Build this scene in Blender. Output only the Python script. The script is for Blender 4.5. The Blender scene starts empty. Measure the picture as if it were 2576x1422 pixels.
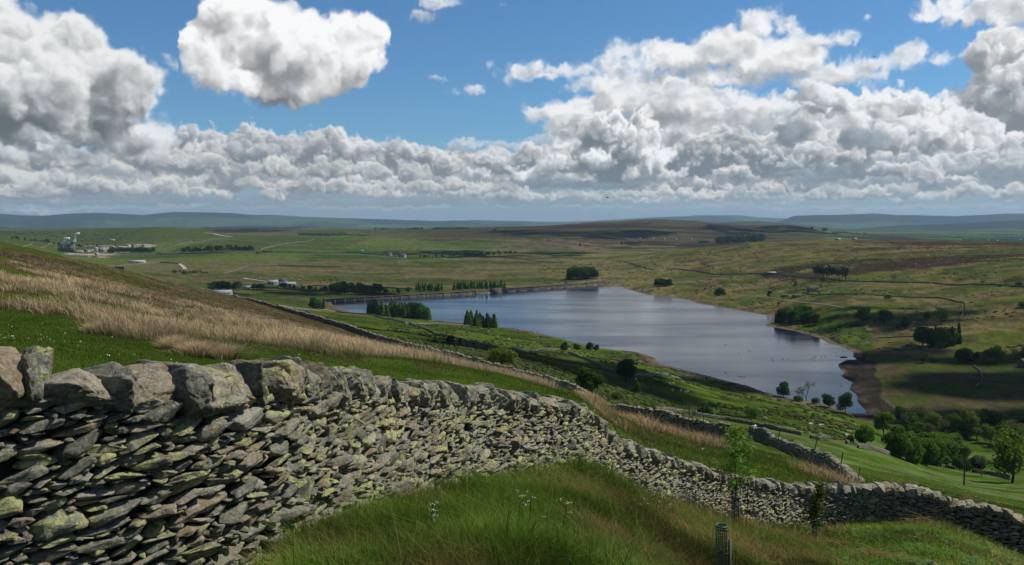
import bpy, bmesh, math, random
import numpy as np
from mathutils import Vector, Matrix, Euler
random.seed(7)
S = bpy.context.scene
COL = S.collection
# ---------- view: 2576 x 1422 measuring units of the photograph, eye 100 m above the reservoir ----------
F = 2230.7; PITCH = -math.atan((711 - 560) / F); CP, SP = math.cos(PITCH), math.sin(PITCH)
EYE = 100.0
def ray(x, y):
    u = (x - 1288) / F; v = -(y - 711) / F
    return (u, CP - v * SP, SP + v * CP)
def qof(y):                                  # downward slope of the sight line through row y
    d = ray(1288, y); return -d[2] / d[1]
def proj(X, Y, Z):
    a = Y * CP + (Z - EYE) * SP; b = -Y * SP + (Z - EYE) * CP
    a = np.maximum(a, .01) if isinstance(a, np.ndarray) else max(a, .01)
    return 1288 + F * X / a, 711 - F * b / a
cam = bpy.data.cameras.new('camera'); co = bpy.data.objects.new('camera', cam); COL.objects.link(co)
cam.lens = 36 * F / 2576; cam.sensor_width = 36; cam.clip_start = .1; cam.clip_end = 90000
co.location = (0, 0, EYE); co.rotation_euler = (math.pi / 2 + PITCH, 0, 0)
S.camera = co
S.view_settings.view_transform = 'Standard'; S.view_settings.look = 'None'
S.view_settings.exposure = 0.0; S.view_settings.gamma = 1
S.cycles.max_bounces = 6; S.cycles.transparent_max_bounces = 12; S.cycles.volume_bounces = 0
S.cycles.diffuse_bounces = 2; S.cycles.glossy_bounces = 3
# ---------- sun ----------
SUN_AZ, SUN_EL = math.radians(72), math.radians(50)
LDIR = Vector((math.sin(SUN_AZ) * math.cos(SUN_EL), math.cos(SUN_AZ) * math.cos(SUN_EL), math.sin(SUN_EL)))
sun = bpy.data.lights.new('sun', 'SUN'); sun.energy = 4.8; sun.angle = math.radians(.5); sun.color = (1, .955, .88)
so = bpy.data.objects.new('sun', sun); COL.objects.link(so); so.rotation_euler = LDIR.to_track_quat('Z', 'Y').to_euler()
# ---------- numpy noise ----------
def _h(ix, iy, s):
    n = (ix.astype(np.int64) * 374761393 + iy.astype(np.int64) * 668265263 + s * 974634777) & 0x7fffffff
    n = ((n ^ (n >> 13)) * 1274126177) & 0x7fffffff
    return ((n ^ (n >> 16)) & 0xffff).astype(np.float32) / 65535.0
def vnoise(x, y, s=0):
    ix = np.floor(x); iy = np.floor(y); fx = (x - ix).astype(np.float32); fy = (y - iy).astype(np.float32)
    fx = fx * fx * fx * (fx * (fx * 6 - 15) + 10); fy = fy * fy * fy * (fy * (fy * 6 - 15) + 10)
    a = _h(ix, iy, s); b = _h(ix + 1, iy, s); c = _h(ix, iy + 1, s); d = _h(ix + 1, iy + 1, s)
    return a + (b - a) * fx + (c - a) * fy + (a - b - c + d) * fx * fy
def fbm(x, y, s=0, o=5, g=0.5):
    v = 0; a = 1; t = 0
    for i in range(o):
        v = v + a * vnoise(x * 2.03 ** i + 17.3 * i, y * 2.03 ** i - 9.1 * i, s + i * 7); t += a; a *= g
    return v / t
def worley(x, y, s=0):
    ix = np.floor(x); iy = np.floor(y); best = np.full(x.shape, 9.0, np.float32)
    for dx in (-1, 0, 1):
        for dy in (-1, 0, 1):
            px = ix + dx + _h(ix + dx, iy + dy, s); py = iy + dy + _h(ix + dx, iy + dy, s + 101)
            best = np.minimum(best, ((px - x) ** 2 + (py - y) ** 2).astype(np.float32))
    return np.clip(1 - best, 0, 1)          # round bumps
def billow(x, y, s=0, o=4, g=0.5):
    v = 0; a = 1; t = 0
    for i in range(o):
        v = v + a * worley(x * 2.1 ** i + 3.7 * i, y * 2.1 ** i + 5.3 * i, s + i * 13); t += a; a *= g
    return v / t
def sstep(a, b, x):
    t = np.clip((x - a) / (b - a), 0, 1); return t * t * (3 - 2 * t)

# ---------- the clouds: computed once as a small sky panorama (azimuth x elevation) ----------
AZ0, AZ1, EL0, EL1 = -42.0, 42.0, -1.0, 17.0
def up3(shape, s, rng):                      # smooth 3D value noise by interpolating a coarse random grid
    n = [int(math.ceil(k / q)) + 4 for k, q in zip(shape, s)]
    a = rng.random(n, dtype=np.float32)
    for ax in range(3):
        off = rng.random()
        p = np.arange(shape[ax], dtype=np.float32) / s[ax] + off
        i = p.astype(int); f = p - i
        sh = [1, 1, 1]; sh[ax] = -1; f = f.reshape(sh).astype(np.float32)
        a = np.take(a, i, ax) * (.5 * (1 - f) ** 2) + np.take(a, i + 1, ax) * (.5 + f - f * f) + np.take(a, i + 2, ax) * (.5 * f * f)
    return (a - .5) * 1.9 + .5
def cloud_panorama():
    U = 1.6                                   # units (px of a 2576 px wide view) per texel
    W = int(math.radians(AZ1 - AZ0) * 2230 / .955 / U); H = int(math.radians(EL1 - EL0) * 2252 / U)
    az = np.radians(np.linspace(AZ0, AZ1, W, dtype=np.float32)); el = np.radians(np.linspace(EL0, EL1, H, dtype=np.float32))
    AZ, EL = np.meshgrid(az, el)
    PX = 1288 + AZ * 2230.0 / 0.955; PY = 560 - EL * 2252.0
    def P(x, y):                              # photo point -> sphere point in the same units
        d = ray(x, y); a = math.atan2(d[0], d[1]); e = math.atan2(d[2], math.hypot(d[0], d[1]))
        return 1288 + a * 2230.0 / 0.955, 560 - e * 2252.0
    rgb = np.zeros((H, W, 3), np.float32); A = np.zeros((H, W), np.float32)
    def over(col, al, sl=(slice(None), slice(None))):
        rgb[sl] = rgb[sl] * (1 - al[..., None]) + col * al[..., None]; A[sl] = A[sl] * (1 - al) + al
    def layer(lobes, ns, amp, seed, lit=(.93, .94, .96), dark=(.30, .335, .37), absorb=1.0, flat=1.0, wisp=0.25, sig=.10, edge=.1, reach=1, dens=1):
        rng = np.random.default_rng(seed); rr = random.Random(seed)
        L = []
        for (x, y, rx, ry, *o) in lobes:
            cx, cy = P(x, y); L.append((cx, cy, rx, ry, ry * (o[0] if o else flat)))
        x0 = min(l[0] - l[2] * 1.25 for l in L); x1 = max(l[0] + l[2] * 1.25 for l in L)
        y0 = min(l[1] - l[3] * 1.4 for l in L); y1 = max(l[1] + l[3] * 1.3 for l in L)
        i0 = max(0, int((x0 - PX[0, 0]) / U)); i1 = min(W, int((x1 - PX[0, 0]) / U) + 1)
        j0 = max(0, int((PY[0, 0] - y1) / U)); j1 = min(H + 60, int((PY[0, 0] - y0) / U) + 1)
        if i1 - i0 < 4 or j1 - j0 < 4: return
        rz = sorted(min(l[2], l[3] * 1.3) for l in L)[-1 - len(L) // 6]
        nz = max(10, min(36, int(rz * 2 / U))); dz = rz * 2.3 / nz
        nx, ny = i1 - i0, j1 - j0
        X = (PX[0, 0] + (i0 + np.arange(nx)) * U).astype(np.float32)[None, :, None]
        Y = (PY[0, 0] - (j0 + np.arange(ny)) * U).astype(np.float32)[:, None, None]
        Z = ((np.arange(nz) - nz / 2) * dz).astype(np.float32)[None, None, :]
        sh = (ny, nx, nz)
        sc = lambda q: (max(1.01, q / U), max(1.01, q / U), max(1.01, q / dz))
        # warp in the picture plane, shared by all depths
        E = np.full(sh, -2.0, np.float32)
        gx, gy = np.meshgrid(X[0, :, 0], Y[:, 0, 0])
        wx = ((fbm(gx / (ns * 1.5), gy / (ns * 1.5), seed + 50, 4) - .5) * ns * .8)[..., None]
        wy = ((fbm(gx / (ns * 1.5) + 31, gy / (ns * 1.5), seed + 60, 4) - .5) * ns * .8)[..., None]
        for (cx, cy, rx, ry, ryb) in L:
            a = max(0, int((cx - rx * 1.5 - 20 - X[0, 0, 0]) / U)); b = min(nx, int((cx + rx * 1.5 + 20 - X[0, 0, 0]) / U) + 1)
            c = max(0, int((Y[0, 0, 0] - cy - max(ry, ryb) * 1.5 - 20) / U)); d = min(ny, int((Y[0, 0, 0] - cy + ry * 1.5 + 20) / U) + 1)
            if b <= a or d <= c: continue
            rzz = min(rx, ry * 1.3); cz = rr.uniform(-.4, .4) * max(0, rz - rzz)
            yy = Y[c:d] + wy[c:d, a:b] - cy
            q = ((X[:, a:b] + wx[c:d, a:b] - cx) / rx) ** 2 + (yy / np.where(yy > 0, ryb, ry)) ** 2
            q = 1 - np.sqrt(q + ((Z - cz) / rzz) ** 2)
            # lobe size matters: express as a distance in units of the noise scale
            q = q * (min(rx, ry, rzz) / ns)
            t = E[c:d, a:b]; h = np.clip(.5 + (q - t) / .5, 0, 1); E[c:d, a:b] = t * (1 - h) + q * h + .25 * h * (1 - h)
        v = E
        g = amp * 1.9; q = ns * .85
        while q > 2.2:
            n = np.abs(up3(sh, sc(q), rng) * 2 - 1); v += g * (n - .5); g *= .56; q *= .5
        if wisp:
            g = wisp; q = ns * .8
            for _ in range(4): v += g * (up3(sh, sc(q), rng) - .5) * 1.2; g *= .62; q *= .5
        D = np.clip(v / edge, 0, 1); D *= D * sig * 1.0
        # optical depth towards the sun (upper right, slightly this side) and straight up
        ux, uy, uz = .50, .74, -.42
        sx = ux / uy; sz = uz / uy * U / dz; stepl = U / uy
        od = np.zeros((nx, nz), np.float32); ou = np.zeros((nx, nz), np.float32)
        S = np.empty(sh, np.float32)
        ix = np.arange(nx) + sx; fx = (ix - np.floor(ix)).astype(np.float32)[:, None]; ix0 = np.clip(np.floor(ix).astype(int), 0, nx - 1); ix1 = np.clip(ix0 + 1, 0, nx - 1)
        iz = np.arange(nz) + sz; fz = (iz - np.floor(iz)).astype(np.float32)[None, :]; iz0 = np.clip(np.floor(iz).astype(int), 0, nz - 1); iz1 = np.clip(np.floor(iz).astype(int) + 1, 0, nz - 1)
        mz = (iz >= 0).astype(np.float32)[None, :]; mx = (ix < nx - 1).astype(np.float32)[:, None]
        for j in range(ny - 1, -1, -1):
            t = od[ix0] * (1 - fx) + od[ix1] * fx
            t = (t[:, iz0] * (1 - fz) + t[:, iz1] * fz) * mz * mx
            o2 = t + D[j] * stepl * .5; od = t + D[j] * stepl; ou = ou * .995 + D[j] * U
            x = o2 * absorb * 1.5
            S[j] = .42 * np.exp(-x * 1.1) + .30 * np.exp(-x * .35) + .22 * np.exp(-x * .09) + .12 * np.exp(-ou * absorb * .12)
        Tr = np.exp(-D * dz)
        cum = np.cumprod(Tr, axis=2); before = np.concatenate([np.ones((ny, nx, 1), np.float32), cum[..., :-1]], 2)
        w = before * (1 - Tr); al = w.sum(2); s = (w * S).sum(2) / np.maximum(al, 1e-4)
        powder = 1.0
        if j1 > H: al = al[:H - j0]; s = s[:H - j0]
        sl = (slice(j0, j0 + al.shape[0]), slice(i0, i1))
        lf = (fbm(PX[sl] / 75 + seed, PY[sl] / 30, seed + 77, 3) - .5) * (.85 if ns < 60 else .10)
        s = s * (1 + lf) - .02
        s = (np.clip((s - .15) / .66, 0, 1.0) ** 1.05)[..., None]
        hz = np.exp(-np.clip(EL[sl], 0, 9) / math.radians(1.5))[..., None] * .34
        col = np.array(dark, np.float32) * (1 - s) + np.array(lit, np.float32) * s
        col = col * (1 - hz) + np.array((.31, .375, .42), np.float32) * hz
        tear = sstep(.22, .42, fbm(PX[sl] / (ns * 1.6) + 9, PY[sl] / (ns * .9), seed + 88, 5)); al = al * (1 - (1 - tear) * (1 - al ** 3) * .8) if ns > 12 else al
        over(col, np.clip(al * 1.01, 0, 1) * dens, sl)
    CLOUDS(layer, over, PX, PY, EL, P)
    jj, ii = np.mgrid[0:H, 0:W].astype(np.float32)
    for q, g in ((26, 9), (9, 3.2), (4, 1.4)):
        jj += (fbm(PX / q, PY / q, 900 + q, 2) - .5) * g; ii += (fbm(PX / q, PY / q, 950 + q, 2) - .5) * g
    jj = np.clip(jj, 0, H - 1.01); ii = np.clip(ii, 0, W - 1.01); j0 = jj.astype(int); i0 = ii.astype(int); fj = jj - j0; fi = ii - i0
    def rs(a):
        if a.ndim == 3: u, v = fj[..., None], fi[..., None]
        else: u, v = fj, fi
        return (a[j0, i0] * (1 - v) + a[j0, i0 + 1] * v) * (1 - u) + (a[j0 + 1, i0] * (1 - v) + a[j0 + 1, i0 + 1] * v) * u
    rgb = rs(rgb); A = rs(A)
    return rgb, A, W, H

def CLOUDS(layer, over, PX, PY, EL, P):
    R = random.Random(5)
    # milky veil towards the horizon
    al = np.clip(1.1 * np.exp(-(np.clip(EL, 0, 1) / math.radians(2.3)) ** 1.5), 0, 1) 
    over(np.broadcast_to(np.array((.27, .34, .40), np.float32), PX.shape + (3,)), al.astype(np.float32))
    def row(y0, y1, n, x0, x1, r0, r1, asp, **k):
        L = []
        for i in range(n):
            x = R.uniform(x0, x1); y = R.uniform(y0, y1); r = R.uniform(r0, r1); L.append((x, y, r, r * asp * R.uniform(.7, 1.2), .55))
        return L
    warm = dict(lit=(.86, .84, .79), dark=(0.205, 0.236, 0.260))
    layer([(x, 430 + R.uniform(-8, 8), 130, 60, .9) for x in range(-400, 3100, 120)], 40, .18, 10, lit=(.42, .47, .51), dark=(0.248, 0.279, 0.304), edge=.6, wisp=.4)
    # far bank along the horizon, rows of small cumulus
    layer(row(448, 470, 60, -900, 3500, 60, 130, .42), 34, .26, 11, lit=(.55, .57, .57), dark=(0.229, 0.254, 0.276), edge=.3, reach=.6, absorb=1.7)
    layer(row(490, 508, 46, -900, 3500, 30, 95, .26), 18, .26, 12, **warm, edge=.2, reach=.3, absorb=1.7)
    layer(row(400, 425, 44, -900, 3500, 60, 120, .55), 34, .28, 13, lit=(.76, .77, .775), dark=(0.217, 0.242, 0.264), edge=.25, reach=.6, absorb=1.7)
    layer([(1360, 352, 70, 12), (1180, 362, 90, 14), (1290, 366, 90, 14)], 12, .2, 14, lit=(.72, .76, .8), dark=(0.310, 0.347, 0.384), edge=.5, dens=.8)
    layer(row(455, 480, 40, -900, 3500, 22, 62, .55), 20, .3, 15, **warm, edge=.14, reach=.3, absorb=1.7)
    layer([(40, 470, 140, 40), (250, 455, 130, 45), (420, 470, 120, 38)], 30, .3, 16, lit=(.75, .74, .70), dark=(0.211, 0.236, 0.254), edge=.2, reach=.5)
    # grey flat belt just above the hills
    layer(row(505, 516, 22, -900, 3500, 120, 260, .07), 7, .13, 17, lit=(.30, .37, .42), dark=(0.186, 0.229, 0.267), edge=.5, dens=.9)
    layer([(x, 500 + R.uniform(-6, 6), R.uniform(80, 200), R.uniform(7, 12), .6) for x in range(-600, 3200, 170)], 7, .13, 57, lit=(.30, .36, .40), dark=(0.167, 0.208, 0.242), edge=.5, wisp=.4, dens=.85)
    # bright line low on the left
    layer([(90, 533, 110, 9, .5), (200, 530, 80, 6, .5)], 9, .2, 18, lit=(.84, .82, .74), dark=(0.372, 0.372, 0.360), edge=.4, dens=.7)
    # row of cumulus left of centre
    layer([(470, 350, 40, 48, .8), (520, 355, 36, 38), (465, 395, 90, 45), (560, 390, 80, 60, .6), (640, 375, 80, 60, .6), (720, 380, 70, 50), (790, 365, 60, 40), (850, 375, 70, 45), (920, 395, 70, 45), (1000, 395, 60, 40), (1070, 400, 55, 42), (460, 325, 14, 26), (532, 330, 12, 24)],
          34, .32, 21, lit=(.84, .85, .86), dark=(0.211, 0.236, 0.260), edge=.16, reach=.6, absorb=1.7)
    layer([(700, 430, 60, 35, .5), (620, 425, 50, 30, .5), (530, 420, 60, 34), (830, 435, 70, 35, .5), (930, 440, 60, 30, .5), (1040, 440, 50, 34, .5), (1130, 425, 46, 36, .5), (440, 415, 80, 30, .5)],
          26, .32, 22, lit=(.82, .81, .78), dark=(0.211, 0.236, 0.260), edge=.14, reach=.4, absorb=1.7)
    layer([(1170, 392, 30, 11), (1230, 410, 40, 26, .5), (1330, 395, 48, 34, .6), (1290, 420, 60, 26, .5), (1370, 405, 14, 22), (1210, 440, 50, 22, .5), (1180, 460, 60, 20, .5)],
          20, .3, 23, lit=(.84, .84, .83), dark=(0.211, 0.248, 0.279), edge=.12, reach=.4, absorb=1.7)
    # left: the big grey mass reaching down to the horizon bank
    layer([(60, 345, 170, 40, .7), (240, 345, 150, 42, .8), (340, 350, 60, 40), (-150, 360, 200, 60), (120, 395, 180, 34, .6), (300, 400, 120, 30, .6)], 50, .24, 31, lit=(.72, .735, .73), dark=(0.174, 0.198, 0.211), edge=.25, reach=.8)
    layer([(90, 90, 120, 80), (220, 75, 80, 70), (20, 130, 120, 110), (150, 170, 170, 100), (290, 190, 100, 80), (350, 170, 60, 60), (60, 250, 200, 80, .7), (240, 260, 140, 62, .7), (-120, 180, 200, 150), (-300, 120, 240, 150), (360, 95, 20, 40), (400, 150, 34, 26), (150, 320, 200, 40), (290, 255, 100, 90, .8), (310, 335, 85, 50), (30, 20, 60, 40)],
          80, .22, 32, lit=(.86, .87, .87), dark=(0.130, 0.149, 0.158), edge=.34, absorb=.50, wisp=.35, reach=1.15)
    # upper left: the bright cumulus
    layer([(640, 45, 105, 85), (600, 110, 110, 95), (740, 120, 130, 105), (850, 80, 70, 70), (880, 60, 55, 50), (880, 150, 80, 85), (930, 120, 42, 55), (690, 210, 130, 70, .8), (800, 215, 100, 60, .8), (570, 190, 70, 60), (500, 120, 30, 24), (520, 170, 40, 50), (660, 245, 120, 42), (880, 200, 50, 44), (625, 5, 62, 45), (905, 95, 60, 50), (560, 60, 50, 45)],
          92, .155, 33, lit=(.98, .98, .98), dark=(0.155, 0.167, 0.174), edge=.24, absorb=.30, wisp=.30, reach=1.1)
    # small wisps in the blue
    layer([(1090, 197, 30, 10), (1190, 230, 30, 22, .8), (1130, 232, 36, 9), (1090, 8, 50, 22), (1060, 40, 36, 16), (1130, 4, 40, 12), (2180, 42, 16, 12), (1260, 12, 20, 6)], 10, .25, 41, lit=(.80, .85, .90), dark=(0.310, 0.360, 0.409), edge=.9, wisp=.6, dens=.85)
    # right: streaming sheet with ragged top
    layer([(1330, 180, 90, 22), (1450, 180, 110, 24), (1560, 130, 60, 34), (1570, 165, 120, 34), (1700, 140, 120, 55), (1830, 120, 120, 60), (1900, 60, 60, 42), (1960, 150, 140, 60), (1800, 200, 240, 40), (2080, 190, 160, 38), (2200, 160, 90, 28), (2290, 140, 80, 24), (2370, 140, 40, 14), (1600, 215, 200, 40), (1920, 30, 26, 18), (1990, 70, 46, 30), (2080, 105, 80, 30)],
          34, .20, 42, lit=(.93, .935, .94), dark=(0.273, 0.294, 0.316), edge=.5, wisp=.55, absorb=.5, sig=.05)
    layer([(1700, 260, 190, 60), (1560, 260, 120, 55), (1480, 280, 110, 55), (1400, 290, 70, 50), (1350, 290, 40, 34), (1850, 280, 170, 50), (2000, 300, 160, 60), (1420, 330, 80, 50), (1750, 330, 140, 60)],
          42, .26, 43, lit=(.90, .905, .91), dark=(0.248, 0.273, 0.291), edge=.4, wisp=.4, absorb=.7, sig=.06)
    layer([(2480, 30, 130, 34), (2560, 10, 160, 40), (2400, 12, 60, 16), (2700, 20, 200, 50)], 36,.2,44, lit=(.93, .94, .95), dark=(0.310, 0.341, 0.372), edge=.4, wisp=.5, absorb=.4)
    layer([(2520, 160, 90, 80), (2480, 250, 90, 70), (2560, 250, 120, 120), (2420, 300, 90, 60), (2500, 110, 45, 34), (2580, 120, 70, 55), (2700, 230, 180, 160), (2540, 350, 160, 80), (2900, 250, 200, 180)],
          50, .26, 45, lit=(.93, .935, .94), dark=(0.223, 0.248, 0.273), edge=.22, wisp=.35, absorb=.6, reach=.9)
    layer([(2000, 245, 60, 24), (2080, 245, 70, 36), (2130, 250, 60, 30), (2250, 235, 34, 26), (2300, 265, 90, 34), (2200, 270, 130, 44), (2050, 330, 120, 60), (2200, 340, 150, 70), (2350, 330, 130, 60), (2440, 360, 120, 50)],
          42, .28, 46, lit=(.92, .925, .93), dark=(0.223, 0.251, 0.273), edge=.14, absorb=.65, reach=.7)
    # the middle bank
    layer([(1850, 370, 140, 55), (1980, 400, 120, 50), (1760, 400, 130, 50), (2120, 410, 130, 50, .6), (2260, 420, 130, 44, .6), (2400, 430, 130, 40, .6), (2540, 430, 130, 50, .6), (2700, 400, 200, 60), (2950, 420, 200, 60)],
          34, .32, 47, lit=(.87, .87, .865), dark=(0.192, 0.226, 0.254), edge=.14, reach=.6, absorb=1.7)
    layer([(1340, 462, 110, 20, .6), (1480, 455, 140, 26, .5), (1620, 450, 90, 22, .5)], 26, .22, 53, lit=(.30, .36, .41), dark=(0.167, 0.205, 0.239), edge=.4, absorb=1.2)
    layer([(2060, 440, 120, 30, .5), (2200, 430, 120, 40, .5), (2400, 440, 160, 30, .5), (2560, 440, 130, 34, .5), (2160, 360, 70, 46), (2000, 330, 60, 40)], 30, .24, 54, lit=(.38, .43, .47), dark=(0.198, 0.236, 0.267), edge=.4, absorb=1.4)
    # tall bright cumulus right of centre
    layer([(1530, 330, 70, 55), (1600, 345, 60, 60), (1480, 330, 46, 40), (1570, 300, 56, 32), (1640, 390, 60, 50), (1520, 395, 80, 50), (1440, 410, 60, 36), (1400, 440, 120, 30, .6), (1560, 435, 140, 34, .6), (1640, 440, 60, 28, .6), (1330, 455, 90, 20, .6), (1560, 385, 90, 50)],
          50, .32, 48, lit=(.97, .97, .965), dark=(0.167, 0.198, 0.223), edge=.10, absorb=.85, reach=.7)
    layer([(2050, 395, 46, 30, .6), (2130, 400, 50, 26, .5), (2000, 420, 60, 22, .5), (2240, 425, 60, 22, .5), (2330, 450, 60, 26, .5), (2370, 455, 50, 20, .5), (2540, 405, 50, 22, .5), (1850, 440, 60, 28, .5), (1780, 470, 50, 22, .5), (1950, 470, 60, 22, .5)],
          24, .32, 49, lit=(.90, .89, .87), dark=(0.198, 0.232, 0.260), edge=.12, reach=.35, absorb=1.7)
    layer([(1290, 464, 70, 10), (1370, 462, 100, 14), (1480, 466, 120, 13), (1590, 464, 100, 12)], 8, .13, 55, lit=(.24, .30, .35), dark=(0.149, 0.186, 0.223), edge=.5, wisp=.5, dens=.9)
    layer([(2060, 452, 110, 13), (2180, 462, 120, 12), (2330, 468, 150, 11), (2500, 462, 140, 14), (2640, 458, 120, 14), (740, 452, 90, 10), (620, 448, 80, 9), (1060, 458, 100, 9), (250, 432, 120, 12)], 8, .13, 56, lit=(.28, .335, .38), dark=(0.174, 0.211, 0.242), edge=.5, wisp=.5, dens=.85)
    # low warm rows under the bank
    layer([(x, 488 + R.uniform(-8, 12), R.uniform(26, 60), R.uniform(12, 22), .5) for x in range(1260, 3300, 46)], 16, .3, 50, lit=(.85, .83, .78), dark=(0.217, 0.248, 0.273), edge=.14, reach=.3, absorb=1.7)
    layer([(x, 484 + R.uniform(-20, 12), R.uniform(30, 66), R.uniform(14, 26), .5) for x in range(-600, 1260, 56)], 16, .3, 51, lit=(.82, .80, .75), dark=(0.217, 0.248, 0.273), edge=.14, reach=.3, absorb=1.7)
    layer([(x, 522 + R.uniform(-4, 6), R.uniform(60, 160), R.uniform(3, 7), .6) for x in range(-800, 3300, 90)], 4, .13, 52, lit=(.52, .54, .54), dark=(0.198, 0.242, 0.279), edge=.4, dens=.85, reach=.3)
# ---------- node helper ----------
class NT:
    def __init__(s, nt): s.nt = nt; s.n = nt.nodes; s.l = nt.links
    def new(s, t, **k):
        o = s.n.new(t)
        for a, b in k.items(): setattr(o, a, b)
        return o
    def set(s, sock, v):
        if isinstance(v, bpy.types.NodeSocket): s.l.new(v, sock)
        elif v is not None: sock.default_value = v
    def math(s, op, a, b=None, c=None, clamp=False):
        o = s.new('ShaderNodeMath', operation=op, use_clamp=clamp); s.set(o.inputs[0], a)
        if b is not None: s.set(o.inputs[1], b)
        if c is not None: s.set(o.inputs[2], c)
        return o.outputs[0]
    def ramp(s, fac, *st, mode='LINEAR'):
        o = s.new('ShaderNodeValToRGB'); o.color_ramp.interpolation = mode; e = o.color_ramp.elements
        while len(e) < len(st): e.new(.5)
        for k, (p, c) in enumerate(st):
            e[k].position = p; e[k].color = (c, c, c, 1) if isinstance(c, (int, float)) else (*c, 1)
        s.set(o.inputs[0], fac); return o.outputs[0]
    def mix(s, f, a, b, mode='MIX'):
        o = s.new('ShaderNodeMix', data_type='RGBA', blend_type=mode); s.set(o.inputs[0], f)
        s.set(o.inputs[6], a if isinstance(a, bpy.types.NodeSocket) else (*a, 1)); s.set(o.inputs[7], b if isinstance(b, bpy.types.NodeSocket) else (*b, 1)); return o.outputs[2]
    def noise(s, vec=None, scale=1, detail=4, rough=.5, dist=0, out=0):
        o = s.new('ShaderNodeTexNoise'); s.set(o.inputs['Scale'], scale); s.set(o.inputs['Detail'], detail); s.set(o.inputs['Roughness'], rough); s.set(o.inputs['Distortion'], dist)
        if vec is not None: s.l.new(vec, o.inputs['Vector'])
        return o.outputs[out]
    def mapping(s, vec, scale=(1, 1, 1), rot=(0, 0, 0), loc=(0, 0, 0)):
        o = s.new('ShaderNodeMapping'); s.l.new(vec, o.inputs[0]); o.inputs['Scale'].default_value = scale; o.inputs['Rotation'].default_value = rot; o.inputs['Location'].default_value = loc; return o.outputs[0]
# ---------- world: physical sky behind a computed cloud panorama ----------
world = bpy.data.worlds.new('World'); S.world = world; world.use_nodes = True
def build_world():
    rgb, A, W, H = cloud_panorama()
    px = np.concatenate([rgb, A[..., None]], 2).astype(np.float32)
    im = bpy.data.images.new('cloud_panorama', W, H, alpha=True, float_buffer=True)
    im.colorspace_settings.name = 'Non-Color'; im.alpha_mode = 'CHANNEL_PACKED'
    im.pixels.foreach_set(px.ravel()); im.update()
    n = NT(world.node_tree); n.n.clear()
    sky = n.new('ShaderNodeTexSky', sky_type='NISHITA'); sky.sun_disc = False; sky.sun_elevation = SUN_EL; sky.sun_rotation = SUN_AZ
    sky.altitude = 300; sky.air_density = 1.0; sky.dust_density = .2; sky.ozone_density = 4.5
    tc = n.new('ShaderNodeTexCoord').outputs['Generated']
    sp = n.new('ShaderNodeSeparateXYZ'); n.l.new(tc, sp.inputs[0]); X, Y, Z = sp.outputs
    az = n.math('MULTIPLY', n.math('ARCTAN2', X, Y), 180 / math.pi); el = n.math('MULTIPLY', n.math('ARCSINE', Z), 180 / math.pi)
    u = n.math('DIVIDE', n.math('SUBTRACT', az, AZ0), AZ1 - AZ0); v = n.math('DIVIDE', n.math('SUBTRACT', el, EL0), EL1 - EL0)
    cb = n.new('ShaderNodeCombineXYZ'); n.l.new(u, cb.inputs[0]); n.l.new(v, cb.inputs[1])
    ti = n.new('ShaderNodeTexImage', image=im, extension='EXTEND', interpolation='Cubic'); n.l.new(cb.outputs[0], ti.inputs[0])
    # weight of the panorama: 1 inside, fading over a few degrees at its borders
    e1 = n.math('MULTIPLY', n.math('SUBTRACT', 42, n.math('ABSOLUTE', az)), 1 / 5.0, clamp=True)
    e2 = n.math('MULTIPLY', n.math('SUBTRACT', 17, el), 1 / 2.0, clamp=True)
    wgt = n.math('MULTIPLY', e1, e2, clamp=True)
    # the rest of the sky: broken cumulus from noise on a flat cloud base
    zz = n.math('MAXIMUM', Z, .02)
    c2 = n.new('ShaderNodeCombineXYZ'); n.l.new(n.math('DIVIDE', X, zz), c2.inputs[0]); n.l.new(n.math('DIVIDE', Y, zz), c2.inputs[1])
    f1 = n.noise(c2.outputs[0], 1.1, 8, .58, .3)
    a2 = n.ramp(f1, (.50, 0.0), (.60, 1.0)); sh2 = n.ramp(f1, (.52, (.86, .87, .88)), (.72, (.40, .43, .46)))
    lowband = n.math('MULTIPLY', n.math('SUBTRACT', 7, el), .2, clamp=True)
    a2 = n.math('MAXIMUM', a2, lowband)
    a2 = n.math('MULTIPLY', a2, n.math('SUBTRACT', 1, wgt)); aw = n.math('MULTIPLY', ti.outputs['Alpha'], wgt)
    atot = n.math('ADD', aw, a2, clamp=True)
    b0 = n.new('ShaderNodeBackground'); n.l.new(n.mix(1.0, sky.outputs[0], (.60, .88, 1.05), 'MULTIPLY'), b0.inputs[0]); b0.inputs[1].default_value = SKY_STR
    blk = n.new('ShaderNodeBackground'); blk.inputs[0].default_value = (0, 0, 0, 1); blk.inputs[1].default_value = 0
    m = n.new('ShaderNodeMixShader'); n.l.new(atot, m.inputs[0]); n.l.new(b0.outputs[0], m.inputs[1]); n.l.new(blk.outputs[0], m.inputs[2])
    b1 = n.new('ShaderNodeBackground'); n.l.new(ti.outputs['Color'], b1.inputs[0]); n.l.new(n.math('MULTIPLY', wgt, CLOUD_STR), b1.inputs[1])
    b2 = n.new('ShaderNodeBackground'); n.l.new(sh2, b2.inputs[0]); n.l.new(n.math('MULTIPLY', a2, CLOUD_STR * .42), b2.inputs[1])
    s1 = n.new('ShaderNodeAddShader'); s2 = n.new('ShaderNodeAddShader')
    n.l.new(m.outputs[0], s1.inputs[0]); n.l.new(b1.outputs[0], s1.inputs[1]); n.l.new(s1.outputs[0], s2.inputs[0]); n.l.new(b2.outputs[0], s2.inputs[1])
    out = n.new('ShaderNodeOutputWorld'); n.l.new(s2.outputs[0], out.inputs[0])
SKY_STR, CLOUD_STR = 0.09, 1.0
build_world()
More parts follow.
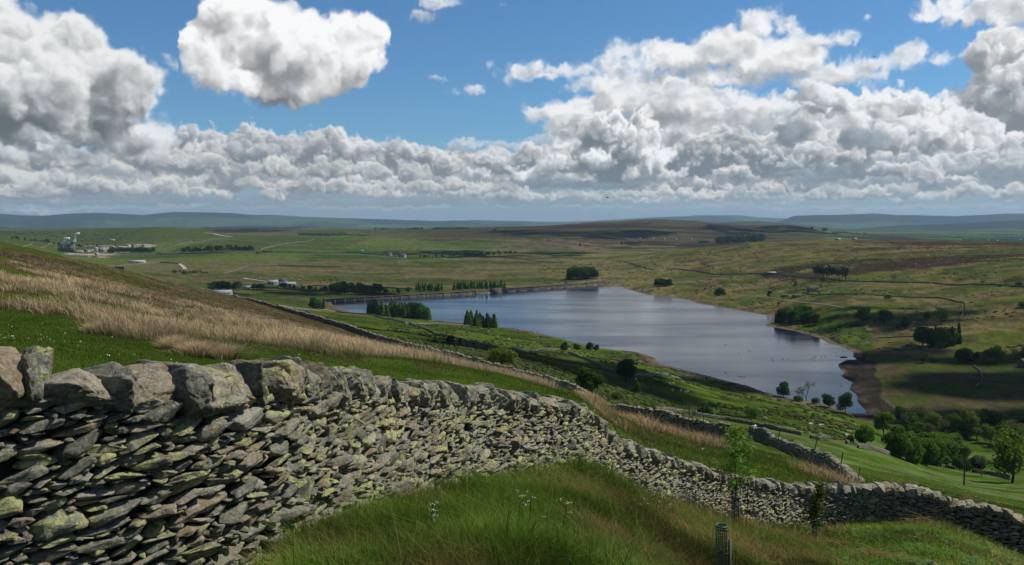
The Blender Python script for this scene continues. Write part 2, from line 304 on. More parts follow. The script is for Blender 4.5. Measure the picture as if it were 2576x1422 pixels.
# ---------- object helpers ----------
def tag(o, label=None, cat=None, group=None, kind=None):
    if label: o['label'] = label
    if cat: o['category'] = cat
    if group: o['group'] = group
    if kind: o['kind'] = kind
    return o
def mesh_np(name, V, faces, mat=None, parent=None, cols=None, smooth=False, attrs=None):
    """faces: (n,3) or (n,4) int array, or a list of such arrays"""
    V = np.asarray(V, np.float32); fl = faces if isinstance(faces, list) else [faces]
    fl = [np.asarray(f, np.int32) for f in fl if len(f)]
    me = bpy.data.meshes.new(name)
    nl = sum(f.size for f in fl); nf = sum(len(f) for f in fl)
    me.vertices.add(len(V)); me.vertices.foreach_set('co', V.ravel())
    me.loops.add(nl); me.loops.foreach_set('vertex_index', np.concatenate([f.ravel() for f in fl]))
    st = []; k = 0
    for f in fl: st.append(k + np.arange(len(f)) * f.shape[1]); k += f.size
    me.polygons.add(nf); me.polygons.foreach_set('loop_start', np.concatenate(st).astype(np.int32))
    if smooth: me.polygons.foreach_set('use_smooth', np.ones(nf, bool))
    me.update(calc_edges=True)
    if cols is not None:
        c = np.ones((len(V), 4), np.float32); c[:, :3] = cols
        a = me.color_attributes.new('Col', 'FLOAT_COLOR', 'POINT'); a.data.foreach_set('color', c.ravel())
    for an, av in (attrs or {}).items():
        a = me.attributes.new(an, 'FLOAT', 'POINT'); a.data.foreach_set('value', np.asarray(av, np.float32))
    if mat: me.materials.append(mat)
    o = bpy.data.objects.new(name, me); COL.objects.link(o)
    if parent: o.parent = parent
    return o
def empty(name, loc=(0, 0, 0), rz=0):
    o = bpy.data.objects.new(name, None); COL.objects.link(o); o.location = loc; o.rotation_euler = (0, 0, rz); o.empty_display_size = .5
    return o
# ---------- terrain control points: (x, y, distance) seen in the photograph ----------
CPTS = [
 # ground round the viewer and the grassy knoll in front of the near wall
 (0,1495,5),(520,1432,5.9),(850,1296,8.2),(1000,1250,9.9),(1170,1207,12.3),(1350,1198,14.5),(1470,1192,16),(1560,1226,17.5),(1620,1250,20),(1750,1285,22.5),(1850,1306,24.5),
 (2050,1326,26.8),(2200,1316,27.3),(2350,1309,27),(2480,1362,26),(2576,1405,25.5),
 (1288,1422,5.1),(1288,1300,8.6),(1500,1290,10.5),(1500,1222,14.5),(1700,1430,11),(1830,1462,11),(1650,1300,13.8),(2000,1432,14.5),(2300,1428,17.5),(2576,1440,21),(1850,1380,14.5),(1000,1422,5.3),(1150,1300,8.3),
 (2300,1345,23),(2050,1362,24),(-500,1560,4),(-500,1420,7),(-500,1000,12),(3000,1500,20),(3000,1420,28),
 # slope above the wall: pasture and rushes
 (0,905,10),(0,850,15),(0,780,35),(0,700,60),(0,640,95),(0,613,125),(200,900,12),(240,840,22),(200,760,50),(200,700,90),(200,657,150),(100,632,132),
 (400,895,16),(400,840,33),(400,780,68),(400,735,120),(300,682,175),(440,716,215),(600,905,18),(600,850,38),(600,800,90),(600,765,200),(520,733,270),(590,757,330),
 (800,925,20),(800,880,38),(800,840,100),(800,822,200),(700,782,290),(850,829,250),(1000,935,24),(1000,900,55),(1000,882,120),(1000,873,215),(1130,905,185),(1200,965,24),(1200,940,55),(1200,925,110),
 (1300,953,155),(1430,1005,28),(1430,985,65),(1430,988,135),(1520,1040,125),(1640,1062,115),(1760,1092,102),(1835,1105,95),(1600,1100,30),(1600,1072,60),(1700,1140,33),(1700,1112,55),
 (1900,1108,100),(1960,1128,90),(2040,1158,78),(2110,1190,66),(2170,1225,55),(2175,1262,34),(2000,1190,36),(2000,1160,55),(1850,1175,32),(1850,1130,60),(2120,1222,40),
 (2300,1222,50),(2300,1205,80),(2300,1195,150),(2425,1220,200),(2300,1170,250),(2300,1152,330),(2300,1125,378),(2450,1290,45),(2576,1310,40),(2576,1275,70),(2576,1250,120),(2576,1215,230),(2576,1190,310),(2576,1120,385),
 # down to the reservoir
 (2000,1120,130),(2000,1095,200),(2000,1070,270),(2000,1030,400),(2000,1008,485),(2150,1150,130),(2150,1110,230),(2150,1075,330),(2170,1048,440),
 (1730,1060,170),(1730,1025,300),(1730,960,480),(1730,934,600),(1600,1040,165),(1600,1000,260),(1600,930,440),(1580,886,640),(1430,958,220),(1430,910,420),(1430,880,600),(1430,860,730),
 (1200,900,240),(1200,882,330),(1200,850,540),(1200,826,770),(1250,825,830),(1000,856,300),(1000,832,470),(1000,808,760),(900,792,930),(800,812,330),(800,796,600),(800,775,950),
 (650,772,420),(650,765,650),(650,755,900),(650,747,1120),(450,742,500),(450,746,850),(555,738,1150),(440,720,1300),
 # across the valley, left
 (200,700,1100),(200,672,1600),(200,655,1900),(200,640,2300),(200,620,2900),(200,600,3300),(200,580,3700),(200,584,4500),
 (0,668,1100),(0,640,1900),(0,618,2300),(0,603,2900),(0,590,3500),(0,582,4300),(0,586,5500),(-500,640,1900),(-500,600,3000),(-500,578,4300),(-500,582,5500),
 (400,705,1300),(400,685,1550),(400,660,1900),(400,640,2300),(400,615,2700),(400,592,3200),(400,572,3650),(400,578,4500),
 (600,720,1300),(600,690,1600),(600,650,1950),(600,622,2500),(600,602,3100),(600,586,4000),(600,578,5000),(600,584,6500),
 (900,738,1220),(900,710,1450),(900,682,1750),(900,652,2050),(900,622,2600),(900,602,3100),(900,587,4000),(900,578,5000),(900,584,6500),
 (1200,724,1330),(1200,700,1600),(1200,662,2000),(1200,625,2600),(1200,600,3100),(1200,585,3900),(1200,573,4700),(1200,580,6000),
 (1500,703,1470),(1500,672,1800),(1500,652,2100),(1480,634,2400),(1480,628,2900),(1400,610,3050),(1500,592,3500),(1500,578,4100),(1480,562,4600),(1500,574,6000),
 (1700,725,1290),(1700,692,1500),(1700,660,1750),(1700,632,2000),(1700,636,2400),(1700,610,3200),(1700,590,3700),(1700,572,4200),(1640,555,4550),(1760,558,4550),(1650,568,6000),
 (1900,788,985),(1900,755,1080),(1900,712,1300),(1900,672,1500),(1900,640,1700),(1900,614,1850),(1900,619,2300),(1900,602,3500),(1900,586,4000),(1900,571,4500),(1990,566,4400),(1900,575,6000),
 (2100,858,750),(2100,800,840),(2100,750,980),(2100,710,1150),(2100,670,1350),(2100,632,1600),(2100,607,1850),(2100,613,2500),(2100,602,3400),(2100,590,3900),(2070,582,4300),(2100,588,6000),
 (2200,960,560),(2350,960,555),(2350,900,640),(2350,850,720),(2350,800,820),(2350,750,960),(2350,700,1120),(2350,650,1350),(2350,622,1600),(2350,605,1850),(2350,612,2500),(2350,598,5000),
 (2250,1060,450),(2350,1050,455),(2576,1050,450),(2576,950,560),(2576,880,650),(2576,800,780),(2576,720,950),(2576,660,1200),(2576,622,1500),(2576,611,1850),(2576,617,2500),(2576,603,5000),
 (3000,1290,60),(3000,1215,200),(3000,1050,430),(3000,900,600),(3000,720,900),(3000,640,1300),(3000,605,1850),(3000,612,2600),(3000,600,5000),
 (-500,560,140),(-500,600,60),(-500,650,320),(-500,680,900),
 (-500,577,9000),(0,577,9000),(600,577,9000),(1200,576,9000),(1800,576,9000),(2350,580,9000),(3000,580,9000),
 (-500,571,15000),(600,571,15000),(1200,571,15000),(2350,573,15000),(3000,573,15000),(600,568,26000),(1288,568,26000),(2350,568,26000),
]
_cp = []
for (x, y, D) in CPTS:
    d = ray(x, y); k = D / d[1]; X = d[0] * k
    _cp.append((math.atan2(X, D), math.log(math.hypot(X, D)), (EYE - (EYE + d[2] * k)) / math.hypot(X, D)))
_cp = np.array(_cp)
_sa = 3.0
def _phi(a, s):                               # multiquadric
    return np.sqrt(((a[:, None] - _cp[None, :, 0]) * _sa) ** 2 + (s[:, None] - _cp[None, :, 1]) ** 2 + .0035)
_n = len(_cp)
_M = np.zeros((_n + 3, _n + 3)); _M[:_n, :_n] = _phi(_cp[:, 0], _cp[:, 1]) + np.eye(_n) * -1e-3
_Pm = np.stack([np.ones(_n), _cp[:, 0], _cp[:, 1]], 1); _M[:_n, _n:] = _Pm; _M[_n:, :_n] = _Pm.T
_wt = np.linalg.solve(_M, np.concatenate([_cp[:, 2], [0, 0, 0]]))
def q_of(a, s):
    out = np.empty(len(a))
    for i in range(0, len(a), 20000):
        aa, ss = a[i:i + 20000], s[i:i + 20000]
        out[i:i + 20000] = _phi(aa, ss) @ _wt[:_n] + _wt[_n] + _wt[_n + 1] * aa + _wt[_n + 2] * ss
    return out
# ---------- reservoir outline (waterline in the photograph) ----------
def onz(x, y, z=0.0):
    d = ray(x, y); k = (z - EYE) / d[2]; return (d[0] * k, d[1] * k)
SHORE = [(832,763),(860,759),(930,755),(1000,750.5),(1100,745.5),(1195,740.5),(1240,737.5),(1380,727),(1512,717.5),(1545,720),(1562,722),(1600,735),(1622,741),(1660,746),(1700,750),(1740,757),(1755,764),(1800,771),(1821,775),(1880,785),(1941,796),(1938,813),
 (1918,819),(1953,825),(2003,834),(2062,851),(2085,865),(2114,872),(2147,887),(2145,898),(2161,907),(2132,904),(2106,917),(2114,931),(2126,938),(2114,945),(2126,954),(2144,963),(2135,980),(2155,994),(2156,1012),(2175,1030),(2180,1042),(2150,1040),
 (2110,1029),(2070,1016),(1997,1004),(1921,986),(1880,970),(1821,956),(1802,951),(1743,936),(1700,925),(1655,913),(1649,901),(1625,892),(1596,884),(1555,881),(1503,875),(1444,860),(1362,840),(1303,827),(1252,823),(1180,815),(1101,807),(1000,799),(897,789),(862,780),(836,770)]
SHW = np.array([onz(*p) for p in SHORE])
def sdist(X, Y, poly=None):                   # signed distance to the shore, positive on land
    P = SHW if poly is None else poly
    best = np.full(X.shape, 1e12); ins = np.zeros(X.shape, bool)
    for i in range(len(P)):
        ax, ay = P[i]; bx, by = P[(i + 1) % len(P)]
        ex, ey = bx - ax, by - ay
        t = np.clip(((X - ax) * ex + (Y - ay) * ey) / (ex * ex + ey * ey + 1e-9), 0, 1)
        best = np.minimum(best, (X - ax - t * ex) ** 2 + (Y - ay - t * ey) ** 2)
        c = ((ay > Y) != (by > Y)) & (X < ex * (Y - ay) / (ey if abs(ey) > 1e-9 else 1e-9) + ax)
        ins ^= c
    return np.sqrt(best) * np.where(ins, -1, 1)
# ---------- the ground sheet, a polar grid round the viewer ----------
_az = np.radians(np.concatenate([np.linspace(-180, -48, 45)[:-1], np.linspace(-48, -32, 60)[:-1], np.linspace(-32, 32, 620), np.linspace(32, 48, 60)[1:], np.linspace(48, 180, 45)[1:]]))
_ls = np.concatenate([np.linspace(math.log(.6), math.log(4.2), 24)[:-1], np.linspace(math.log(4.2), math.log(26500), 640)])
GA, GS = np.meshgrid(_az, _ls); _sh = GA.shape
def ground_z(a, s):
    r = np.exp(s); X = r * np.sin(a); Y = r * np.cos(a)
    ac = np.clip(a, -.78, .78)
    q = q_of(ac, np.clip(s, math.log(4), math.log(26000)))
    z = EYE - q * r
    # behind and beside the viewer: an even slope
    wb = sstep(.80, 2.2, np.abs(a)); zb = 98.2 + 6 * (1 - np.exp(-r / 60)) * np.sign(-a) * 1.0 + fbm(X / 300, Y / 300, 3, 3) * np.minimum(r * .02, 60)
    z = z * (1 - wb) + zb * wb
    w = 1 - sstep(3.2, 5.2, r); z = z * (1 - w) + (98.25 - .03 * Y - .02 * X) * w
    # undulation
    z += (fbm(X / 3.1, Y / 3.1, 21, 3) - .5) * np.clip(r / 40, .05, .35) * (r < 4000)
    z += (fbm(X / 45, Y / 45, 22, 4) - .5) * np.clip((r - 60) / 300, 0, 1) * 2.6 * (r < 9000) * (1 - .5 * sstep(600, 2500, r))
    z += (fbm(X / 240, Y / 240, 23, 4) - .5) * np.clip((r - 900) / 2500, 0, 1) * 13
    z += (fbm(X / 1500, Y / 1500, 24, 4) - .5) * sstep(4500, 9000, r) * 70
    # the reservoir
    near = (r > 380) & (r < 1700) & (np.abs(a) < .6)
    sd = np.full(z.shape, 1e4); sd[near] = sdist(X[near], Y[near])
    bank = np.minimum(sd * .085, 6) + .02
    w = sstep(5, 70, sd)
    zz = bank * (1 - w) + np.maximum(z, .6 + np.minimum(sd * .01, 2)) * w
    down = (Y > 1060) & (X < 160)               # below the dam the valley may lie lower
    zz = np.where(down, np.where(sd < 0, zz, np.where(sd < 14, 2.0, z)), zz)
    zz = np.where(sd < 0, np.maximum(sd * .12, -4) - .05, zz)
    z = np.where(sd < 5000, zz, z)
    return z, sd
_gz, _gsd = ground_z(GA.ravel(), GS.ravel())
GZ = _gz.reshape(_sh); GSD = _gsd.reshape(_sh)
def gz(X, Y):                                 # height of the ground sheet at a point
    X = np.atleast_1d(np.asarray(X, float)); Y = np.atleast_1d(np.asarray(Y, float))
    a = np.arctan2(X, Y); s = np.log(np.maximum(np.hypot(X, Y), .61))
    i = np.clip(np.searchsorted(_az, a) - 1, 0, len(_az) - 2); j = np.clip(np.searchsorted(_ls, s) - 1, 0, len(_ls) - 2)
    fa = (a - _az[i]) / (_az[i + 1] - _az[i]); fs = np.clip((s - _ls[j]) / (_ls[j + 1] - _ls[j]), 0, 1)
    return (GZ[j, i] * (1 - fa) + GZ[j, i + 1] * fa) * (1 - fs) + (GZ[j + 1, i] * (1 - fa) + GZ[j + 1, i + 1] * fa) * fs
def GSDF(X, Y): return sdist(X, Y)
def gz1(X, Y): return float(gz(X, Y)[0])
_T = np.exp(np.linspace(math.log(1.5), math.log(30000), 2600))
def hit(x, y, dmin=1.5, dmax=30000):          # the first ground point seen through (x, y)
    d = ray(x, y); T = _T[(_T > dmin) & (_T < dmax)]; X = d[0] / d[1] * T; Z = EYE + d[2] / d[1] * T; g = gz(X, T)
    b = np.nonzero(Z <= g)[0]
    if len(b) == 0: i = int(np.argmin(Z - g)); return Vector((X[i], T[i], g[i]))
    i = b[0]
    if i == 0: return Vector((X[0], T[0], g[0]))
    u = (Z[i - 1] - g[i - 1]) / max(1e-6, (Z[i - 1] - g[i - 1]) + (g[i] - Z[i])); D = T[i - 1] + (T[i] - T[i - 1]) * u
    X = d[0] / d[1] * D; return Vector((X, D, gz1(X, D)))
def inpoly(px, py, poly):
    ins = np.zeros(px.shape, bool); n = len(poly)
    for i in range(n):
        ax, ay = poly[i]; bx, by = poly[(i + 1) % n]
        if ay == by: continue
        ins ^= ((ay > py) != (by > py)) & (px < (bx - ax) * (py - ay) / (by - ay) + ax)
    return ins
def ground_colour():
    r = np.exp(GS); X = r * np.sin(GA); Y = r * np.cos(GA); Z = GZ
    px, py = proj(X, np.maximum(Y, .01), Z); px = np.where(Y > .5, px, -9999); wfar = (r > 60); px = px + wfar * (fbm(X / 60, Y / 60, 55, 4) - .5) * 70; py = py + wfar * (fbm(X / 60 + 5, Y / 60, 56, 4) - .5) * np.clip((py - 575) * .16, 0, 14)
    n1 = fbm(X / 90, Y / 90, 31, 5); n2 = fbm(X / 22, Y / 22, 32, 5); n3 = fbm(X / 400, Y / 400, 33, 4); n4 = fbm(X / 6, Y / 6, 34, 4); n5 = fbm(X / 1.3, Y / 1.3, 35, 4)
    st = fbm(X / 260 + n3 * 2, Y / 60, 36, 5)          # drawn out along the contour
    C = lambda *c: np.array(c, np.float32)
    def put(col, c, m): return col * (1 - m[..., None]) + c * m[..., None]
    # default: hill pasture
    col = np.ones(_sh + (3,), np.float32) * C(.060, .085, .021)
    col = put(col, C(.105, .105, .045), sstep(.48, .62, st) * .8)
    col = put(col, C(.034, .056, .013), sstep(.50, .66, n1) * .6)
    # --- far valley fields, walled in parcels
    def cells(sc, seed):
        u, v = X / sc + n3 * .3, Y / (sc * 1.5); iu, iv = np.floor(u), np.floor(v); return _h(iu, iv, seed)
    c1 = cells(230, 5)
    fld = inpoly(px, py, [(-900,672),(-900,560),(420,560),(560,580),(760,592),(1120,600),(1300,612),(1250,640),(1060,660),(700,655),(500,665),(380,685),(200,700)]) & (r > 1000) & (r < 4600)
    g = np.ones_like(col) * C(.058, .125, .020); g = put(g, C(.092, .150, .028), (c1 > .62) * 1.0); g = put(g, C(.044, .088, .018), (c1 < .25) * 1.0)
    col = put(col, g, fld * .9)
    pale = fld & (r > 3000) & (px < 800); col = put(col, C(.058, .080, .024), pale * .7)
    col = put(col, C(.13, .12, .065), inpoly(px, py, [(560,575),(800,583),(1100,590),(1150,600),(700,596),(560,590)]) * sstep(.35, .6, n1) * .7)
    # tan, reedy flats on the valley floor
    tan = inpoly(px, py, [(150,668),(700,655),(1060,662),(1500,640),(1700,655),(1500,712),(1150,726),(820,726),(450,716),(330,690)]) & (r > 900)
    col = put(col, C(.135, .125, .058), tan * sstep(.44, .58, st) * .85)
    col = put(col, C(.052, .082, .022), tan * sstep(.50, .60, n2) * .5)
    # green parcels by the farm
    col = put(col, C(.055, .10, .018), (inpoly(px, py, [(460,716),(560,712),(960,735),(840,752),(600,750),(500,738)]) & (r > 900)) * .85)
    col = put(col, C(.035, .066, .015), (inpoly(px, py, [(560,735),(700,727),(900,740),(960,748),(800,754),(560,752)]) & (r > 900)) * .8)
    # --- right-hand fell: moor grass, bents and heather
    fell = (r > 560) & (r < 2300) & (px > 1500) & (py < 900)
    col = put(col, C(.080, .110, .020), fell * sstep(.40, .56, n1) * .8)
    col = put(col, C(.120, .108, .046), fell * sstep(.50, .60, st) * .8)
    st2 = fbm(X / 70 + n3, Y / 16, 46, 5)
    col = put(col, C(.160, .135, .062), fell * sstep(.52, .62, st2) * .65)
    col = put(col, C(.030, .036, .014), fell * sstep(.54, .62, fbm(X / 40, Y / 22, 47, 5)) * .6)
    hth = fell & inpoly(px, py, [(1900,700),(2050,640),(2250,612),(2600,600),(3400,600),(3400,760),(2400,700),(2250,690),(2080,700)])
    col = put(col, C(.036, .026, .018), hth * sstep(.50, .57, fbm(X / 170 + 3, Y / 50, 37, 5)) * .9)
    col = put(col, C(.045, .034, .022), (fell & (py < 618) & (px > 2150)) * sstep(.42, .55, n1) * .9)
    # --- heather hill on the skyline
    hh = ((r > 2900) & (r < 6000)) * sstep(960, 1120, px) * (1 - sstep(2120, 2200, px))
    col = put(col, C(.064, .066, .030), hh * 1.0)
    col = put(col, C(.034, .024, .020), hh * sstep(.49, .56, fbm(X / 420, Y / 160, 38, 5)) * .9 * np.where(px > 1250, 1, .35))
    col = put(col, C(.030, .020, .016), ((r > 3700) & inpoly(px, py, [(455,560),(860,560),(700,584),(560,586)])) * .9)
    cf = (r > 2500) & inpoly(px, py, [(1245,618),(1310,607),(1400,600),(1480,612),(1530,630),(1440,636),(1300,640),(1180,640)])
    col = put(col, C(.105, .090, .068), cf * sstep(.35, .6, fbm(X / 9, Y / 60, 39, 4)) * .95)
    # --- far plain to the right, already blue-green with distance
    fp = (r > 2600) & (px > 2060); c2 = _h(np.floor(X / 420), np.floor(Y / 700), 9)
    g = np.ones_like(col) * C(.046, .082, .026); g = put(g, C(.08, .12, .04), (c2 > .72) * 1.0); g = put(g, C(.028, .05, .02), (c2 < .3) * 1.0)
    col = put(col, g, fp * 1.0)
    col = put(col, C(.034, .030, .024), (fp & (r < 4800) & (py > 592)) * sstep(.35, .5, n3) * .9)
    # --- near side of the water
    ns = (r > 90) & (r < 960) & (py > 760) & ((px < 2180) | (py > 1040))
    col = put(col, C(.066, .120, .016), ns * 1.0)
    col = put(col, C(.040, .080, .013), ns * sstep(.47, .6, n1) * .7)
    col = put(col, C(.022, .036, .010), ns * sstep(.555, .60, fbm(X / 5, Y / 4, 40, 4)) * .8 * sstep(.42, .52, n1))
    col = put(col, C(.105, .105, .040), ns * sstep(.56, .66, n2) * .45)
    rough = (r > 120) & (r < 700) & inpoly(px, py, [(1120,850),(1300,880),(1500,900),(1660,960),(1720,1010),(1640,1040),(1400,960),(1200,910),(1000,860)])
    col = put(col, C(.058, .052, .030), rough * sstep(.36, .55, n2) * .85)
    col = put(col, C(.045, .070, .018), rough * sstep(.5, .62, n1) * .7)
    # valley head right of the water: dull grass and rushes
    vh = (r > 380) & (r < 720) & (px > 2140) & (py < 1075)
    vh = vh * sstep(2130, 2230, px); col = put(col, C(.050, .070, .018), vh)
    col = put(col, C(.072, .064, .036), vh * sstep(.46, .6, n2) * .8)
    mud = (r > 350) & (r < 700) & inpoly(px, py, [(2062,850),(2150,872),(2185,905),(2195,960),(2215,1000),(2262,1030),(2270,1062),(2150,1050),(2130,1010),(2120,980),(2110,940),(2090,915),(2120,900),(2140,890),(2085,868)])
    col = put(col, C(.030, .028, .023), mud * 1.0); col = put(col, C(.060, .056, .047), mud * sstep(.56, .66, n4) * .8)
    # beach
    b = (GSD < 16) & (GSD > -30) & ((GSD < 6) | (fbm(X / 30, Y / 30, 41, 3) > .5))
    col = put(col, C(.13, .105, .080), (b & ~mud) * sstep(.3, .6, n4 * .5 + .35) * .9)
    col = put(col, C(.03, .028, .018), ((GSD > 7) & (GSD < 11) & (px > 1560)) * .5)
    # bright hay field beyond the near wall
    col = put(col, C(.15, .14, .065), ((r > 900) & (r < 3200) & (px < 1700)) * sstep(.50, .58, fbm(X / 130 + 9, Y / 40, 49, 5)) * np.where(px < 1000, .4, .75))
    qy = (r > 1500) & inpoly(px, py, [(150,642),(190,634),(205,630),(262,622),(300,618),(345,614),(388,616),(360,626),(335,634),(300,640),(245,650),(215,644)])
    col = put(col, C(.42, .38, .32), qy * sstep(.42, .55, fbm(X / 26, Y / 60, 50, 4)) * .9)
    hf = (r > 34) & (r < 420) & (px > 1860) & (py > 1075) & (py < 1330) & (px > 1860)
    col = put(col, C(.052, .112, .014), hf * 1.0)
    band = fbm(X / 9 + Y / 40, Y / 60 - X / 30, 42, 4)
    col = put(col, C(.13, .16, .075), hf * sstep(.50, .62, band) * .5)
    # slope above the wall
    sl = (r < 360) & (GA < .42) & (r > 4) & ~hf & (GSD > 5000 if False else True)
    up = sl & ((py < 1350) | (px < 0)) & (r < 340) & ~(ns & (r > 300)) 
    mid = up & ((r < 95) | (px < 1100))
    col = put(col, C(.050, .092, .014), (r < 95) * 1.0)
    rushz = RUSHMASK(X, Y, px, py, r)
    col = put(col, C(.085, .105, .022), rushz * .9); col = put(col, C(.095, .078, .034), rushz * sstep(.42, .52, fbm(X / 5.5 + 3, Y / 5.5, 85, 4) * .6 + fbm(X / 16, Y / 16, 86, 3) * .4) * .85)
    col = put(col, C(.060, .050, .028), (rushz * sstep(.5, .62, fbm(X / 26, Y / 26, 43, 4))) * .8)
    # foreground
    fg = (r < 30) & (py > 1150)
    col = put(col, C(.030, .052, .010), fg * 1.0); col = put(col, C(.085, .070, .028), fg * sstep(.56, .68, fbm(X / 1.1, Y / 1.1, 44, 4)) * .7)
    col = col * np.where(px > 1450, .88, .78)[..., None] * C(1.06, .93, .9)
    v = .62 + .76 * n4; v2 = .8 + .4 * n5
    return np.clip(col * v[..., None] * v2[..., None], 0, 1)
def RUSHMASK(X, Y, px, py, r):
    """how thick the rushes stand on the slope above the near wall"""
    lo = np.interp(px, [-900, 0, 200, 330, 400, 560, 700, 800, 1000, 1200, 1450, 1520, 1600, 1750, 1850, 2050, 2180], [770, 778, 800, 838, 865, 885, 895, 890, 915, 935, 975, 1060, 1100, 1150, 1180, 1215, 1235])
    hi = np.interp(px, [-900, 440, 600, 850, 1000, 1200, 1430, 1500, 1530, 1700, 1850, 2050, 2180], [500, 690, 745, 818, 860, 900, 974, 1010, 1045, 1095, 1140, 1190, 1230])
    lo = lo + (fbm(X / 6 + 2, Y / 6, 63, 4) - .45) * 80 * (px < 1400)
    m = (py < lo) & (py > hi + 3) & (r < 345) & (r > 8)
    w = np.where(px > 1480, sstep(.40, .52, fbm(X / 5, Y / 5, 61, 4)), 1.0)
    return m * w * sstep(.30, .46, fbm(X / 9 + 7, Y / 9, 62, 4))
def build_ground():
    r = np.exp(GS); V = np.stack([r * np.sin(GA), r * np.cos(GA), GZ], -1).reshape(-1, 3)
    nj, ni = _sh; i = np.arange(ni - 1); j = np.arange(nj - 1); J, I = np.meshgrid(j, i, indexing='ij')
    a = (J * ni + I).ravel(); f = np.stack([a, a + ni, a + ni + 1, a + 1], 1)[:, ::-1]
    # inner cap
    V = np.concatenate([V, [[0, 0, GZ[0].mean()]]]); c = len(V) - 1
    cap = np.stack([np.full(ni - 1, c), i + 1, i], 1)[:, ::-1]
    col = ground_colour().reshape(-1, 3); col = np.concatenate([col, [[.03, .05, .01]]])
    o = mesh_np('ground', V, [f, cap], MAT_GROUND, cols=col, smooth=True)
    return tag(o, kind='structure')
def ground_material():
    m = bpy.data.materials.new('ground_cover'); m.use_nodes = True; n = NT(m.node_tree); bs = m.node_tree.nodes['Principled BSDF']
    at = n.new('ShaderNodeAttribute', attribute_name='Col').outputs[0]
    g = n.new('ShaderNodeNewGeometry').outputs['Position']
    a = n.noise(g, 3.5, 5, .65); b = n.noise(g, .35, 6, .65); c = n.noise(g, .055, 6, .6)
    v = n.math('ADD', n.math('MULTIPLY', a, .5), n.math('ADD', n.math('MULTIPLY', b, .9), n.math('MULTIPLY', c, .6)))
    v = n.ramp(v, (.55, .45), (1.0, 1.0), (1.4, 1.7)) if False else n.math('MULTIPLY_ADD', v, 1.7, -.72)
    col = n.mix(1, at, n.new('ShaderNodeCombineColor').outputs[0], 'MULTIPLY') if False else None
    cc = n.new('ShaderNodeCombineColor'); [n.l.new(v, cc.inputs[k]) for k in range(3)]
    col = n.mix(1.0, at, cc.outputs[0], 'MULTIPLY')
    # tiny pale and dark tufts
    t = n.noise(g, 1.1, 3, .7); tf = n.ramp(t, (.62, 0.0), (.70, .45)); col = n.mix(tf, col, n.mix(.5, col, (.16, .14, .07)))
    n.l.new(col, bs.inputs['Base Color']); bs.inputs['Roughness'].default_value = .95; bs.inputs['Specular IOR Level'].default_value = .0
    bp = n.new('ShaderNodeBump'); bp.inputs['Strength'].default_value = .8; bp.inputs['Distance'].default_value = .35
    n.l.new(n.noise(g, 1.3, 8, .7), bp.inputs['Height']); n.l.new(bp.outputs[0], bs.inputs['Normal'])
    return m
MAT_GROUND = ground_material()
ground = build_ground()
# ---------- water ----------
def build_water():
    m = bpy.data.materials.new('reservoir_water'); m.use_nodes = True; n = NT(m.node_tree); bs = m.node_tree.nodes['Principled BSDF']
    g = n.new('ShaderNodeNewGeometry').outputs['Position']
    bs.inputs['Base Color'].default_value = (.010, .015, .022, 1); bs.inputs['IOR'].default_value = 1.33
    # wind lanes: rougher and calmer streaks
    st = n.noise(n.mapping(g, (.0042, .016, 0), (0, 0, .5)), 1, 5, .6, .6)
    n.l.new(n.ramp(st, (.38, .09), (.62, .20)), bs.inputs['Roughness'])
    h = n.noise(n.mapping(g, (.5, 1.1, 1), (0, 0, .4)), 1, 5, .6); bp = n.new('ShaderNodeBump'); bp.inputs['Distance'].default_value = .06
    bs.inputs['Specular IOR Level'].default_value = .20
    n.l.new(n.ramp(st, (.36, .35), (.60, 1.0)), bp.inputs['Strength']); n.l.new(h, bp.inputs['Height']); n.l.new(bp.outputs[0], bs.inputs['Normal'])
    x0, x1 = SHW[:, 0].min() - 40, SHW[:, 0].max() + 40; y0, y1 = SHW[:, 1].min() - 20, SHW[:, 1].max() + 14
    # the sheet follows the shore a little way under the beach
    gx = np.linspace(x0, x1, 90); gy = np.linspace(y0, y1, 130); X, Y = np.meshgrid(gx, gy); sd = sdist(X, Y)
    V = np.stack([X.ravel(), Y.ravel(), np.zeros(X.size)], 1); ni = 90
    J, I = np.meshgrid(np.arange(129), np.arange(89), indexing='ij'); a = (J * ni + I).ravel()
    f = np.stack([a, a + 1, a + ni + 1, a + ni], 1); s = sd.ravel(); f = f[(s[f].min(1) < 13)]
    return tag(mesh_np('water', V, f, m, smooth=True), kind='structure')
water = build_water()
# ---------- far ranges ----------
def simple_mat(name, c, rough=.9, var=.25, scale=2.0, spec=.2, bump=0, c2=None, thr=(.45, .6)):
    m = bpy.data.materials.new(name); m.use_nodes = True; n = NT(m.node_tree); bs = m.node_tree.nodes['Principled BSDF']
    g = n.new('ShaderNodeNewGeometry').outputs['Position']; t = n.noise(g, scale, 6, .65)
    k = n.math('MULTIPLY_ADD', t, var * 3, 1 - var * 1.5); cc = n.new('ShaderNodeCombineColor'); [n.l.new(k, cc.inputs[i]) for i in range(3)]
    base = c
    if c2: base = n.mix(n.ramp(n.noise(g, scale * .37, 5, .7), (thr[0], 0.), (thr[1], 1.)), c, c2)
    n.l.new(n.mix(1.0, base, cc.outputs[0], 'MULTIPLY'), bs.inputs['Base Color'])
    bs.inputs['Roughness'].default_value = rough; bs.inputs['Specular IOR Level'].default_value = spec
    if bump:
        b = n.new('ShaderNodeBump'); b.inputs['Strength'].default_value = .7; b.inputs['Distance'].default_value = bump
        n.l.new(n.noise(g, scale * 2, 6, .7), b.inputs['Height']); n.l.new(b.outputs[0], bs.inputs['Normal'])
    return m
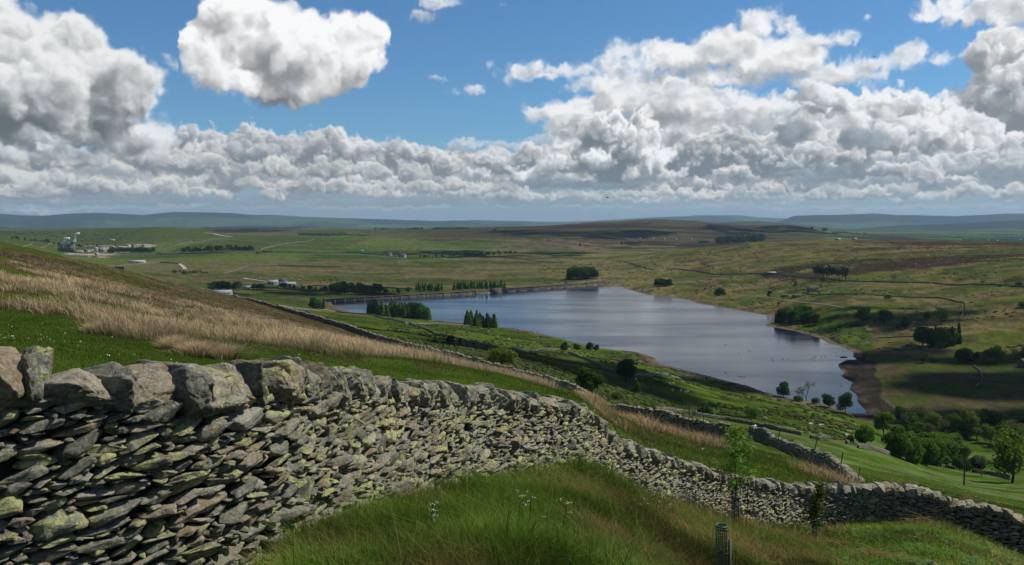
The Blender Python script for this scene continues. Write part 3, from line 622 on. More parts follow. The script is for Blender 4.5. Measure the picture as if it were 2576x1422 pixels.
def col_mat(name, rough=.9, spec=.15, var=.3, scale=6, bump=0, translucent=0):
    m = bpy.data.materials.new(name); m.use_nodes = True; n = NT(m.node_tree); bs = m.node_tree.nodes['Principled BSDF']
    at = n.new('ShaderNodeAttribute', attribute_name='Col').outputs[0]; g = n.new('ShaderNodeNewGeometry').outputs['Position']
    k = n.math('MULTIPLY_ADD', n.noise(g, scale, 5, .65), var * 3, 1 - var * 1.5); cc = n.new('ShaderNodeCombineColor'); [n.l.new(k, cc.inputs[i]) for i in range(3)]
    c = n.mix(1.0, at, cc.outputs[0], 'MULTIPLY'); n.l.new(c, bs.inputs['Base Color'])
    bs.inputs['Roughness'].default_value = rough; bs.inputs['Specular IOR Level'].default_value = spec
    if bump:
        b = n.new('ShaderNodeBump'); b.inputs['Strength'].default_value = .8; b.inputs['Distance'].default_value = bump
        n.l.new(n.noise(g, scale * 2, 6, .7), b.inputs['Height']); n.l.new(b.outputs[0], bs.inputs['Normal'])
    if translucent:
        tr = n.new('ShaderNodeBsdfTranslucent'); n.l.new(c, tr.inputs[0]); mx = n.new('ShaderNodeMixShader'); mx.inputs[0].default_value = translucent
        n.l.new(bs.outputs[0], mx.inputs[1]); n.l.new(tr.outputs[0], mx.inputs[2]); n.l.new(mx.outputs[0], m.node_tree.nodes['Material Output'].inputs[0])
    return m
MAT_HILL = col_mat('fell_cover', scale=.006, var=.18, spec=0)
def far_range(prof, D, depth, seed, base_y=579, c=(.055, .085, .045), c2=(.028, .038, .032), rough=1.0):
    xs = np.array([p[0] for p in prof], float); ys = np.array([p[1] for p in prof], float)
    nx, nd = 460, 46
    x = np.linspace(xs[0], xs[-1], nx); y = np.interp(x, xs, ys) + (fbm(x / 45, x * 0, seed, 4) - .5) * 1.6
    u = np.linspace(-1, 1, nd)
    Xp = (x - 1288) / F
    J, I = np.meshgrid(np.arange(nd), np.arange(nx), indexing='ij')
    Dm = D + u[:, None] * depth * (.75 + .5 * fbm(x / 160, x * 0, seed + 1, 3))[None, :]
    X = Xp[None, :] * Dm; q = np.array([qof(v) for v in y]); crest = EYE - q * D
    base = EYE - qof(base_y) * D - 60
    k = (1 - np.abs(u[:, None]) ** 1.25); 
    gul = np.abs(fbm(X / 900 + u[:, None] * 1.2, Dm / 3800, seed + 3, 5) - .5) * 2
    gul2 = fbm(X / 2600, Dm / 2600, seed + 4, 4)
    sh = np.clip(k - gul * .42 * (1 - k) * k * 3 - (gul2 - .5) * .5 * k * (1 - k) * 3, 0, 1)
    Z = base + (crest[None, :] - base) * sh
    nn = fbm(X / 700, Dm / 500, seed + 5, 5); n2 = fbm(X / 1900, Dm / 1300, seed + 6, 4)
    col = np.array(c)[None, None] * (.7 + .6 * nn[..., None]); m = sstep(.44, .56, n2)[..., None]; col = col * (1 - m) + np.array(c2) * m  # patches of darker cover, enlarged to put relief shading into the colour
    gm = (sstep(.5, .65, fbm(X / 500, Dm / 300, seed + 8, 3)) * (k < .55))[..., None]; col = col * (1 - gm * .7) + np.array((.05, .09, .03)) * gm * .7
    V = np.stack([X, Dm, Z], -1).reshape(-1, 3); a = (J * nx + I)[:-1, :-1].ravel()
    f = np.stack([a, a + 1, a + nx + 1, a + nx], 1)
    return tag(mesh_np('hills', V, f, MAT_HILL, cols=col.reshape(-1, 3), smooth=True), kind='structure')
far_range([(-700,548),(-400,541),(0,537),(60,541),(115,543),(180,537),(240,535),(300,536.5),(360,541),(400,537),(440,533),(520,534),(590,536),(640,541),(700,541),(760,545),(850,548),(1000,553),(1100,556),(1200,554),(1300,556),(1400,558),(1500,556),(1600,555),(1750,562)], 17500, 5200, 70)
far_range([(1380,562),(1480,556),(1640,547),(1780,541),(1860,541),(1900,546),(1970,549),(2030,552),(2150,560)], 21000, 4500, 80)
far_range([(1900,572),(1970,553),(1996,543),(2060,541),(2120,540),(2190,537),(2250,541),(2310,541),(2400,544),(2470,541),(2530,537),(2576,537),(2800,531),(3200,540),(3400,560)], 15500, 4200, 90)
far_range([(2120,578),(2230,569),(2330,564),(2420,561),(2500,557),(2576,554),(2800,548),(3300,556)], 10800, 2300, 95, base_y=586, c=(.036, .046, .028), c2=(.026, .03, .02))
far_range([(1720,573),(1790,561),(1860,557),(1910,556),(1960,560),(2040,568),(2120,578)], 8200, 1500, 97, base_y=582, c=(.075, .088, .045), c2=(.05, .055, .03))
# ---------- the air ----------
def build_haze():
    zlo = float(GZ.min()) - 1.5; zhi = 480.0
    zlo = min(zlo, -320)
    R = 27500
    V = [(sx * R, sy * R, z) for z in (zlo, zhi) for sy in (-1, 1) for sx in (-1, 1)]
    f = np.array([(0, 2, 3, 1), (4, 5, 7, 6), (0, 1, 5, 4), (2, 6, 7, 3), (0, 4, 6, 2), (1, 3, 7, 5)])
    m = bpy.data.materials.new('haze_air'); m.use_nodes = True; n = NT(m.node_tree); n.n.remove(m.node_tree.nodes['Principled BSDF'])
    v = n.new('ShaderNodeVolumePrincipled'); v.inputs['Density'].default_value = HAZE; v.inputs['Color'].default_value = (.50, .76, 1, 1); v.inputs['Anisotropy'].default_value = .25
    n.l.new(v.outputs[0], m.node_tree.nodes['Material Output'].inputs['Volume'])
    return tag(mesh_np('haze', V, f, m), kind='stuff')
HAZE = 2.7e-5
build_haze()
# ---------- clouds added out of the picture to shade the valley ----------
MAT_CLOUD = simple_mat('cloud_white', (.85, .86, .88), 1, .05, .002)
def ico(sub):
    bm = bmesh.new(); bmesh.ops.create_icosphere(bm, subdivisions=sub, radius=1); bm.verts.ensure_lookup_table()
    V = np.array([v.co[:] for v in bm.verts]); f = np.array([[v.index for v in q.verts] for q in bm.faces]); bm.free(); return V, f
ICO = {k: ico(k) for k in (1, 2, 3, 4)}
def cloud(X, Y, Zg, rx, ry, h, seed):
    """a cumulus standing so that its shadow falls round (X, Y)"""
    k = (h - Zg) / LDIR.z; cx, cy = X + LDIR.x * k, Y + LDIR.y * k
    R = random.Random(seed); Vs = []; Fs = []; off = 0
    for i in range(46):
        a = R.uniform(0, 6.283); t = math.sqrt(R.random()) * 1.1; s = R.uniform(.09, .30) * (1.15 - .5 * t)
        V, f = ICO[3]; V = V.copy(); V *= (1 + .25 * (fbm(V[:, 0] * 2 + i, V[:, 1] * 2 + V[:, 2], seed, 4) - .5))[:, None]
        V[:, 2] = np.where(V[:, 2] < 0, V[:, 2] * .35, V[:, 2])
        P = V * np.array([s * rx, s * ry, s * (rx + ry) * .33]) + np.array([cx + math.cos(a) * t * rx, cy + math.sin(a) * t * ry, h + R.uniform(0, .12) * rx])
        Vs.append(P); Fs.append(f + off); off += len(P)
    return tag(mesh_np('cloud', np.concatenate(Vs), np.concatenate(Fs), MAT_CLOUD, smooth=True), kind='structure')
for (x, y, rx, ry, sd) in CLOUD_SPOTS if 'CLOUD_SPOTS' in globals() else [(2420, 965, 190, 120, 1), (1390, 905, 80, 100, 2), (760, 735, 120, 90, 5), (1450, 585, 420, 300, 6), (1950, 578, 300, 260, 8), (2250, 800, 80, 60, 9), (1620, 980, 50, 60, 10), (1240, 640, 260, 160, 12)]:
    p = hit(x, y); cloud(p.x, p.y, p.z, rx, ry, 1500, sd)
# ---------- dam ----------
MAT_DAM = simple_mat('weathered_dam_concrete', (.050, .047, .044), .9, .3, .25, c2=(.10, .09, .08), bump=.05)
MAT_DAMTOP = simple_mat('dam_coping_stone', (.17, .16, .145), .9, .2, .4)
def prism(P0, P1, z0, z1, w):
    """box from P0 to P1 (XY), w wide, between heights"""
    a = np.array(P0[:2], float); b = np.array(P1[:2], float); t = (b - a) / np.linalg.norm(b - a); n = np.array([t[1], -t[0]]) * w / 2
    c = [a + n, b + n, b - n, a - n]; V = [(*p, z0) for p in c] + [(*p, z1) for p in c]
    return V, [(3, 2, 1, 0), (4, 5, 6, 7), (0, 1, 5, 4), (1, 2, 6, 5), (2, 3, 7, 6), (3, 0, 4, 7)]
def join(L):
    V = []; Fq = []
    for v, f in L:
        o = len(V); V += list(v); Fq += [tuple(i + o for i in q) for q in f]
    return np.array(V, float), np.array(Fq)
def build_dam():
    A = np.array(onz(815, 764)); B = np.array(onz(1195, 740.5)); C = np.array(onz(1240, 737.5)); E = np.array(onz(1518, 716.5))
    back = lambda P, k: P + np.array([.25, .97]) * k
    A, B, C, E = back(A, 1), back(B, 1), back(C, 1), back(E, 1)
    root = empty('reservoir_dam', (*((A + E) / 2), 0)); tag(root, 'long dark dam wall holding back the far side of the reservoir, broken by a spillway', 'dam')
    o = np.array([(A[0] + E[0]) / 2, (A[1] + E[1]) / 2, 0])
    def put(name, L, m):
        V, f = join(L); return mesh_np(name, V - o, f, m, root)
    for nm, P, Q in (('wave_wall', A, B), ('wave_wall', C, E)):
        L = [prism(P, Q, -6, 4.6, 4.5)]; w = put(nm, L, MAT_DAM)
        n = int(np.linalg.norm(Q - P) / 13); tt = (Q - P) / np.linalg.norm(Q - P); nn = np.array([tt[1], -tt[0]])
        for i in range(n + 1):
            c = P + (Q - P) * i / n + nn * 2.45; V, f = join([prism(c - tt * .28, c + tt * .28, -5, 4.3, .5)]); mesh_np('buttress', V - o, f, MAT_DAMTOP, w)
        V, f = join([prism(P, Q, 4.603, 5.1, 5.2)]); mesh_np('coping', V - o, f, MAT_DAM, w)
    put('spillway', [prism(B, C, -6, 1.2, 5)], MAT_DAMTOP)
    t = (C - B) / np.linalg.norm(C - B); put('valve_tower', [prism(C - t * 3, C + t * 12, -6, 6.6, 9)], MAT_DAM)
    put('embankment', [prism(back(A, 7), back(E, 7), -30, 3.5, 9.5)], simple_mat('grass_bank', (.05, .07, .02), .95, .3, .1))
build_dam()
# ---------- stones ----------
def stone_shape(V, seed, k=9, p=9, strata=.035, box=True):
    R = np.random.default_rng(seed)
    N = []
    if box:
        for ax in range(3):
            for s in (-1, 1):
                v = R.normal(0, .16, 3); v[ax] += s; N.append(v / np.linalg.norm(v))
    for _ in range(k): v = R.normal(0, 1, 3); N.append(v / np.linalg.norm(v))
    N = np.array(N); d = np.concatenate([R.uniform(.72, 1.0, 6 if box else 0), R.uniform(.66, 1.10, k)])
    dt = np.clip(V @ N.T, 0, None) / d
    r = np.minimum((dt ** p).sum(1) ** (-1 / p), 1.18)
    P = V * r[:, None]
    if strata:
        z = P[:, 2] * 5 + P[:, 0] * .8 + R.uniform(0, 9)
        P[:, :2] *= (1 + strata * (vnoise(z, z * 0 + seed) - .5) * 4)[:, None]
        P *= (1 + .07 * (fbm(P[:, 0] * 3 + 5, P[:, 1] * 3 + P[:, 2] * 2.5, seed, 3) - .5))[:, None]
    return P
def hull_stone(seed, sub, blocky=False):
    """a broken slab: convex hull of a few points, edges left sharp, faces roughened"""
    R = np.random.default_rng(seed); n = 15 if not blocky else 20
    P = R.uniform(-1, 1, (n, 3)); k = np.abs(P).max(1)[:, None]; P = P / k * R.uniform(.86, 1.0, (n, 1))
    P *= (1.0 / np.maximum(1, (np.abs(P) ** (3.2 if blocky else 2.6)).sum(1) ** (1 / (3.2 if blocky else 2.6)) * .92))[:, None] * 1.12
    if not blocky:
        t = R.uniform(.25, .7) * R.choice([-1, 1]); P[:, 2] *= 1 - np.clip(t * P[:, 0], 0, 1) * .75; P[:, 2] *= 1 - .3 * np.abs(P[:, 0]) ** 2; P[:, 2] += .25 * R.normal() * P[:, 0]
    bm = bmesh.new()
    for p in P: bm.verts.new(p)
    bmesh.ops.convex_hull(bm, input=bm.verts[:])
    for v in [v for v in bm.verts if not v.link_faces]: bm.verts.remove(v)
    if sub: bmesh.ops.bevel(bm, geom=bm.edges[:] + bm.verts[:], offset=.05 if not blocky else .07, segments=1, affect='EDGES', clamp_overlap=True)
    bmesh.ops.triangulate(bm, faces=bm.faces[:])
    for _ in range(sub):
        bmesh.ops.subdivide_edges(bm, edges=[e for e in bm.edges if e.calc_length() > .22 / (1 + .4 * sub)], cuts=1, use_grid_fill=True); bmesh.ops.triangulate(bm, faces=bm.faces[:])
    bm.verts.ensure_lookup_table(); bm.verts.index_update(); bm.normal_update()
    V = np.array([v.co[:] for v in bm.verts]); f = np.array([[v.index for v in q.verts] for q in bm.faces]); N = np.array([v.normal[:] for v in bm.verts]); bm.free()
    if sub:
        d = (fbm(V[:, 0] * 2.6 + seed, V[:, 1] * 2.6 + V[:, 2] * 5.0, seed, 4, .6) - .5) * .22 + (vnoise(V[:, 2] * 9 + V[:, 0] * 1.5, V[:, 1] * 2, seed) - .5) * .05
        V = V + N * d[:, None]
    return V, f
NSH = 26
LIB = {1: [hull_stone(100 + i, 0) for i in range(NSH)], 2: [hull_stone(100 + i, 1) for i in range(NSH)], 3: [hull_stone(100 + i, 2) for i in range(NSH)]}
print('lib', [len(LIB[k][0][0]) for k in (1, 2, 3)])
def batch_stones(items, lod):
    """items: (centre(3), axes(3x3 rows), half sizes(3), shape id, rnd, rnd2)"""
    VV = []; FF = []; r1 = []; r2 = []; off = 0
    for sid in range(NSH):
        it = [i for i in items if i[3] == sid]
        if not it: continue
        L, f0 = LIB[lod][sid]; nv = len(L); n = len(it)
        C = np.array([i[0] for i in it]); A = np.array([i[1] for i in it]); H = np.array([i[2] for i in it])
        V = np.einsum('nvk,nkj->nvj', L[None] * H[:, None, :], A) + C[:, None, :]
        VV.append(V.reshape(-1, 3)); FF.append((f0[None] + (np.arange(n) * nv)[:, None, None]).reshape(-1, 3) + off); off += n * nv
        r1.append(np.repeat([i[4] for i in it], nv)); r2.append(np.repeat([i[5] for i in it], nv))
    return np.concatenate(VV), np.concatenate(FF), np.concatenate(r1), np.concatenate(r2)
def stone_material(name, lichen=1.0, obj_rnd=False, tone=1.0):
    m = bpy.data.materials.new(name); m.use_nodes = True; n = NT(m.node_tree); bs = m.node_tree.nodes['Principled BSDF']
    g = n.new('ShaderNodeNewGeometry').outputs['Position']
    if obj_rnd:
        r = n.new('ShaderNodeObjectInfo').outputs['Random']; r2 = n.math('FRACT', n.math('MULTIPLY', r, 17.31))
    else:
        r = n.new('ShaderNodeAttribute', attribute_name='rnd').outputs['Fac']; r2 = n.new('ShaderNodeAttribute', attribute_name='rnd2').outputs['Fac']
    k = tone
    base = n.ramp(r, (0, (.082 * k, .080 * k, .060 * k)), (.3, (.130 * k, .123 * k, .088 * k)), (.62, (.175 * k, .163 * k, .118 * k)), (.86, (.165 * k, .125 * k, .074 * k)), (1, (.22 * k, .208 * k, .165 * k)))
    gs = n.mapping(g, (1, 1, 1.7), (.25, .1, 0))
    n1 = n.noise(gs, 9, 8, .7); n2 = n.noise(g, 48, 6, .8); n3 = n.noise(g, 3.2, 4, .6)
    v = n.math('ADD', n.math('MULTIPLY', n1, 2.3), n.math('ADD', n.math('MULTIPLY', n2, 3.0), -1.5), clamp=False); cc = n.new('ShaderNodeCombineColor'); [n.l.new(v, cc.inputs[i]) for i in range(3)]
    c = n.mix(1.0, base, cc.outputs[0], 'MULTIPLY')
    # rust
    off = n.math('MULTIPLY', r2, 9.0); gv = n.new('ShaderNodeVectorMath', operation='ADD'); n.l.new(g, gv.inputs[0]); n.l.new(off, gv.inputs[1])
    ru = n.noise(gv.outputs[0], 6.5, 6, .7); c = n.mix(n.math('MULTIPLY', n.ramp(ru, (.58, 0.), (.66, 1.)), n.ramp(r2, (.55, 0.), (.75, .75))), c, (.24, .125, .05))
    # pale grey crust
    cr = n.noise(gv.outputs[0], 19, 7, .8); c = n.mix(n.math('MULTIPLY', n.ramp(cr, (.52, 0.), (.60, 1.)), .75), c, (.36, .36, .33))
    # dark crust
    dk = n.noise(g, 11, 6, .75); c = n.mix(n.ramp(dk, (.60, 0.), (.68, .6)), c, (.035, .035, .032))
    # yellow-green map lichen, on some stones far more than on others
    li = n.noise(gv.outputs[0], 7.5, 8, .72, .4); thr = n.math('MULTIPLY_ADD', n.math('POWER', r2, 1.6), -.15 * lichen, .640)
    lf = n.math('MULTIPLY', n.math('SUBTRACT', li, thr), 34, clamp=True)
    up = n.new('ShaderNodeNewGeometry').outputs['Normal']
    c = n.mix(n.math('MULTIPLY', lf, .9), c, n.mix(n.ramp(n2, (.35, 0.), (.62, 1.)), (.19, .20, .06), (.50, .50, .24)))
    n.l.new(c, bs.inputs['Base Color']); bs.inputs['Roughness'].default_value = .93; bs.inputs['Specular IOR Level'].default_value = .06
    b = n.new('ShaderNodeBump'); b.inputs['Strength'].default_value = .9; b.inputs['Distance'].default_value = .05
    hh = n.math('ADD', n.noise(gs, 12, 9, .72), n.math('MULTIPLY', lf, .06)); n.l.new(hh, b.inputs['Height']); n.l.new(b.outputs[0], bs.inputs['Normal'])
    return m
MAT_STONE = stone_material('lichened_slate_rubble', 1.55, tone=1.3); MAT_COPE = stone_material('lichened_coping_boulder', 1.0, True, 1.3)
MAT_CORE = simple_mat('wall_hearting', (.035, .034, .028), .95, .3, 8, bump=.03)
MAT_FARSTONE = stone_material('field_wall_stone', .6, False, 1.0)
# ---------- the near dry-stone wall ----------
NW = [(-900,848,4.0),(-560,855,4.25),(-200,863,4.65),(0,871,4.95),(240,887,5.35),(520,903,5.9),(700,898,6.9),(850,918,8.2),(1000,943,9.9),(1170,960,12.3),(1350,985,14.8),(1450,1006,16.6),(1500,1055,17.8),(1540,1098,18.7),(1620,1120,20),
      (1700,1148,21.8),(1780,1174,23.2),(1860,1193,24.6),(2000,1213,26.6),(2100,1214,27.1),(2200,1211,27.4),(2330,1222,27.3),(2400,1252,27),(2500,1263,26.5),(2560,1288,26),(2640,1335,26),(2900,1480,26.5)]
def near_wall():
    P = []
    for (x, y, D) in NW:
        d = ray(x, y); k = D / d[1]; P.append((d[0] * k, D, EYE + d[2] * k))
    P = np.array(P); L = np.concatenate([[0], np.cumsum(np.hypot(*np.diff(P[:, :2], axis=0).T))]); Stot = L[-1]
    ss = np.arange(0, Stot, .05); px = np.interp(ss, L, P[:, 0]); py = np.interp(ss, L, P[:, 1]); pz = np.interp(ss, L, P[:, 2])
    def sm(a, k):
        ker = np.ones(k) / k; return np.convolve(np.pad(a, k // 2, mode='edge'), ker, 'valid')[:len(a)]
    px, py, pz = sm(px, 31), sm(py, 31), sm(pz, 9)
    tx, ty = np.gradient(px), np.gradient(py); tl = np.hypot(tx, ty); tx /= tl; ty /= tl
    nx, ny = ty, -tx
    COPE = .26
    gb = gz(px + nx * .4, py + ny * .4); gb = np.minimum(gb, gz(px, py))
    top = pz - COPE; base = np.minimum(gb - .12, top - .75)
    at = lambda a, s: np.interp(s, ss, a)
    root = empty('dry_stone_wall', (float(at(px, 12)), float(at(py, 12)), float(at(base, 12))))
    tag(root, 'big grey dry stone wall in the foreground, blotched with yellow lichen, topped with rounded boulders', 'wall', 'dry stone walls', 'thing')
    O = np.array(root.location[:])
    root_inv = -O
    # hearting
    q = np.arange(0, len(ss), 3); V = []
    for o_, zz in ((.20, base), (.10, top - .0), (-.17, top - .0), (-.30, base)):
        V.append(np.stack([px[q] + nx[q] * o_, py[q] + ny[q] * o_, zz[q]], 1))
    m_ = len(q); V = np.concatenate(V); a = np.arange(m_ - 1); Fs = [np.stack([a + k * m_, a + 1 + k * m_, a + 1 + (k + 1) * m_, a + (k + 1) * m_], 1) for k in range(3)]
    mesh_np('hearting', V - O, np.concatenate(Fs), MAT_CORE, root)
    # face: pack flattened stones into the elevation, large first
    res = .0125; HH = float((top - base).max()); nc, nr = int(Stot / res), int(HH / res) + 2
    occ = np.zeros((nc, nr), np.uint8); R = random.Random(11)
    for c in range(nc): occ[c, int((at(top, c * res) - at(base, c * res)) / res) + 1:] = 2
    hs = np.array([at(top, c * res) - at(base, c * res) for c in range(0, nc, 8)])
    items = {2: [], 3: []}
    def attempt(n, w0, w1, a0, a1, tol, tilt, pad):
        cnt = 0
        for _ in range(n):
            s = R.uniform(.1, Stot - .1); w = R.uniform(w0, w1); h = w * R.uniform(a0, a1); H = hs[min(len(hs) - 1, int(s / res / 8))]
            z = R.uniform(-.02, H - h * .35)
            th = R.gauss(.04 + .06 * (s < 9), tilt * .62); ct, st_ = math.cos(th), math.sin(th)
            ca = int(s / res); ra = int(z / res); e = int(w / 2 / res) + 2
            c0, c1, r0, r1 = max(0, ca - e), min(nc, ca + e + 1), max(0, ra - e), min(nr, ra + e + 1)
            if c1 - c0 < 2 or r1 - r0 < 2: continue
            C, Rr = _grid(c0 - ca, c1 - ca, r0 - ra, r1 - ra)
            u = (C * ct + Rr * st_) * res / (w / 2); v = (-C * st_ + Rr * ct) * res / (h / 2)
            m = (np.abs(u) ** 3.6 + np.abs(v) ** 3.6) < 1
            sub = occ[c0:c1, r0:r1]; k = (sub[m] > 0).mean() if m.any() else 1
            if k > tol: continue
            mm = (np.abs(u) ** 3.6 + np.abs(v) ** 3.6) < pad; sub[mm & (sub == 0)] = 1
            place(s, z, w, h, th); cnt += 1
        return cnt
    cache = {}
    def _grid(a, b, c, d):
        k = (a, b, c, d)
        if k not in cache: cache[k] = np.meshgrid(np.arange(a, b), np.arange(c, d), indexing='ij')
        return cache[k]
    def place(s, z, w, h, th):
        X, Y, Zb = at(px, s), at(py, s), at(base, s); T = np.array([at(tx, s), at(ty, s), 0]); N = np.array([T[1], -T[0], 0]); U = np.array([0, 0, 1.])
        H = at(top, s) - Zb; off = .33 - .10 * z / max(H, .5); dp = R.uniform(.75, 1.25) * min(max(h * 1.5, .10), .26)
        yaw = R.gauss(0, .16); A0 = T * math.cos(yaw) + N * math.sin(yaw); A1 = np.cross(U, A0)
        a0 = A0 * math.cos(th) + U * math.sin(th); a2 = -A0 * math.sin(th) + U * math.cos(th)
        pit = R.gauss(0, .12); a1 = A1 * math.cos(pit) + a2 * math.sin(pit); a2 = np.cross(a0, a1)
        prot = R.gauss(0, .018) + (.02 if w > .3 else 0)
        c = np.array([X, Y, Zb + z]) + N * (off - dp / 2 + prot)
        D = Y
        items[3 if (D < 9.5 and w > .11) or (D < 15 and w > .24) else 2].append((c - O, np.array([a0, a1, a2]), np.array([w * .56, dp * .62, h * .66]), R.randrange(NSH), R.random(), R.random()))
    attempt(260, .24, .38, .38, .54, .0, .25, .92)
    attempt(7000, .18, .31, .16, .34, .03, .22, .93)
    attempt(40000, .13, .26, .18, .36, .07, .20, .95)
    attempt(90000, .08, .17, .22, .50, .11, .24, .98)
    attempt(120000, .045, .09, .28, .65, .18, .35, 1.0)
    for lod in (3, 2):
        V, f, r, r2 = batch_stones(items[lod], lod)
        mesh_np('wall_face' if lod == 3 else 'wall_face', V, f, MAT_STONE, root, attrs={'rnd': r, 'rnd2': r2})
    print('near stones', len(items[3]), len(items[2]))
    # coping: a row of boulders on edge, each one a part
    mes = []
    for i in range(14):
        Pp, f4 = hull_stone(700 + i, 3, True)
        o = mesh_np('coping_stone', Pp, f4, MAT_COPE); me = o.data; bpy.data.objects.remove(o); mes.append(me)
    s = .2; k = 0; far = []
    while s < Stot - .2:
        up_ = .5 + .5 * math.sin(s * .9 + 1); w = (R.uniform(.12, .24) if R.random() < .25 + .5 * up_ else R.uniform(.2, .38)) * (1.0 if at(py, s) < 14 else 1.1); h = R.uniform(.19, .28) * (1.2 if w < .2 else 1) * (1 + .22 * (R.random() < .15)); dp = R.uniform(.46, .62)
        s2 = s + w * .44; X, Y = at(px, s2), at(py, s2); T = Vector((at(tx, s2), at(ty, s2), 0)); slope = (at(top, s2 + .2) - at(top, s2 - .2)) / .4
        a = math.atan(slope)
        rot = Matrix((T, (-T.y, T.x, 0), (0, 0, 1))).transposed().to_euler()
        o = bpy.data.objects.new('coping_stone', mes[R.randrange(14)]); COL.objects.link(o); o.parent = root
        o.rotation_mode = 'XYZ'
        Rm = Matrix.Rotation(math.atan2(T.y, T.x), 3, 'Z') @ Matrix.Rotation(-a * .8 + R.gauss(0, .17), 3, 'Y') @ Matrix.Rotation(R.gauss(0, .12), 3, 'X')
        o.rotation_euler = Rm.to_euler(); o.scale = (w * .60, dp * .52, h * .56)
        z = at(top, s2) + h * .30 - .03
        o.location = (X - O[0], Y - O[1], z - O[2]); s += w * .86; k += 1
    print('cope', k)
    return root
near_wall()
# ---------- field walls further off ----------
def path_world(pts, step, dmin=90):
    W = [hit(x, y, dmin) for x, y in pts]
    W = np.array([[p.x, p.y] for p in W]); L = np.concatenate([[0], np.cumsum(np.hypot(*np.diff(W, axis=0).T))])
    n = max(3, int(L[-1] / step) + 1); s = np.linspace(0, L[-1], n); X = np.interp(s, L, W[:, 0]); Y = np.interp(s, L, W[:, 1])
    return s, X, Y, gz(X, Y)
def wall_along(name, s, X, Y, Z, h, th, stone, label, group='dry stone walls', mat=None, cat='wall', seed=0, cope=1.0, ragged=.12, cols=None, hprof=None):
    R = np.random.default_rng(seed + 5); n = len(s)
    tx, ty = np.gradient(X), np.gradient(Y); l = np.hypot(tx, ty) + 1e-9; tx, ty = tx / l, ty / l; nx, ny = ty, -tx
    hh = h * (1 + ragged * (fbm(s / 3.0, s * 0 + seed, 7, 3) - .5) * 2) * (1 if hprof is None else np.interp(s / s[-1], *hprof))
    O = np.array([X[n // 2], Y[n // 2], Z[n // 2]])
    root = empty(name, tuple(O)); tag(root, label, cat, group, 'thing')
    V = []
    for o_, k in ((th * .42, -.2), (th * .30, .86), (-th * .30, .86), (-th * .42, -.2)):
        V.append(np.stack([X + nx * o_, Y + ny * o_, Z + np.where(k < 0, -.35, hh * k)], 1))
    V = np.concatenate(V); a = np.arange(n - 1); Fs = [np.stack([a + k * n, a + 1 + k * n, a + 1 + (k + 1) * n, a + (k + 1) * n], 1) for k in range(3)]
    Fs.append(np.array([[0, n, 2 * n, 3 * n], [n - 1, 4 * n - 1, 3 * n - 1, 2 * n - 1]]))
    mesh_np('hearting', V - O, np.concatenate(Fs), MAT_CORE, root)
    tot = s[-1]; items = []
    def add(si, z, w, hgt, dp, off, tilt):
        x, y, zz, t0, t1, H = (np.interp(si, s, q) for q in (X, Y, Z, tx, ty, hh))
        T = np.array([t0, t1, 0]); N = np.array([t1, -t0, 0]); U = np.array([0, 0, 1.]); ct, st_ = math.cos(tilt), math.sin(tilt)
        items.append((np.array([x, y, zz + z * H]) + N * off - O, np.array([T * ct + U * st_, -N, -T * st_ + U * ct]), np.array([w, dp, hgt]) * .56, int(R.integers(NSH)), R.random(), R.random()))
    rows = max(3, int(h * .85 / (stone * .42)))
    for r_ in range(rows):
        si = R.uniform(0, stone)
        while si < tot:
            w = stone * R.uniform(.6, 1.5); z = (r_ + .5) / rows * .86
            add(si + w / 2, z + R.normal(0, .015), w * 1.05, h * .86 / rows * R.uniform(.9, 1.35), th * .5, th * (.40 - .10 * z), R.normal(0, .12)); si += w * .95
    si = 0
    while si < tot:
        w = stone * R.uniform(.7, 1.4) * .8; add(si + w / 2, .93 + R.normal(0, .03), w * 1.1, h * .22 * cope * R.uniform(.7, 1.4), th * .8, 0, R.normal(.1, .35)); si += w * .85
    Vv, f, r, r2 = batch_stones(items, 1)
    mesh_np('stonework', Vv, f, mat or MAT_FARSTONE, root, attrs={'rnd': r, 'rnd2': r2}); return root
# the long wall down the slope: footing given as (x, y, distance)
def mid_path(P, step):
    W = []
    for (x, y, D) in P: d = ray(x, y); W.append((d[0] / d[1] * D, D))
    W = np.array(W); L = np.concatenate([[0], np.cumsum(np.hypot(*np.diff(W, axis=0).T))]); n = int(L[-1] / step); s = np.linspace(0, L[-1], n)
    X, Y = np.interp(s, L, W[:, 0]), np.interp(s, L, W[:, 1]); k = 9
    Xs = np.convolve(np.pad(X, k // 2, mode='edge'), np.ones(k) / k, 'valid'); Ys = np.convolve(np.pad(Y, k // 2, mode='edge'), np.ones(k) / k, 'valid')
    return s, Xs, Ys, gz(Xs, Ys)
wall_along('dry_stone_wall', *mid_path([(585,757,335),(700,784,290),(850,830,250),(1000,874,215),(1130,905,185),(1300,953,155),(1430,990,135),(1520,1041,125),(1640,1063,115),(1760,1093,102),(1838,1108,94)], .8), 1.65, .8, .5,
           'long dry stone wall running down the hill beyond the rushes to a broken end', seed=1, ragged=.22)
wall_along('dry_stone_wall', *mid_path([(1888,1104,101),(1960,1130,89),(2040,1160,77),(2110,1192,65),(2166,1224,55)], .5), 1.35, .7, .40,
           'tumbledown dry stone wall with leaning posts, joining the foreground wall at the right', seed=2, ragged=.3, hprof=([0, .12, .2, .35, .42, .6, .7, .85, 1], [1.1, 1.1, .75, .6, .9, .65, .85, .6, .25]))
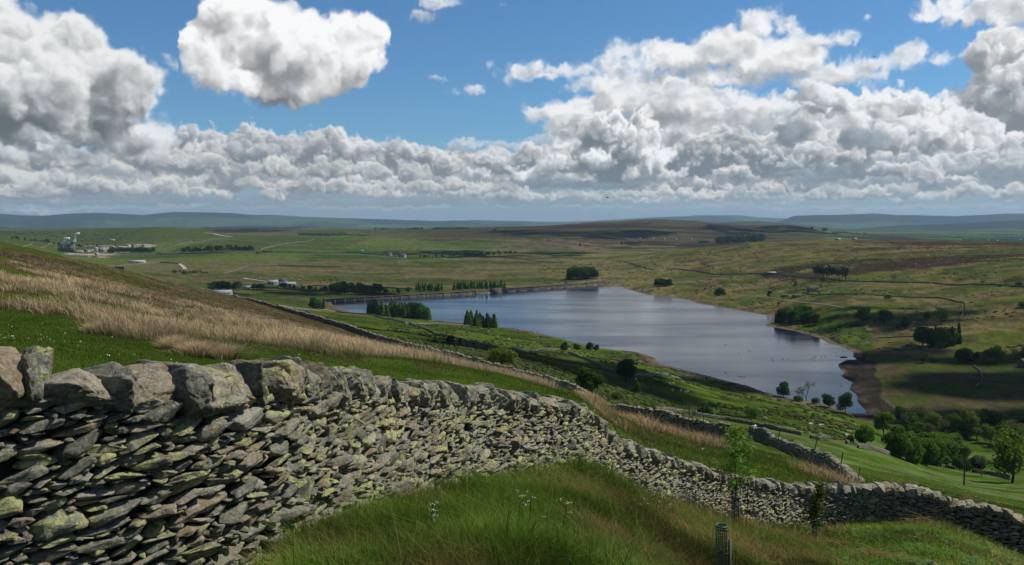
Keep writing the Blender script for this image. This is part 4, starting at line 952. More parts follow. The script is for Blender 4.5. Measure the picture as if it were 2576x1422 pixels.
FW = [
 ('wall running up the far fell from the water, below the dam end', [(1540,657.5),(1572,658),(1596,667),(1642,680)], .9),
 ('long dark wall crossing the far fell above the pines, past the tin-roofed barn', [(1688,677),(1709,678),(1757,684),(1795,692),(1849,691),(1889,690),(1927,691),(1951,690),(1978,694),(2013,699),(2051,701),(2126,708.6),(2233,711),(2338,713)], 1.1),
 ('wall continuing right across the fell beyond a gap, to the picture edge', [(2343,712.5),(2389,718),(2419,719),(2448,716),(2502,718),(2576,723),(2760,735)], 1.1),
 ('thin wall slanting up behind the round copse on the far bank', [(1693,717),(1741,706),(1795,698),(1822,694)], .8),
 ('thin wall slanting up to the tin-roofed barn', [(1884,729),(1924,718),(1965,707),(1997,702)], .7),
 ('wall from the grey crag up to the pine stand', [(2016,739),(2072,731),(2113,723),(2169,711)], .7),
 ('crooked wall round the rough pasture above the lone trees', [(2027,741),(2059,743.5),(2139,741),(2169,740),(2207,744),(2236,746),(2287,749),(2325,749),(2360,750),(2395,757),(2427,764),(2428,780),(2421,796),(2405,809),(2389,820)], .8),
 ('short broken wall right of the shore copse', [(2059,792),(2118,780)], .6),
 ('ruined wall behind the leaning thorn on the far pasture', [(2126,777),(2170,768),(2220,754)], .5),
 ('low wall below the far footpath, left of the dark firs', [(2164,860),(2207,852),(2274,848),(2314,848)], .6),
 ('low wall at the foot of the dark firs', [(2220,875),(2290,882),(2363,885)], .7),
 ('pale wall snaking down the dull pasture at the right', [(2448,922),(2463,933),(2473,951),(2469,963),(2454,976)], .8),
 ('wall from the hillside wall past the larch strip and down to the dark shrubs', [(677,772),(763,780),(844,785),(897,790),(938,793),(973,804),(1018,813),(1059,825),(1096,843),(1123,848),(1166,857),(1220,872)], 1.0),
 ('wall between the larch strip and the spruce clump', [(1018,815),(1085,816),(1166,820),(1233,822)], .7),
 ('wall along the dim pasture left of the lakeside thorns', [(1289,879),(1362,881),(1435,881)], .8),
 ('wall dropping past the dark tree and along the near shore pasture', [(1430,888),(1459,901),(1491,913),(1526,930),(1561,942),(1597,947),(1655,947),(1743,950),(1787,951)], .9),
 ('neat wall below the blossoming thorn, crossing the bright pasture', [(1649,1034),(1714,1040),(1772,1050),(1824,1058),(1880,1068),(1939,1080),(1997,1092),(2015,1096)], .8),
 ('heap of fallen wall in the bright pasture', [(2038,1103),(2060,1107),(2085,1109)], .8),
 ('fallen wall under the lone round tree', [(2129,1117),(2145,1114),(2163,1112)], .7),
 ('broken wall in front of the alder wood', [(2158,1128),(2217,1139),(2261,1147),(2302,1158)], .8),
 ('broken wall between the alder wood and the utility pole', [(2316,1163),(2345,1169),(2378,1176),(2403,1182)], .8),
 ('dark wall under the big tree at the right edge', [(2445,1189),(2495,1195),(2539,1207)], 1.1),
 ('dark wall below the limeworks fields', [(150,643),(269,645.5),(400,641),(560,637),(692,635),(779,636),(871,635),(965,643)], 1.6),
 ('wall below the long white barn', [(255,674),(330,668),(403,661),(451,664)], 1.5),
 ('wall across the green valley under the white cottages', [(965,634),(1072,634),(1180,633),(1260,637)], 1.5),
 ('wall slanting down through the left valley fields', [(560,690),(620,672),(700,668),(860,672)], 1.2),
 ('short pale wall at the far left, left of the kilns', [(54,623),(68,618),(83,612)], .85),
 ('pale wall climbing the field just left of the kilns', [(102,625),(118,619),(132,613)], .85),
 ('wall slanting up the field right of the quarry', [(395,631),(440,620),(483,608)], .85),
 ('wall slanting up behind the right end of the tree belt', [(653,629),(675,624),(692,619)], .85),
 ('dark wall across the high fields above the tree belt', [(577,605),(640,612),(692,618)], .85),
 ('wall edging the big open pasture left of centre', [(656,627),(696,617),(745,610),(790,604)], .85),
 ('wall between two fields below the limestone track', [(470,612),(520,605),(577,600)], .85),
 ('long wall under the felled slope', [(1040,612),(1150,606),(1250,603)], .85),
 ('thin wall over the tan flats right of the white cottages', [(1290,648),(1330,655),(1360,659),(1400,661)], .85),
 ('wall edging the green field behind the dark wood', [(700,727),(780,720),(900,722),(1040,728)], 1.2),
]
for i, (lb, pts, hm) in enumerate(FW):
    dm = 900 if i > 21 else 90; D0 = np.mean([hit(*p, dm).y for p in pts]); st = max(.45, D0 * .0016)
    s, X, Y, Z = path_world(pts, max(1.0, D0 * .004), dm)
    wall_along('field_wall', s, X, Y, Z, 1.25 * hm * (1 if D0 < 700 else 1.25), max(.6, D0 * .0006), st, lb if i in (1, 2, 6, 12) else 'dry stone ' + lb, seed=10 + i, ragged=.25)
# ---------- trees ----------
MAT_LEAF = col_mat('leaves', .85, .05, .22, .7, translucent=.38)
MAT_BARK = simple_mat('bark', (.060, .050, .038), .9, .3, 3)
def tube(P, r, k=6):
    P = np.asarray(P, float); n = len(P); V = []; 
    d = np.gradient(P, axis=0); d /= np.linalg.norm(d, axis=1)[:, None] + 1e-9
    up = np.array([.31, .2, .93]) if abs(d[0][2]) < .8 else np.array([1., .1, 0])
    a = np.cross(d, up); a /= np.linalg.norm(a, axis=1)[:, None]; b = np.cross(d, a)
    th = np.arange(k) * 2 * math.pi / k
    r = np.broadcast_to(np.asarray(r, float), (n,))
    V = P[:, None] + (a[:, None] * np.cos(th)[None, :, None] + b[:, None] * np.sin(th)[None, :, None]) * r[:, None, None]
    J, I = np.meshgrid(np.arange(n - 1), np.arange(k), indexing='ij'); i2 = (I + 1) % k
    f = np.stack([J * k + I, (J + 1) * k + I, (J + 1) * k + i2, J * k + i2], -1).reshape(-1, 4)
    return V.reshape(-1, 3), f
def tubes(L, k=6):
    V = []; Fq = []; o = 0
    for P, r in L:
        v, f = tube(P, r, k); V.append(v); Fq.append(f + o); o += len(v)
    return np.concatenate(V), np.concatenate(Fq)
def cards(C, size, R, cols, droop=0, aspect=1.4, nrm=None):
    n = len(C); a = R.normal(0, 1, (n, 3)); a[:, 2] *= .6; a[:, 2] -= droop; a /= np.linalg.norm(a, axis=1)[:, None]
    b = R.normal(0, 1, (n, 3)) if nrm is None else np.cross(nrm + R.normal(0, .45, (n, 3)), a); b -= a * (a * b).sum(1)[:, None]; b /= np.linalg.norm(b, axis=1)[:, None] + 1e-9
    s = (size * R.uniform(.6, 1.35, n))[:, None]; L = a * s * aspect * .5; Wd = b * s * .5
    V = np.stack([C - L, C + Wd * .9, C + L, C - Wd], 1).reshape(-1, 3); f = np.arange(n * 4).reshape(-1, 4)
    return V, f, np.repeat(cols, 4, 0)
PAL = {'dark': (0.045, 0.100, 0.020), 'green': (0.063, 0.132, 0.021), 'fresh': (.095, .185, .020), 'yellow': (.135, .19, .025), 'olive': (.12, .125, .045), 'fir': (0.043, 0.085, 0.025), 'larch': (.15, .25, .05), 'pine': (0.044, 0.060, 0.029), 'brown': (.06, .045, .028), 'white': (.5, .5, .42)}
def leafcols(R, n, base, var=.3):
    c = np.array(PAL[base])[None] * R.uniform(1 - var, 1 + var, n)[:, None]; c[:, 0] *= R.uniform(.8, 1.25, n); return c
def limbs(R, H, spread, zf, n=6, r=.22, hf=.85):
    L = [(np.array([[0, 0, -.5], [R.normal(0, .1), R.normal(0, .1), H * zf], [R.normal(0, .3), R.normal(0, .3), H * hf]]), [r * 1.3, r, r * .25])]
    for i in range(n):
        a = i * 6.283 / n + R.normal(0, .4); z0 = H * zf * R.uniform(.8, 1.3); rr = spread * R.uniform(.5, .9)
        L.append((np.array([[0, 0, z0], [math.cos(a) * rr * .45, math.sin(a) * rr * .45, z0 + H * .14], [math.cos(a) * rr, math.sin(a) * rr, z0 + H * R.uniform(.2, .4)]]), [r * .6, r * .35, r * .1]))
    return L
def t_broad(seed, H=10., W=9., pal='green', n=2400, leaf=.50, nb=13, zf=.22, open_=0., low=.18):
    R = np.random.default_rng(seed); C = []; N = []
    for i in range(nb):
        t = R.uniform(0, 6.283); z = R.uniform(low + .12, .86); env = math.sqrt(max(.05, 1 - ((z - .5) / .55) ** 2)); rad = W / 2 * R.uniform(.25, .72) * env
        b = np.array([math.cos(t) * rad, math.sin(t) * rad, z * H]); s = W * R.uniform(.13, .24) * (.8 + .4 * env)
        k = int(n / nb * (s / (W * .18)) ** 2); d = R.normal(0, 1, (k, 3)); d /= np.linalg.norm(d, axis=1)[:, None]; d[:, 2] *= .8
        C.append(b + d * s * (R.uniform(.72, 1.06, k) if not open_ else R.uniform(.3, 1.2, k))[:, None]); N.append(d)
    C = np.concatenate(C); N = np.concatenate(N); V, f, c = cards(C, leaf, R, leafcols(R, len(C), pal), nrm=N)
    return (V, f, c), tubes(limbs(R, H, W * .42, zf))
def t_conifer(seed, H=15., W=5.5, pal='fir', n=1500, leaf=.7, low=.06):
    R = np.random.default_rng(seed); L = int(H * 1.35); C = []; N = []
    for i in range(L):
        z = low + (1 - low) * i / L; rad = W / 2 * (1 - z) ** .8 * R.uniform(.75, 1.15) + .12; k = int(n / L * (.35 + 1.5 * (1 - z)))
        nb = max(4, int(7 * (1 - z) + 3)); ph = R.uniform(0, 6.28); br = R.integers(0, nb, k); a = ph + br * 6.283 / nb + R.normal(0, .16, k); q = np.sqrt(R.random(k)) * rad
        C.append(np.stack([np.cos(a) * q, np.sin(a) * q, H * z - q * .28 + R.normal(0, .10, k)], 1)); N.append(np.stack([np.cos(a) * .3, np.sin(a) * .3, np.ones(k)], 1))
    C = np.concatenate(C); N = np.concatenate(N); V, f, c = cards(C, leaf, R, leafcols(R, len(C), pal, .35), droop=.2, nrm=N)
    return (V, f, c), tubes([(np.array([[0, 0, -.5], [0, 0, H * .5], [0, 0, H * .98]]), [.24, .14, .03])])
def t_pine(seed, H=14., W=8., pal='pine', n=2000):
    R = np.random.default_rng(seed); C = []; N = []; Lm = [(np.array([[0, 0, -.5], [R.normal(0, .3), 0, H * .5], [R.normal(0, .5), R.normal(0, .3), H * .92]]), [.32, .24, .07])]
    for i in range(11):
        a = R.uniform(0, 6.28); z = H * R.uniform(.45, .95); rad = W / 2 * R.uniform(.25, .85) * (1.15 - z / H * .55); b = np.array([math.cos(a) * rad, math.sin(a) * rad, z]); s = W * R.uniform(.14, .22)
        k = n // 11; d = R.normal(0, 1, (k, 3)); d /= np.linalg.norm(d, axis=1)[:, None]; C.append(b + d * np.array([s, s, s * .45]) * R.uniform(.6, 1.05, k)[:, None]); N.append(d)
        Lm.append((np.array([[0, 0, z - H * .10], b * [.6, .6, 1] - [0, 0, .4], b]), [.10, .07, .03]))
    C = np.concatenate(C); V, f, c = cards(C, .5, R, leafcols(R, len(C), pal), nrm=np.concatenate(N)); return (V, f, c), tubes(Lm)
def t_bare(seed, H=11., W=9., pal='olive', n=500, twig=.035):
    R = np.random.default_rng(seed); L = []; tips = []
    def br(p, d, l, r, lv):
        q = p + d * l * .5 + R.normal(0, .05 * l, 3); e = q + (d + R.normal(0, .12, 3)) * l * .5; L.append((np.array([p, q, e]), [r, r * .8, r * .6]))
        if lv == 0: tips.append(e); return
        for _ in range(4 if lv > 1 else 4):
            nd = d + R.normal(0, .55, 3) * [1, 1, .6]; nd[2] = max(nd[2], -.05) + .12; nd /= np.linalg.norm(nd); br(e if _ else q, nd, l * R.uniform(.62, .82), max(r * .55, twig), lv - 1)
    br(np.array([0, 0, -.4]), np.array([0, 0, 1.]), H * .32, .26, 4)
    T = np.array(tips); C = T[R.integers(0, len(T), n)] + R.normal(0, .3, (n, 3)); V, f, c = cards(C, .28, R, leafcols(R, n, pal)); return (V, f, c), tubes(L, 3)
def t_bush(seed, H=3., W=4., pal='green', n=900, leaf=.34, bloom=0.):
    R = np.random.default_rng(seed); C = []; N = []
    for i in range(7):
        a = R.uniform(0, 6.28); rad = W / 2 * R.uniform(0, .6); s = W * R.uniform(.2, .32); b = np.array([math.cos(a) * rad, math.sin(a) * rad, H * R.uniform(.3, .62)])
        k = n // 7; d = R.normal(0, 1, (k, 3)); d /= np.linalg.norm(d, axis=1)[:, None]; d[:, 2] = np.where(d[:, 2] < -.6, .2, d[:, 2]); C.append(b + d * [s, s, H * .36] * R.uniform(.75, 1.05, k)[:, None]); N.append(d)
    C = np.concatenate(C); cl = leafcols(R, len(C), pal); m = R.random(len(C)) < bloom; cl[m] = np.array(PAL['white']) * R.uniform(.7, 1.1, (m.sum(), 1))
    V, f, c = cards(C, leaf, R, cl, nrm=np.concatenate(N)); return (V, f, c), tubes([(np.array([[0, 0, -.3], [.1, 0, H * .5]]), [.12, .05]), (np.array([[0, 0, 0], [.5, .3, H * .5]]), [.08, .03])])
PROTO = {}
def proto(key, fn, H):
    (V, f, c), (tv, tf) = fn
    me = []
    for nm, VV, ff, m, cc in (('crown', V, f, MAT_LEAF, c), ('trunk', tv, tf, MAT_BARK, None)):
        o = mesh_np(nm, VV, ff, m, cols=cc); me.append(o.data); bpy.data.objects.remove(o)
    PROTO.setdefault(key, []).append((me, H))
for i in range(3):
    proto('green', t_broad(200 + i, 10, 9.5, 'green'), 10); proto('fresh', t_broad(210 + i, 10, 8.5, 'fresh'), 10); proto('dark', t_broad(220 + i, 10, 9.5, 'dark'), 10)
    proto('fir', t_conifer(230 + i), 15); proto('larch', t_conifer(240 + i, 14, 7.6, 'larch', 1900, .8), 14); proto('pine', t_pine(250 + i), 14)
    proto('bush', t_bush(290 + i, pal='green'), 3); proto('darkbush', t_bush(300 + i, pal='dark'), 3)
for i in range(2):
    proto('yellow', t_broad(260 + i, 10, 8.5, 'yellow', 1700, .42, 13, open_=1), 10); proto('airy', t_broad(270 + i, 10, 9, 'green', 1000, .42, 10, open_=1, low=.3), 10)
    proto('bare', t_bare(280 + i), 11); proto('alder', t_broad(275 + i, 10, 7.0, 'fresh', 3400, .42, 18, low=.05), 10)
    proto('bloom', t_bush(310 + i, 3.4, 4.4, 'green', 900, .3, .45), 3.4); proto('olive', t_broad(315 + i, 10, 8, 'olive', 1300, .4, open_=1), 10)
CATN = {'fir': 'spruce_tree', 'larch': 'larch_tree', 'pine': 'pine_tree', 'bare': 'bare_tree', 'bush': 'shrub', 'darkbush': 'shrub', 'bloom': 'hawthorn_shrub', 'green': 'broadleaf_tree', 'fresh': 'broadleaf_tree', 'dark': 'broadleaf_tree', 'yellow': 'broadleaf_tree', 'airy': 'broadleaf_tree', 'alder': 'alder_tree', 'olive': 'broadleaf_tree'}
TR = random.Random(3); NT_COUNT = [0]
def tree(kind, x, y, hpx, label, group=None, wide=1.0, dmin=90, p=None, lean=0):
    p = p or hit(x, y, dmin); me, H0 = TR.choice(PROTO[kind]); H = hpx * math.hypot(p.x, p.y) / F / math.cos(.0)
    nm = CATN[kind]; s = H / H0; r = empty(nm, (p.x, p.y, p.z - .02 * H), TR.uniform(0, 6.28)); r.scale = (s * wide * TR.uniform(.92, 1.08), s * wide * TR.uniform(.92, 1.08), s)
    if lean: r.rotation_euler = (0, lean, 0)
    for part, m in zip(('crown', 'trunk'), me):
        o = bpy.data.objects.new(part, m); COL.objects.link(o); o.parent = r
    tag(r, label, 'shrub' if 'shrub' in nm else 'tree', group); NT_COUNT[0] += 1; return r
def copse(kinds, x0, y0, x1, y1, n, h, label, group, back=0, wide=1.0, dmin=90, jit=.12):
    """n trees between two ground points, spread up to `back` metres behind the line"""
    a, b = hit(x0, y0, dmin), hit(x1, y1, dmin)
    for i in range(n):
        t = (i + TR.uniform(.1, .9)) / n; P = a.lerp(b, t); d = Vector((P.x, P.y, 0)).normalized(); k = TR.uniform(0, back)
        q = Vector((P.x + d.x * k, P.y + d.y * k, 0)); q.z = gz1(q.x, q.y)
        ki = kinds[min(len(kinds) - 1, int(t * len(kinds)))] if isinstance(kinds, tuple) else TR.choice(kinds)
        tree(ki, 0, 0, h * TR.uniform(1 - jit, 1 + jit), label, group, wide, p=q)
# copses
copse(('fir', 'larch', 'larch', 'larch', 'larch', 'green', 'larch'), 925, 792, 1084, 806, 42, 36, 'slender tree in the long strip of trees on the near shore', 'trees of the long strip on the near shore', back=30, jit=.24)
copse(['fir', 'fir', 'larch'], 1168, 819, 1246, 828, 23, 33, 'dark spruce in the small clump at the edge of the water', 'trees of the spruce clump on the near shore', back=24, jit=.3)
copse(['larch', 'green', 'fir'], 782, 778, 816, 780, 5, 29, 'conifer in the round clump beside the beach at the end of the dam', 'trees of the clump by the beach', back=12)
copse(('fir', 'green', 'green', 'dark', 'dark'), 1424, 705, 1499, 702, 16, 29, 'dark rounded tree in the copse above the far end of the dam', 'trees of the copse above the dam', back=26)
copse(['green', 'dark'], 1650, 722, 1684, 721, 7, 19, 'dense tree in the round copse on the far bank', 'trees of the round copse', back=14)
copse(['green'], 1802, 745, 1818, 744, 3, 19, 'bushy tree of the little clump on the far bank', 'trees of the little far bank clump', back=6)
copse(['pine'], 2046, 706, 2132, 709, 17, 31, 'dark spreading pine in the stand by the hill wall', 'pines of the hillside stand', back=34)
copse(('fir', 'dark', 'green', 'green', 'green'), 1950, 815, 2056, 820, 26, 32, 'tree in the dense copse on the spit of the far shore', 'trees of the shore copse', back=34, jit=.25)
copse(('dark', 'fir', 'green', 'green', 'fir'), 2318, 878, 2412, 874, 9, 47, 'tall tree in the dark conifer clump on the far pasture', 'trees of the dark clump on the far pasture', back=16)
copse(('alder', 'alder', 'alder', 'alder'), 2246, 1150, 2405, 1172, 15, 76, 'bushy bright green tree in the riverside wood', 'trees of the riverside wood', back=22, wide=1.05)
copse(['fresh', 'olive', 'yellow', 'bare', 'green'], 2262, 1100, 2420, 1112, 13, 42, 'thin pale green tree in the scrub behind the riverside wood', 'trees of the scrub by the river', back=40, jit=.3)
copse(['yellow', 'green', 'dark', 'olive'], 2425, 1122, 2590, 1128, 13, 44, 'scrubby tree in the row at the right beyond the field', 'trees of the right hand scrub', back=46, jit=.25)
copse(['green', 'dark', 'bush'], 2400, 1182, 2470, 1190, 6, 34, 'dark bushy tree behind the utility pole', 'bushy trees behind the pole', back=14)
copse(('fresh', 'dark', 'dark', 'olive'), 530, 731, 606, 733, 9, 23, 'tree in the cluster beside the long farm shed', 'trees by the farm', back=30, dmin=500)
copse(['green', 'dark'], 636, 730, 664, 729, 5, 14, 'small tree by the white roofed farm', 'small trees by the farm', back=20, dmin=500)
copse(['dark', 'dark', 'green'], 832, 741, 956, 744, 18, 25, 'dark tree in the wood below the dam', 'trees of the wood below the dam', back=40, dmin=600)
copse(['olive', 'dark', 'bush'], 700, 722, 830, 736, 10, 12, 'low tree in the hedge line running to the dark wood', 'hedge line trees', back=20, dmin=600)
copse(['larch'], 1046, 734, 1112, 733, 14, 20, 'pale spiky larch just beyond the dam', 'larches beyond the dam', back=24, dmin=700)
copse(['larch'], 1142, 731, 1272, 727, 24, 20, 'pale spiky larch in the belt beyond the spillway', 'larches beyond the spillway', back=30, dmin=700)
copse(['dark', 'bare', 'green'], 960, 742, 1034, 738, 7, 14, 'small tree beyond the dam wall', 'small trees beyond the dam', back=20, dmin=700)
copse(['bare'], 800, 716, 850, 713, 5, 15, 'leafless tree on the tan flats of the valley', 'bare trees on the flats', back=10, dmin=700)
copse(['dark', 'dark', 'green'], 274, 638, 386, 637, 24, 12.5, 'tree in the wood beside the limeworks', 'trees by the limeworks', back=60, dmin=900)
copse(['dark', 'fir', 'green', 'olive'], 458, 636, 640, 635, 38, 12, 'tree in the long belt across the valley fields', 'trees of the valley belt', back=90, dmin=900, jit=.25)
copse(['dark'], 272, 681, 308, 681, 9, 9.5, 'tree in the small dark clump on the valley floor', 'trees of the small valley clump', back=20, dmin=500)
copse(['green', 'bush', 'dark'], 1050, 652, 1300, 640, 26, 7, 'shrubby tree along the stream beyond the reservoir', 'shrubby trees along the far stream', back=80, dmin=900, jit=.3)
copse(['fir', 'dark'], 1800, 614, 1924, 607, 44, 18, 'dark conifer in the plantation on the moor', 'conifers of the moor plantation', back=130, dmin=1200)
copse(['green', 'darkbush'], 1560, 617, 1615, 616, 7, 8, 'small tree in the dip on the far moor', 'small trees on the far moor', back=30, dmin=1800)
copse(['dark'], 1758, 614, 1782, 613, 5, 7, 'small tree left of the moor plantation', 'small trees by the plantation', back=30, dmin=1800)
copse(['dark', 'green'], 30, 602, 260, 622, 26, 6, 'hedgerow tree near the limeworks', 'hedgerow trees near the limeworks', back=60, dmin=1500, jit=.4)
copse(['bloom'], 40, 594, 330, 606, 60, 4.6, 'pale blossoming thorn on the hillside above the limeworks', 'thorns on the limeworks hill', back=500, dmin=2000, jit=.3)
copse(['olive', 'bush'], 434, 690, 522, 690, 12, 9, 'scrubby tree on the valley floor left of the farm', 'valley floor scrub', back=60, dmin=700)
copse(['dark', 'bush'], 640, 640, 690, 636, 6, 6, 'small tree at the right end of the valley belt', 'small valley trees', back=30, dmin=900)
# single trees
for (k, x, y, h, w, lb) in [
 ('pine', 1935, 758, 31, 1.0, 'lone dark pine on the far bank slope'), ('pine', 2000, 732, 26, .95, 'slim lone pine left of the grey crag'), ('pine', 2067, 719, 24, 1.0, 'pine standing apart in front of the pine stand'),
 ('dark', 2171, 816, 40, 1.05, 'large round tree on the far pasture, leftmost of four'), ('airy', 2199, 815, 26, .9, 'thin small tree between two round ones on the far pasture'), ('green', 2224, 818, 38, 1.0, 'round green tree with its crown low to the grass'),
 ('dark', 2276, 827, 31, .85, 'narrow dark tree alone on the far pasture'), ('bush', 2261, 826, 13, 1.0, 'small shrub at the foot of the narrow dark tree'), ('green', 2332, 807, 22, .9, 'small leaning tree near the crooked wall'), ('airy', 2367, 815, 40, 1.15, 'wide airy tree above the dark firs'),
 ('olive', 2365, 884, 30, 1.1, 'grey green tree in front of the dark firs'), ('bare', 2291, 880, 22, 1.0, 'leafless tree left of the dark firs'), ('bush', 2236, 751, 12, 1.3, 'bright thorn beside the crooked wall'), ('bush', 2576, 775, 17, 1.3, 'bush alone on the open fell at the right edge'),
 ('bush', 2564, 720, 13, 1.1, 'shrub by the hill wall at the right edge'), ('dark', 2321, 914, 25, 1.0, 'small dark tree below the dark firs'), ('darkbush', 2348, 912, 14, 1.1, 'low dark shrub right of the small dark tree'), ('dark', 2420, 912, 36, 1.15, 'heavy dark tree left of the stone barn'),
 ('green', 2455, 912, 25, 1.0, 'green tree between the dark tree and the barn'), ('olive', 2477, 912, 30, .9, 'dull brownish tree near the barn'), ('fresh', 2505, 914, 42, .9, 'tall fresh green tree near the barn'), ('bare', 2552, 912, 38, .8, 'leafless tree beside the stone barn'), ('dark', 2584, 905, 32, 1.0, 'dark tree behind the stone barn'),
 ('dark', 1970, 999, 40, .95, 'open crowned oak at the water edge, left of the bare one'), ('bare', 2028, 1009, 54, .9, 'tall nearly leafless tree at the water edge'), ('bush', 2008, 1010, 17, 1.2, 'willow bush under the leafless tree'), ('bush', 2050, 1016, 16, 1.1, 'willow bush right of the leafless tree'),
 ('dark', 2086, 1025, 38, 1.05, 'round dark oak leaning over the inlet'), ('green', 2126, 1040, 52, .9, 'tall oak in thin leaf beside the round dark one'), ('airy', 1888, 1064, 44, 1.1, 'wide flat topped tree in the bright pasture'), ('fresh', 2222, 1097, 62, .95, 'tall fresh green tree at the end of the mud'),
 ('fresh', 2176, 1126, 56, .85, 'lone round tree in the bright pasture'), ('fresh', 2139, 1117, 27, .7, 'young tree left of the lone round one'), ('yellow', 2351, 1088, 50, .95, 'yellow green tree rising over the riverside wood'), ('yellow', 2440, 1100, 70, .7, 'tall airy yellow green tree right of the riverside wood'),
 ('bare', 2275, 1090, 58, .7, 'tall bare tree behind the riverside wood'), ('yellow', 2546, 1215, 118, .95, 'large golden oak by the dark wall at the right edge'), ('bare', 2470, 1200, 62, 1.0, 'gnarled nearly bare tree left of the golden oak'), ('bare', 2262, 795, 8, 1, 'tiny bare thorn on the far pasture'),
 ('yellow', 1262, 925, 55, 1.5, 'broad golden willow behind the long wall'), ('dark', 1487, 992, 76, 1.05, 'big dark tree behind the long wall'), ('bare', 1503, 995, 62, .75, 'bare tree in front of the big dark one'), ('dark', 1574, 960, 58, .95, 'black looking tree on the dim pasture'), ('fresh', 1601, 990, 34, .9, 'small bright tree behind the wall'),
 ('bare', 1618, 996, 40, .6, 'dead looking sapling right of the small bright tree'), ('bush', 1552, 1008, 22, 1.3, 'bright bush peeping over the long wall'), ('bush', 1425, 948, 15, 1.6, 'low golden bush behind the long wall'), ('dark', 1132, 868, 25, 1.0, 'larger of two dark shrubby trees by the sunken wall'),
 ('dark', 1157, 869, 19, .8, 'smaller of two dark shrubby trees by the sunken wall'), ('dark', 1418, 884, 26, .9, 'leftmost thorn on the near shore'), ('dark', 1453, 882, 21, 1.2, 'low wide thorn on the near shore'), ('dark', 1482, 884, 24, .95, 'neat round topped thorn on the near shore'),
 ('dark', 1498, 885, 21, .9, 'rightmost thorn on the near shore'), ('darkbush', 1769, 1048, 30, 1.15, 'dark dome shaped bush by the lower wall'), ('bloom', 1740, 1045, 22, .8, 'white flowering thorn left of the dark dome bush'), ('bloom', 1790, 1048, 22, .8, 'white flowering thorn right of the dark dome bush'),
 ('bush', 770, 793, 12, 1.5, 'bright low bush just past the long wall'), ('bush', 823, 806, 11, 1.3, 'small bush close to the long wall'), ('green', 1245, 586, 11, 1.3, 'single dark dome shaped tree on the far moor'), ('fir', 1459, 619, 11, 1.2, 'lone conifer by the felled slope'),
 ('darkbush', 1095, 862, 10, 1.4, 'low gorse bush left of the two dark trees'), ('green', 2042, 578, 7, 1.6, 'tree on the shoulder of the heather hill'), ('green', 2074, 582, 9, 1.9, 'wide tree below the shoulder of the heather hill'), ('bush', 1540, 1012, 14, 1, 'low shrub behind the fence post')]:
    tree(k, x, y, h, lb, wide=w)
# far plantations that read as one mass
def plantation(x0, y0, x1, y1, h, depth, label, pal='fir', n=500, dmin=2000):
    R = np.random.default_rng(int(x0)); a, b = hit(x0, y0, dmin), hit(x1, y1, dmin); V = []; f = []; c = []; o = 0
    for i in range(n):
        t = R.random(); P = a.lerp(b, t); k = R.uniform(0, depth); d = Vector((P.x, P.y, 0)).normalized(); X, Y = P.x + d.x * k, P.y + d.y * k; H = h * Y / F * R.uniform(.8, 1.1); r = H * .28
        pts = np.array([[X, Y, gz1(X, Y) + H], [X + r, Y, 0], [X + r * .3, Y - r, 0], [X - r, Y - r * .2, 0], [X - r * .3, Y + r, 0], [X + r * .6, Y + r * .7, 0]]); pts[1:, 2] = gz1(X, Y) + H * .25; pts = np.concatenate([pts, pts[1:] * [1, 1, 0] + [0, 0, gz1(X, Y) - 2]])
        V.append(pts); f += [(o, o + 1 + j, o + 1 + (j + 1) % 5) for j in range(5)] + [(o + 1 + j, o + 6 + j, o + 6 + (j + 1) % 5) for j in range(5)] + [(o + 1 + j, o + 6 + (j + 1) % 5, o + 1 + (j + 1) % 5) for j in range(5)]; o += 11
        c.append(np.repeat(np.array(PAL[pal])[None] * R.uniform(.7, 1.3), 11, 0))
    tag(mesh_np('distant_wood', np.concatenate(V), np.array(f), MAT_LEAF, cols=np.concatenate(c)), label, 'wood', kind='stuff')
plantation(942, 577, 1064, 577, 6, 160, 'long flat dark conifer block near the skyline', n=700)
plantation(1088, 578, 1180, 577, 6, 80, 'dark tree belt right of the flat conifer block', 'dark', 260)
plantation(752, 592, 870, 592, 7, 120, 'dark conifer block on the far moor left of centre', n=420)
plantation(870, 592, 930, 593, 3.5, 60, 'low end of the dark conifer block', n=120)
plantation(608, 579, 650, 579, 5, 80, 'small dark wood on the left skyline', 'dark', 120); plantation(655, 581, 768, 579, 4, 60, 'thin tree belt on the left skyline', 'dark', 200)
plantation(2094, 587, 2178, 588, 3.5, 120, 'dark wood right of the heather hill', n=250)
plantation(1320, 601, 1400, 604, 3, 30, 'thin line of felled edge trees', 'dark', 60)
for i, (x0, x1, y, h) in enumerate([(2420, 2600, 604, 4.5), (2330, 2420, 598, 3), (2240, 2330, 590, 2.2), (2180, 2260, 582, 2), (2290, 2360, 579, 1.6), (2440, 2560, 590, 2.4), (2110, 2170, 577, 1.5), (2500, 2640, 599, 3)]):
    plantation(x0, y, x1, y + .5, h, 200, 'strip of woodland on the far blue plain, %s' % ['nearest the right edge', 'just left of the nearest strip', 'midway out', 'toward the heather hill', 'small and far', 'long and thin at the right', 'farthest left', 'low at the right edge'][i], 'green', 200, 3000)
print('trees', NT_COUNT[0])
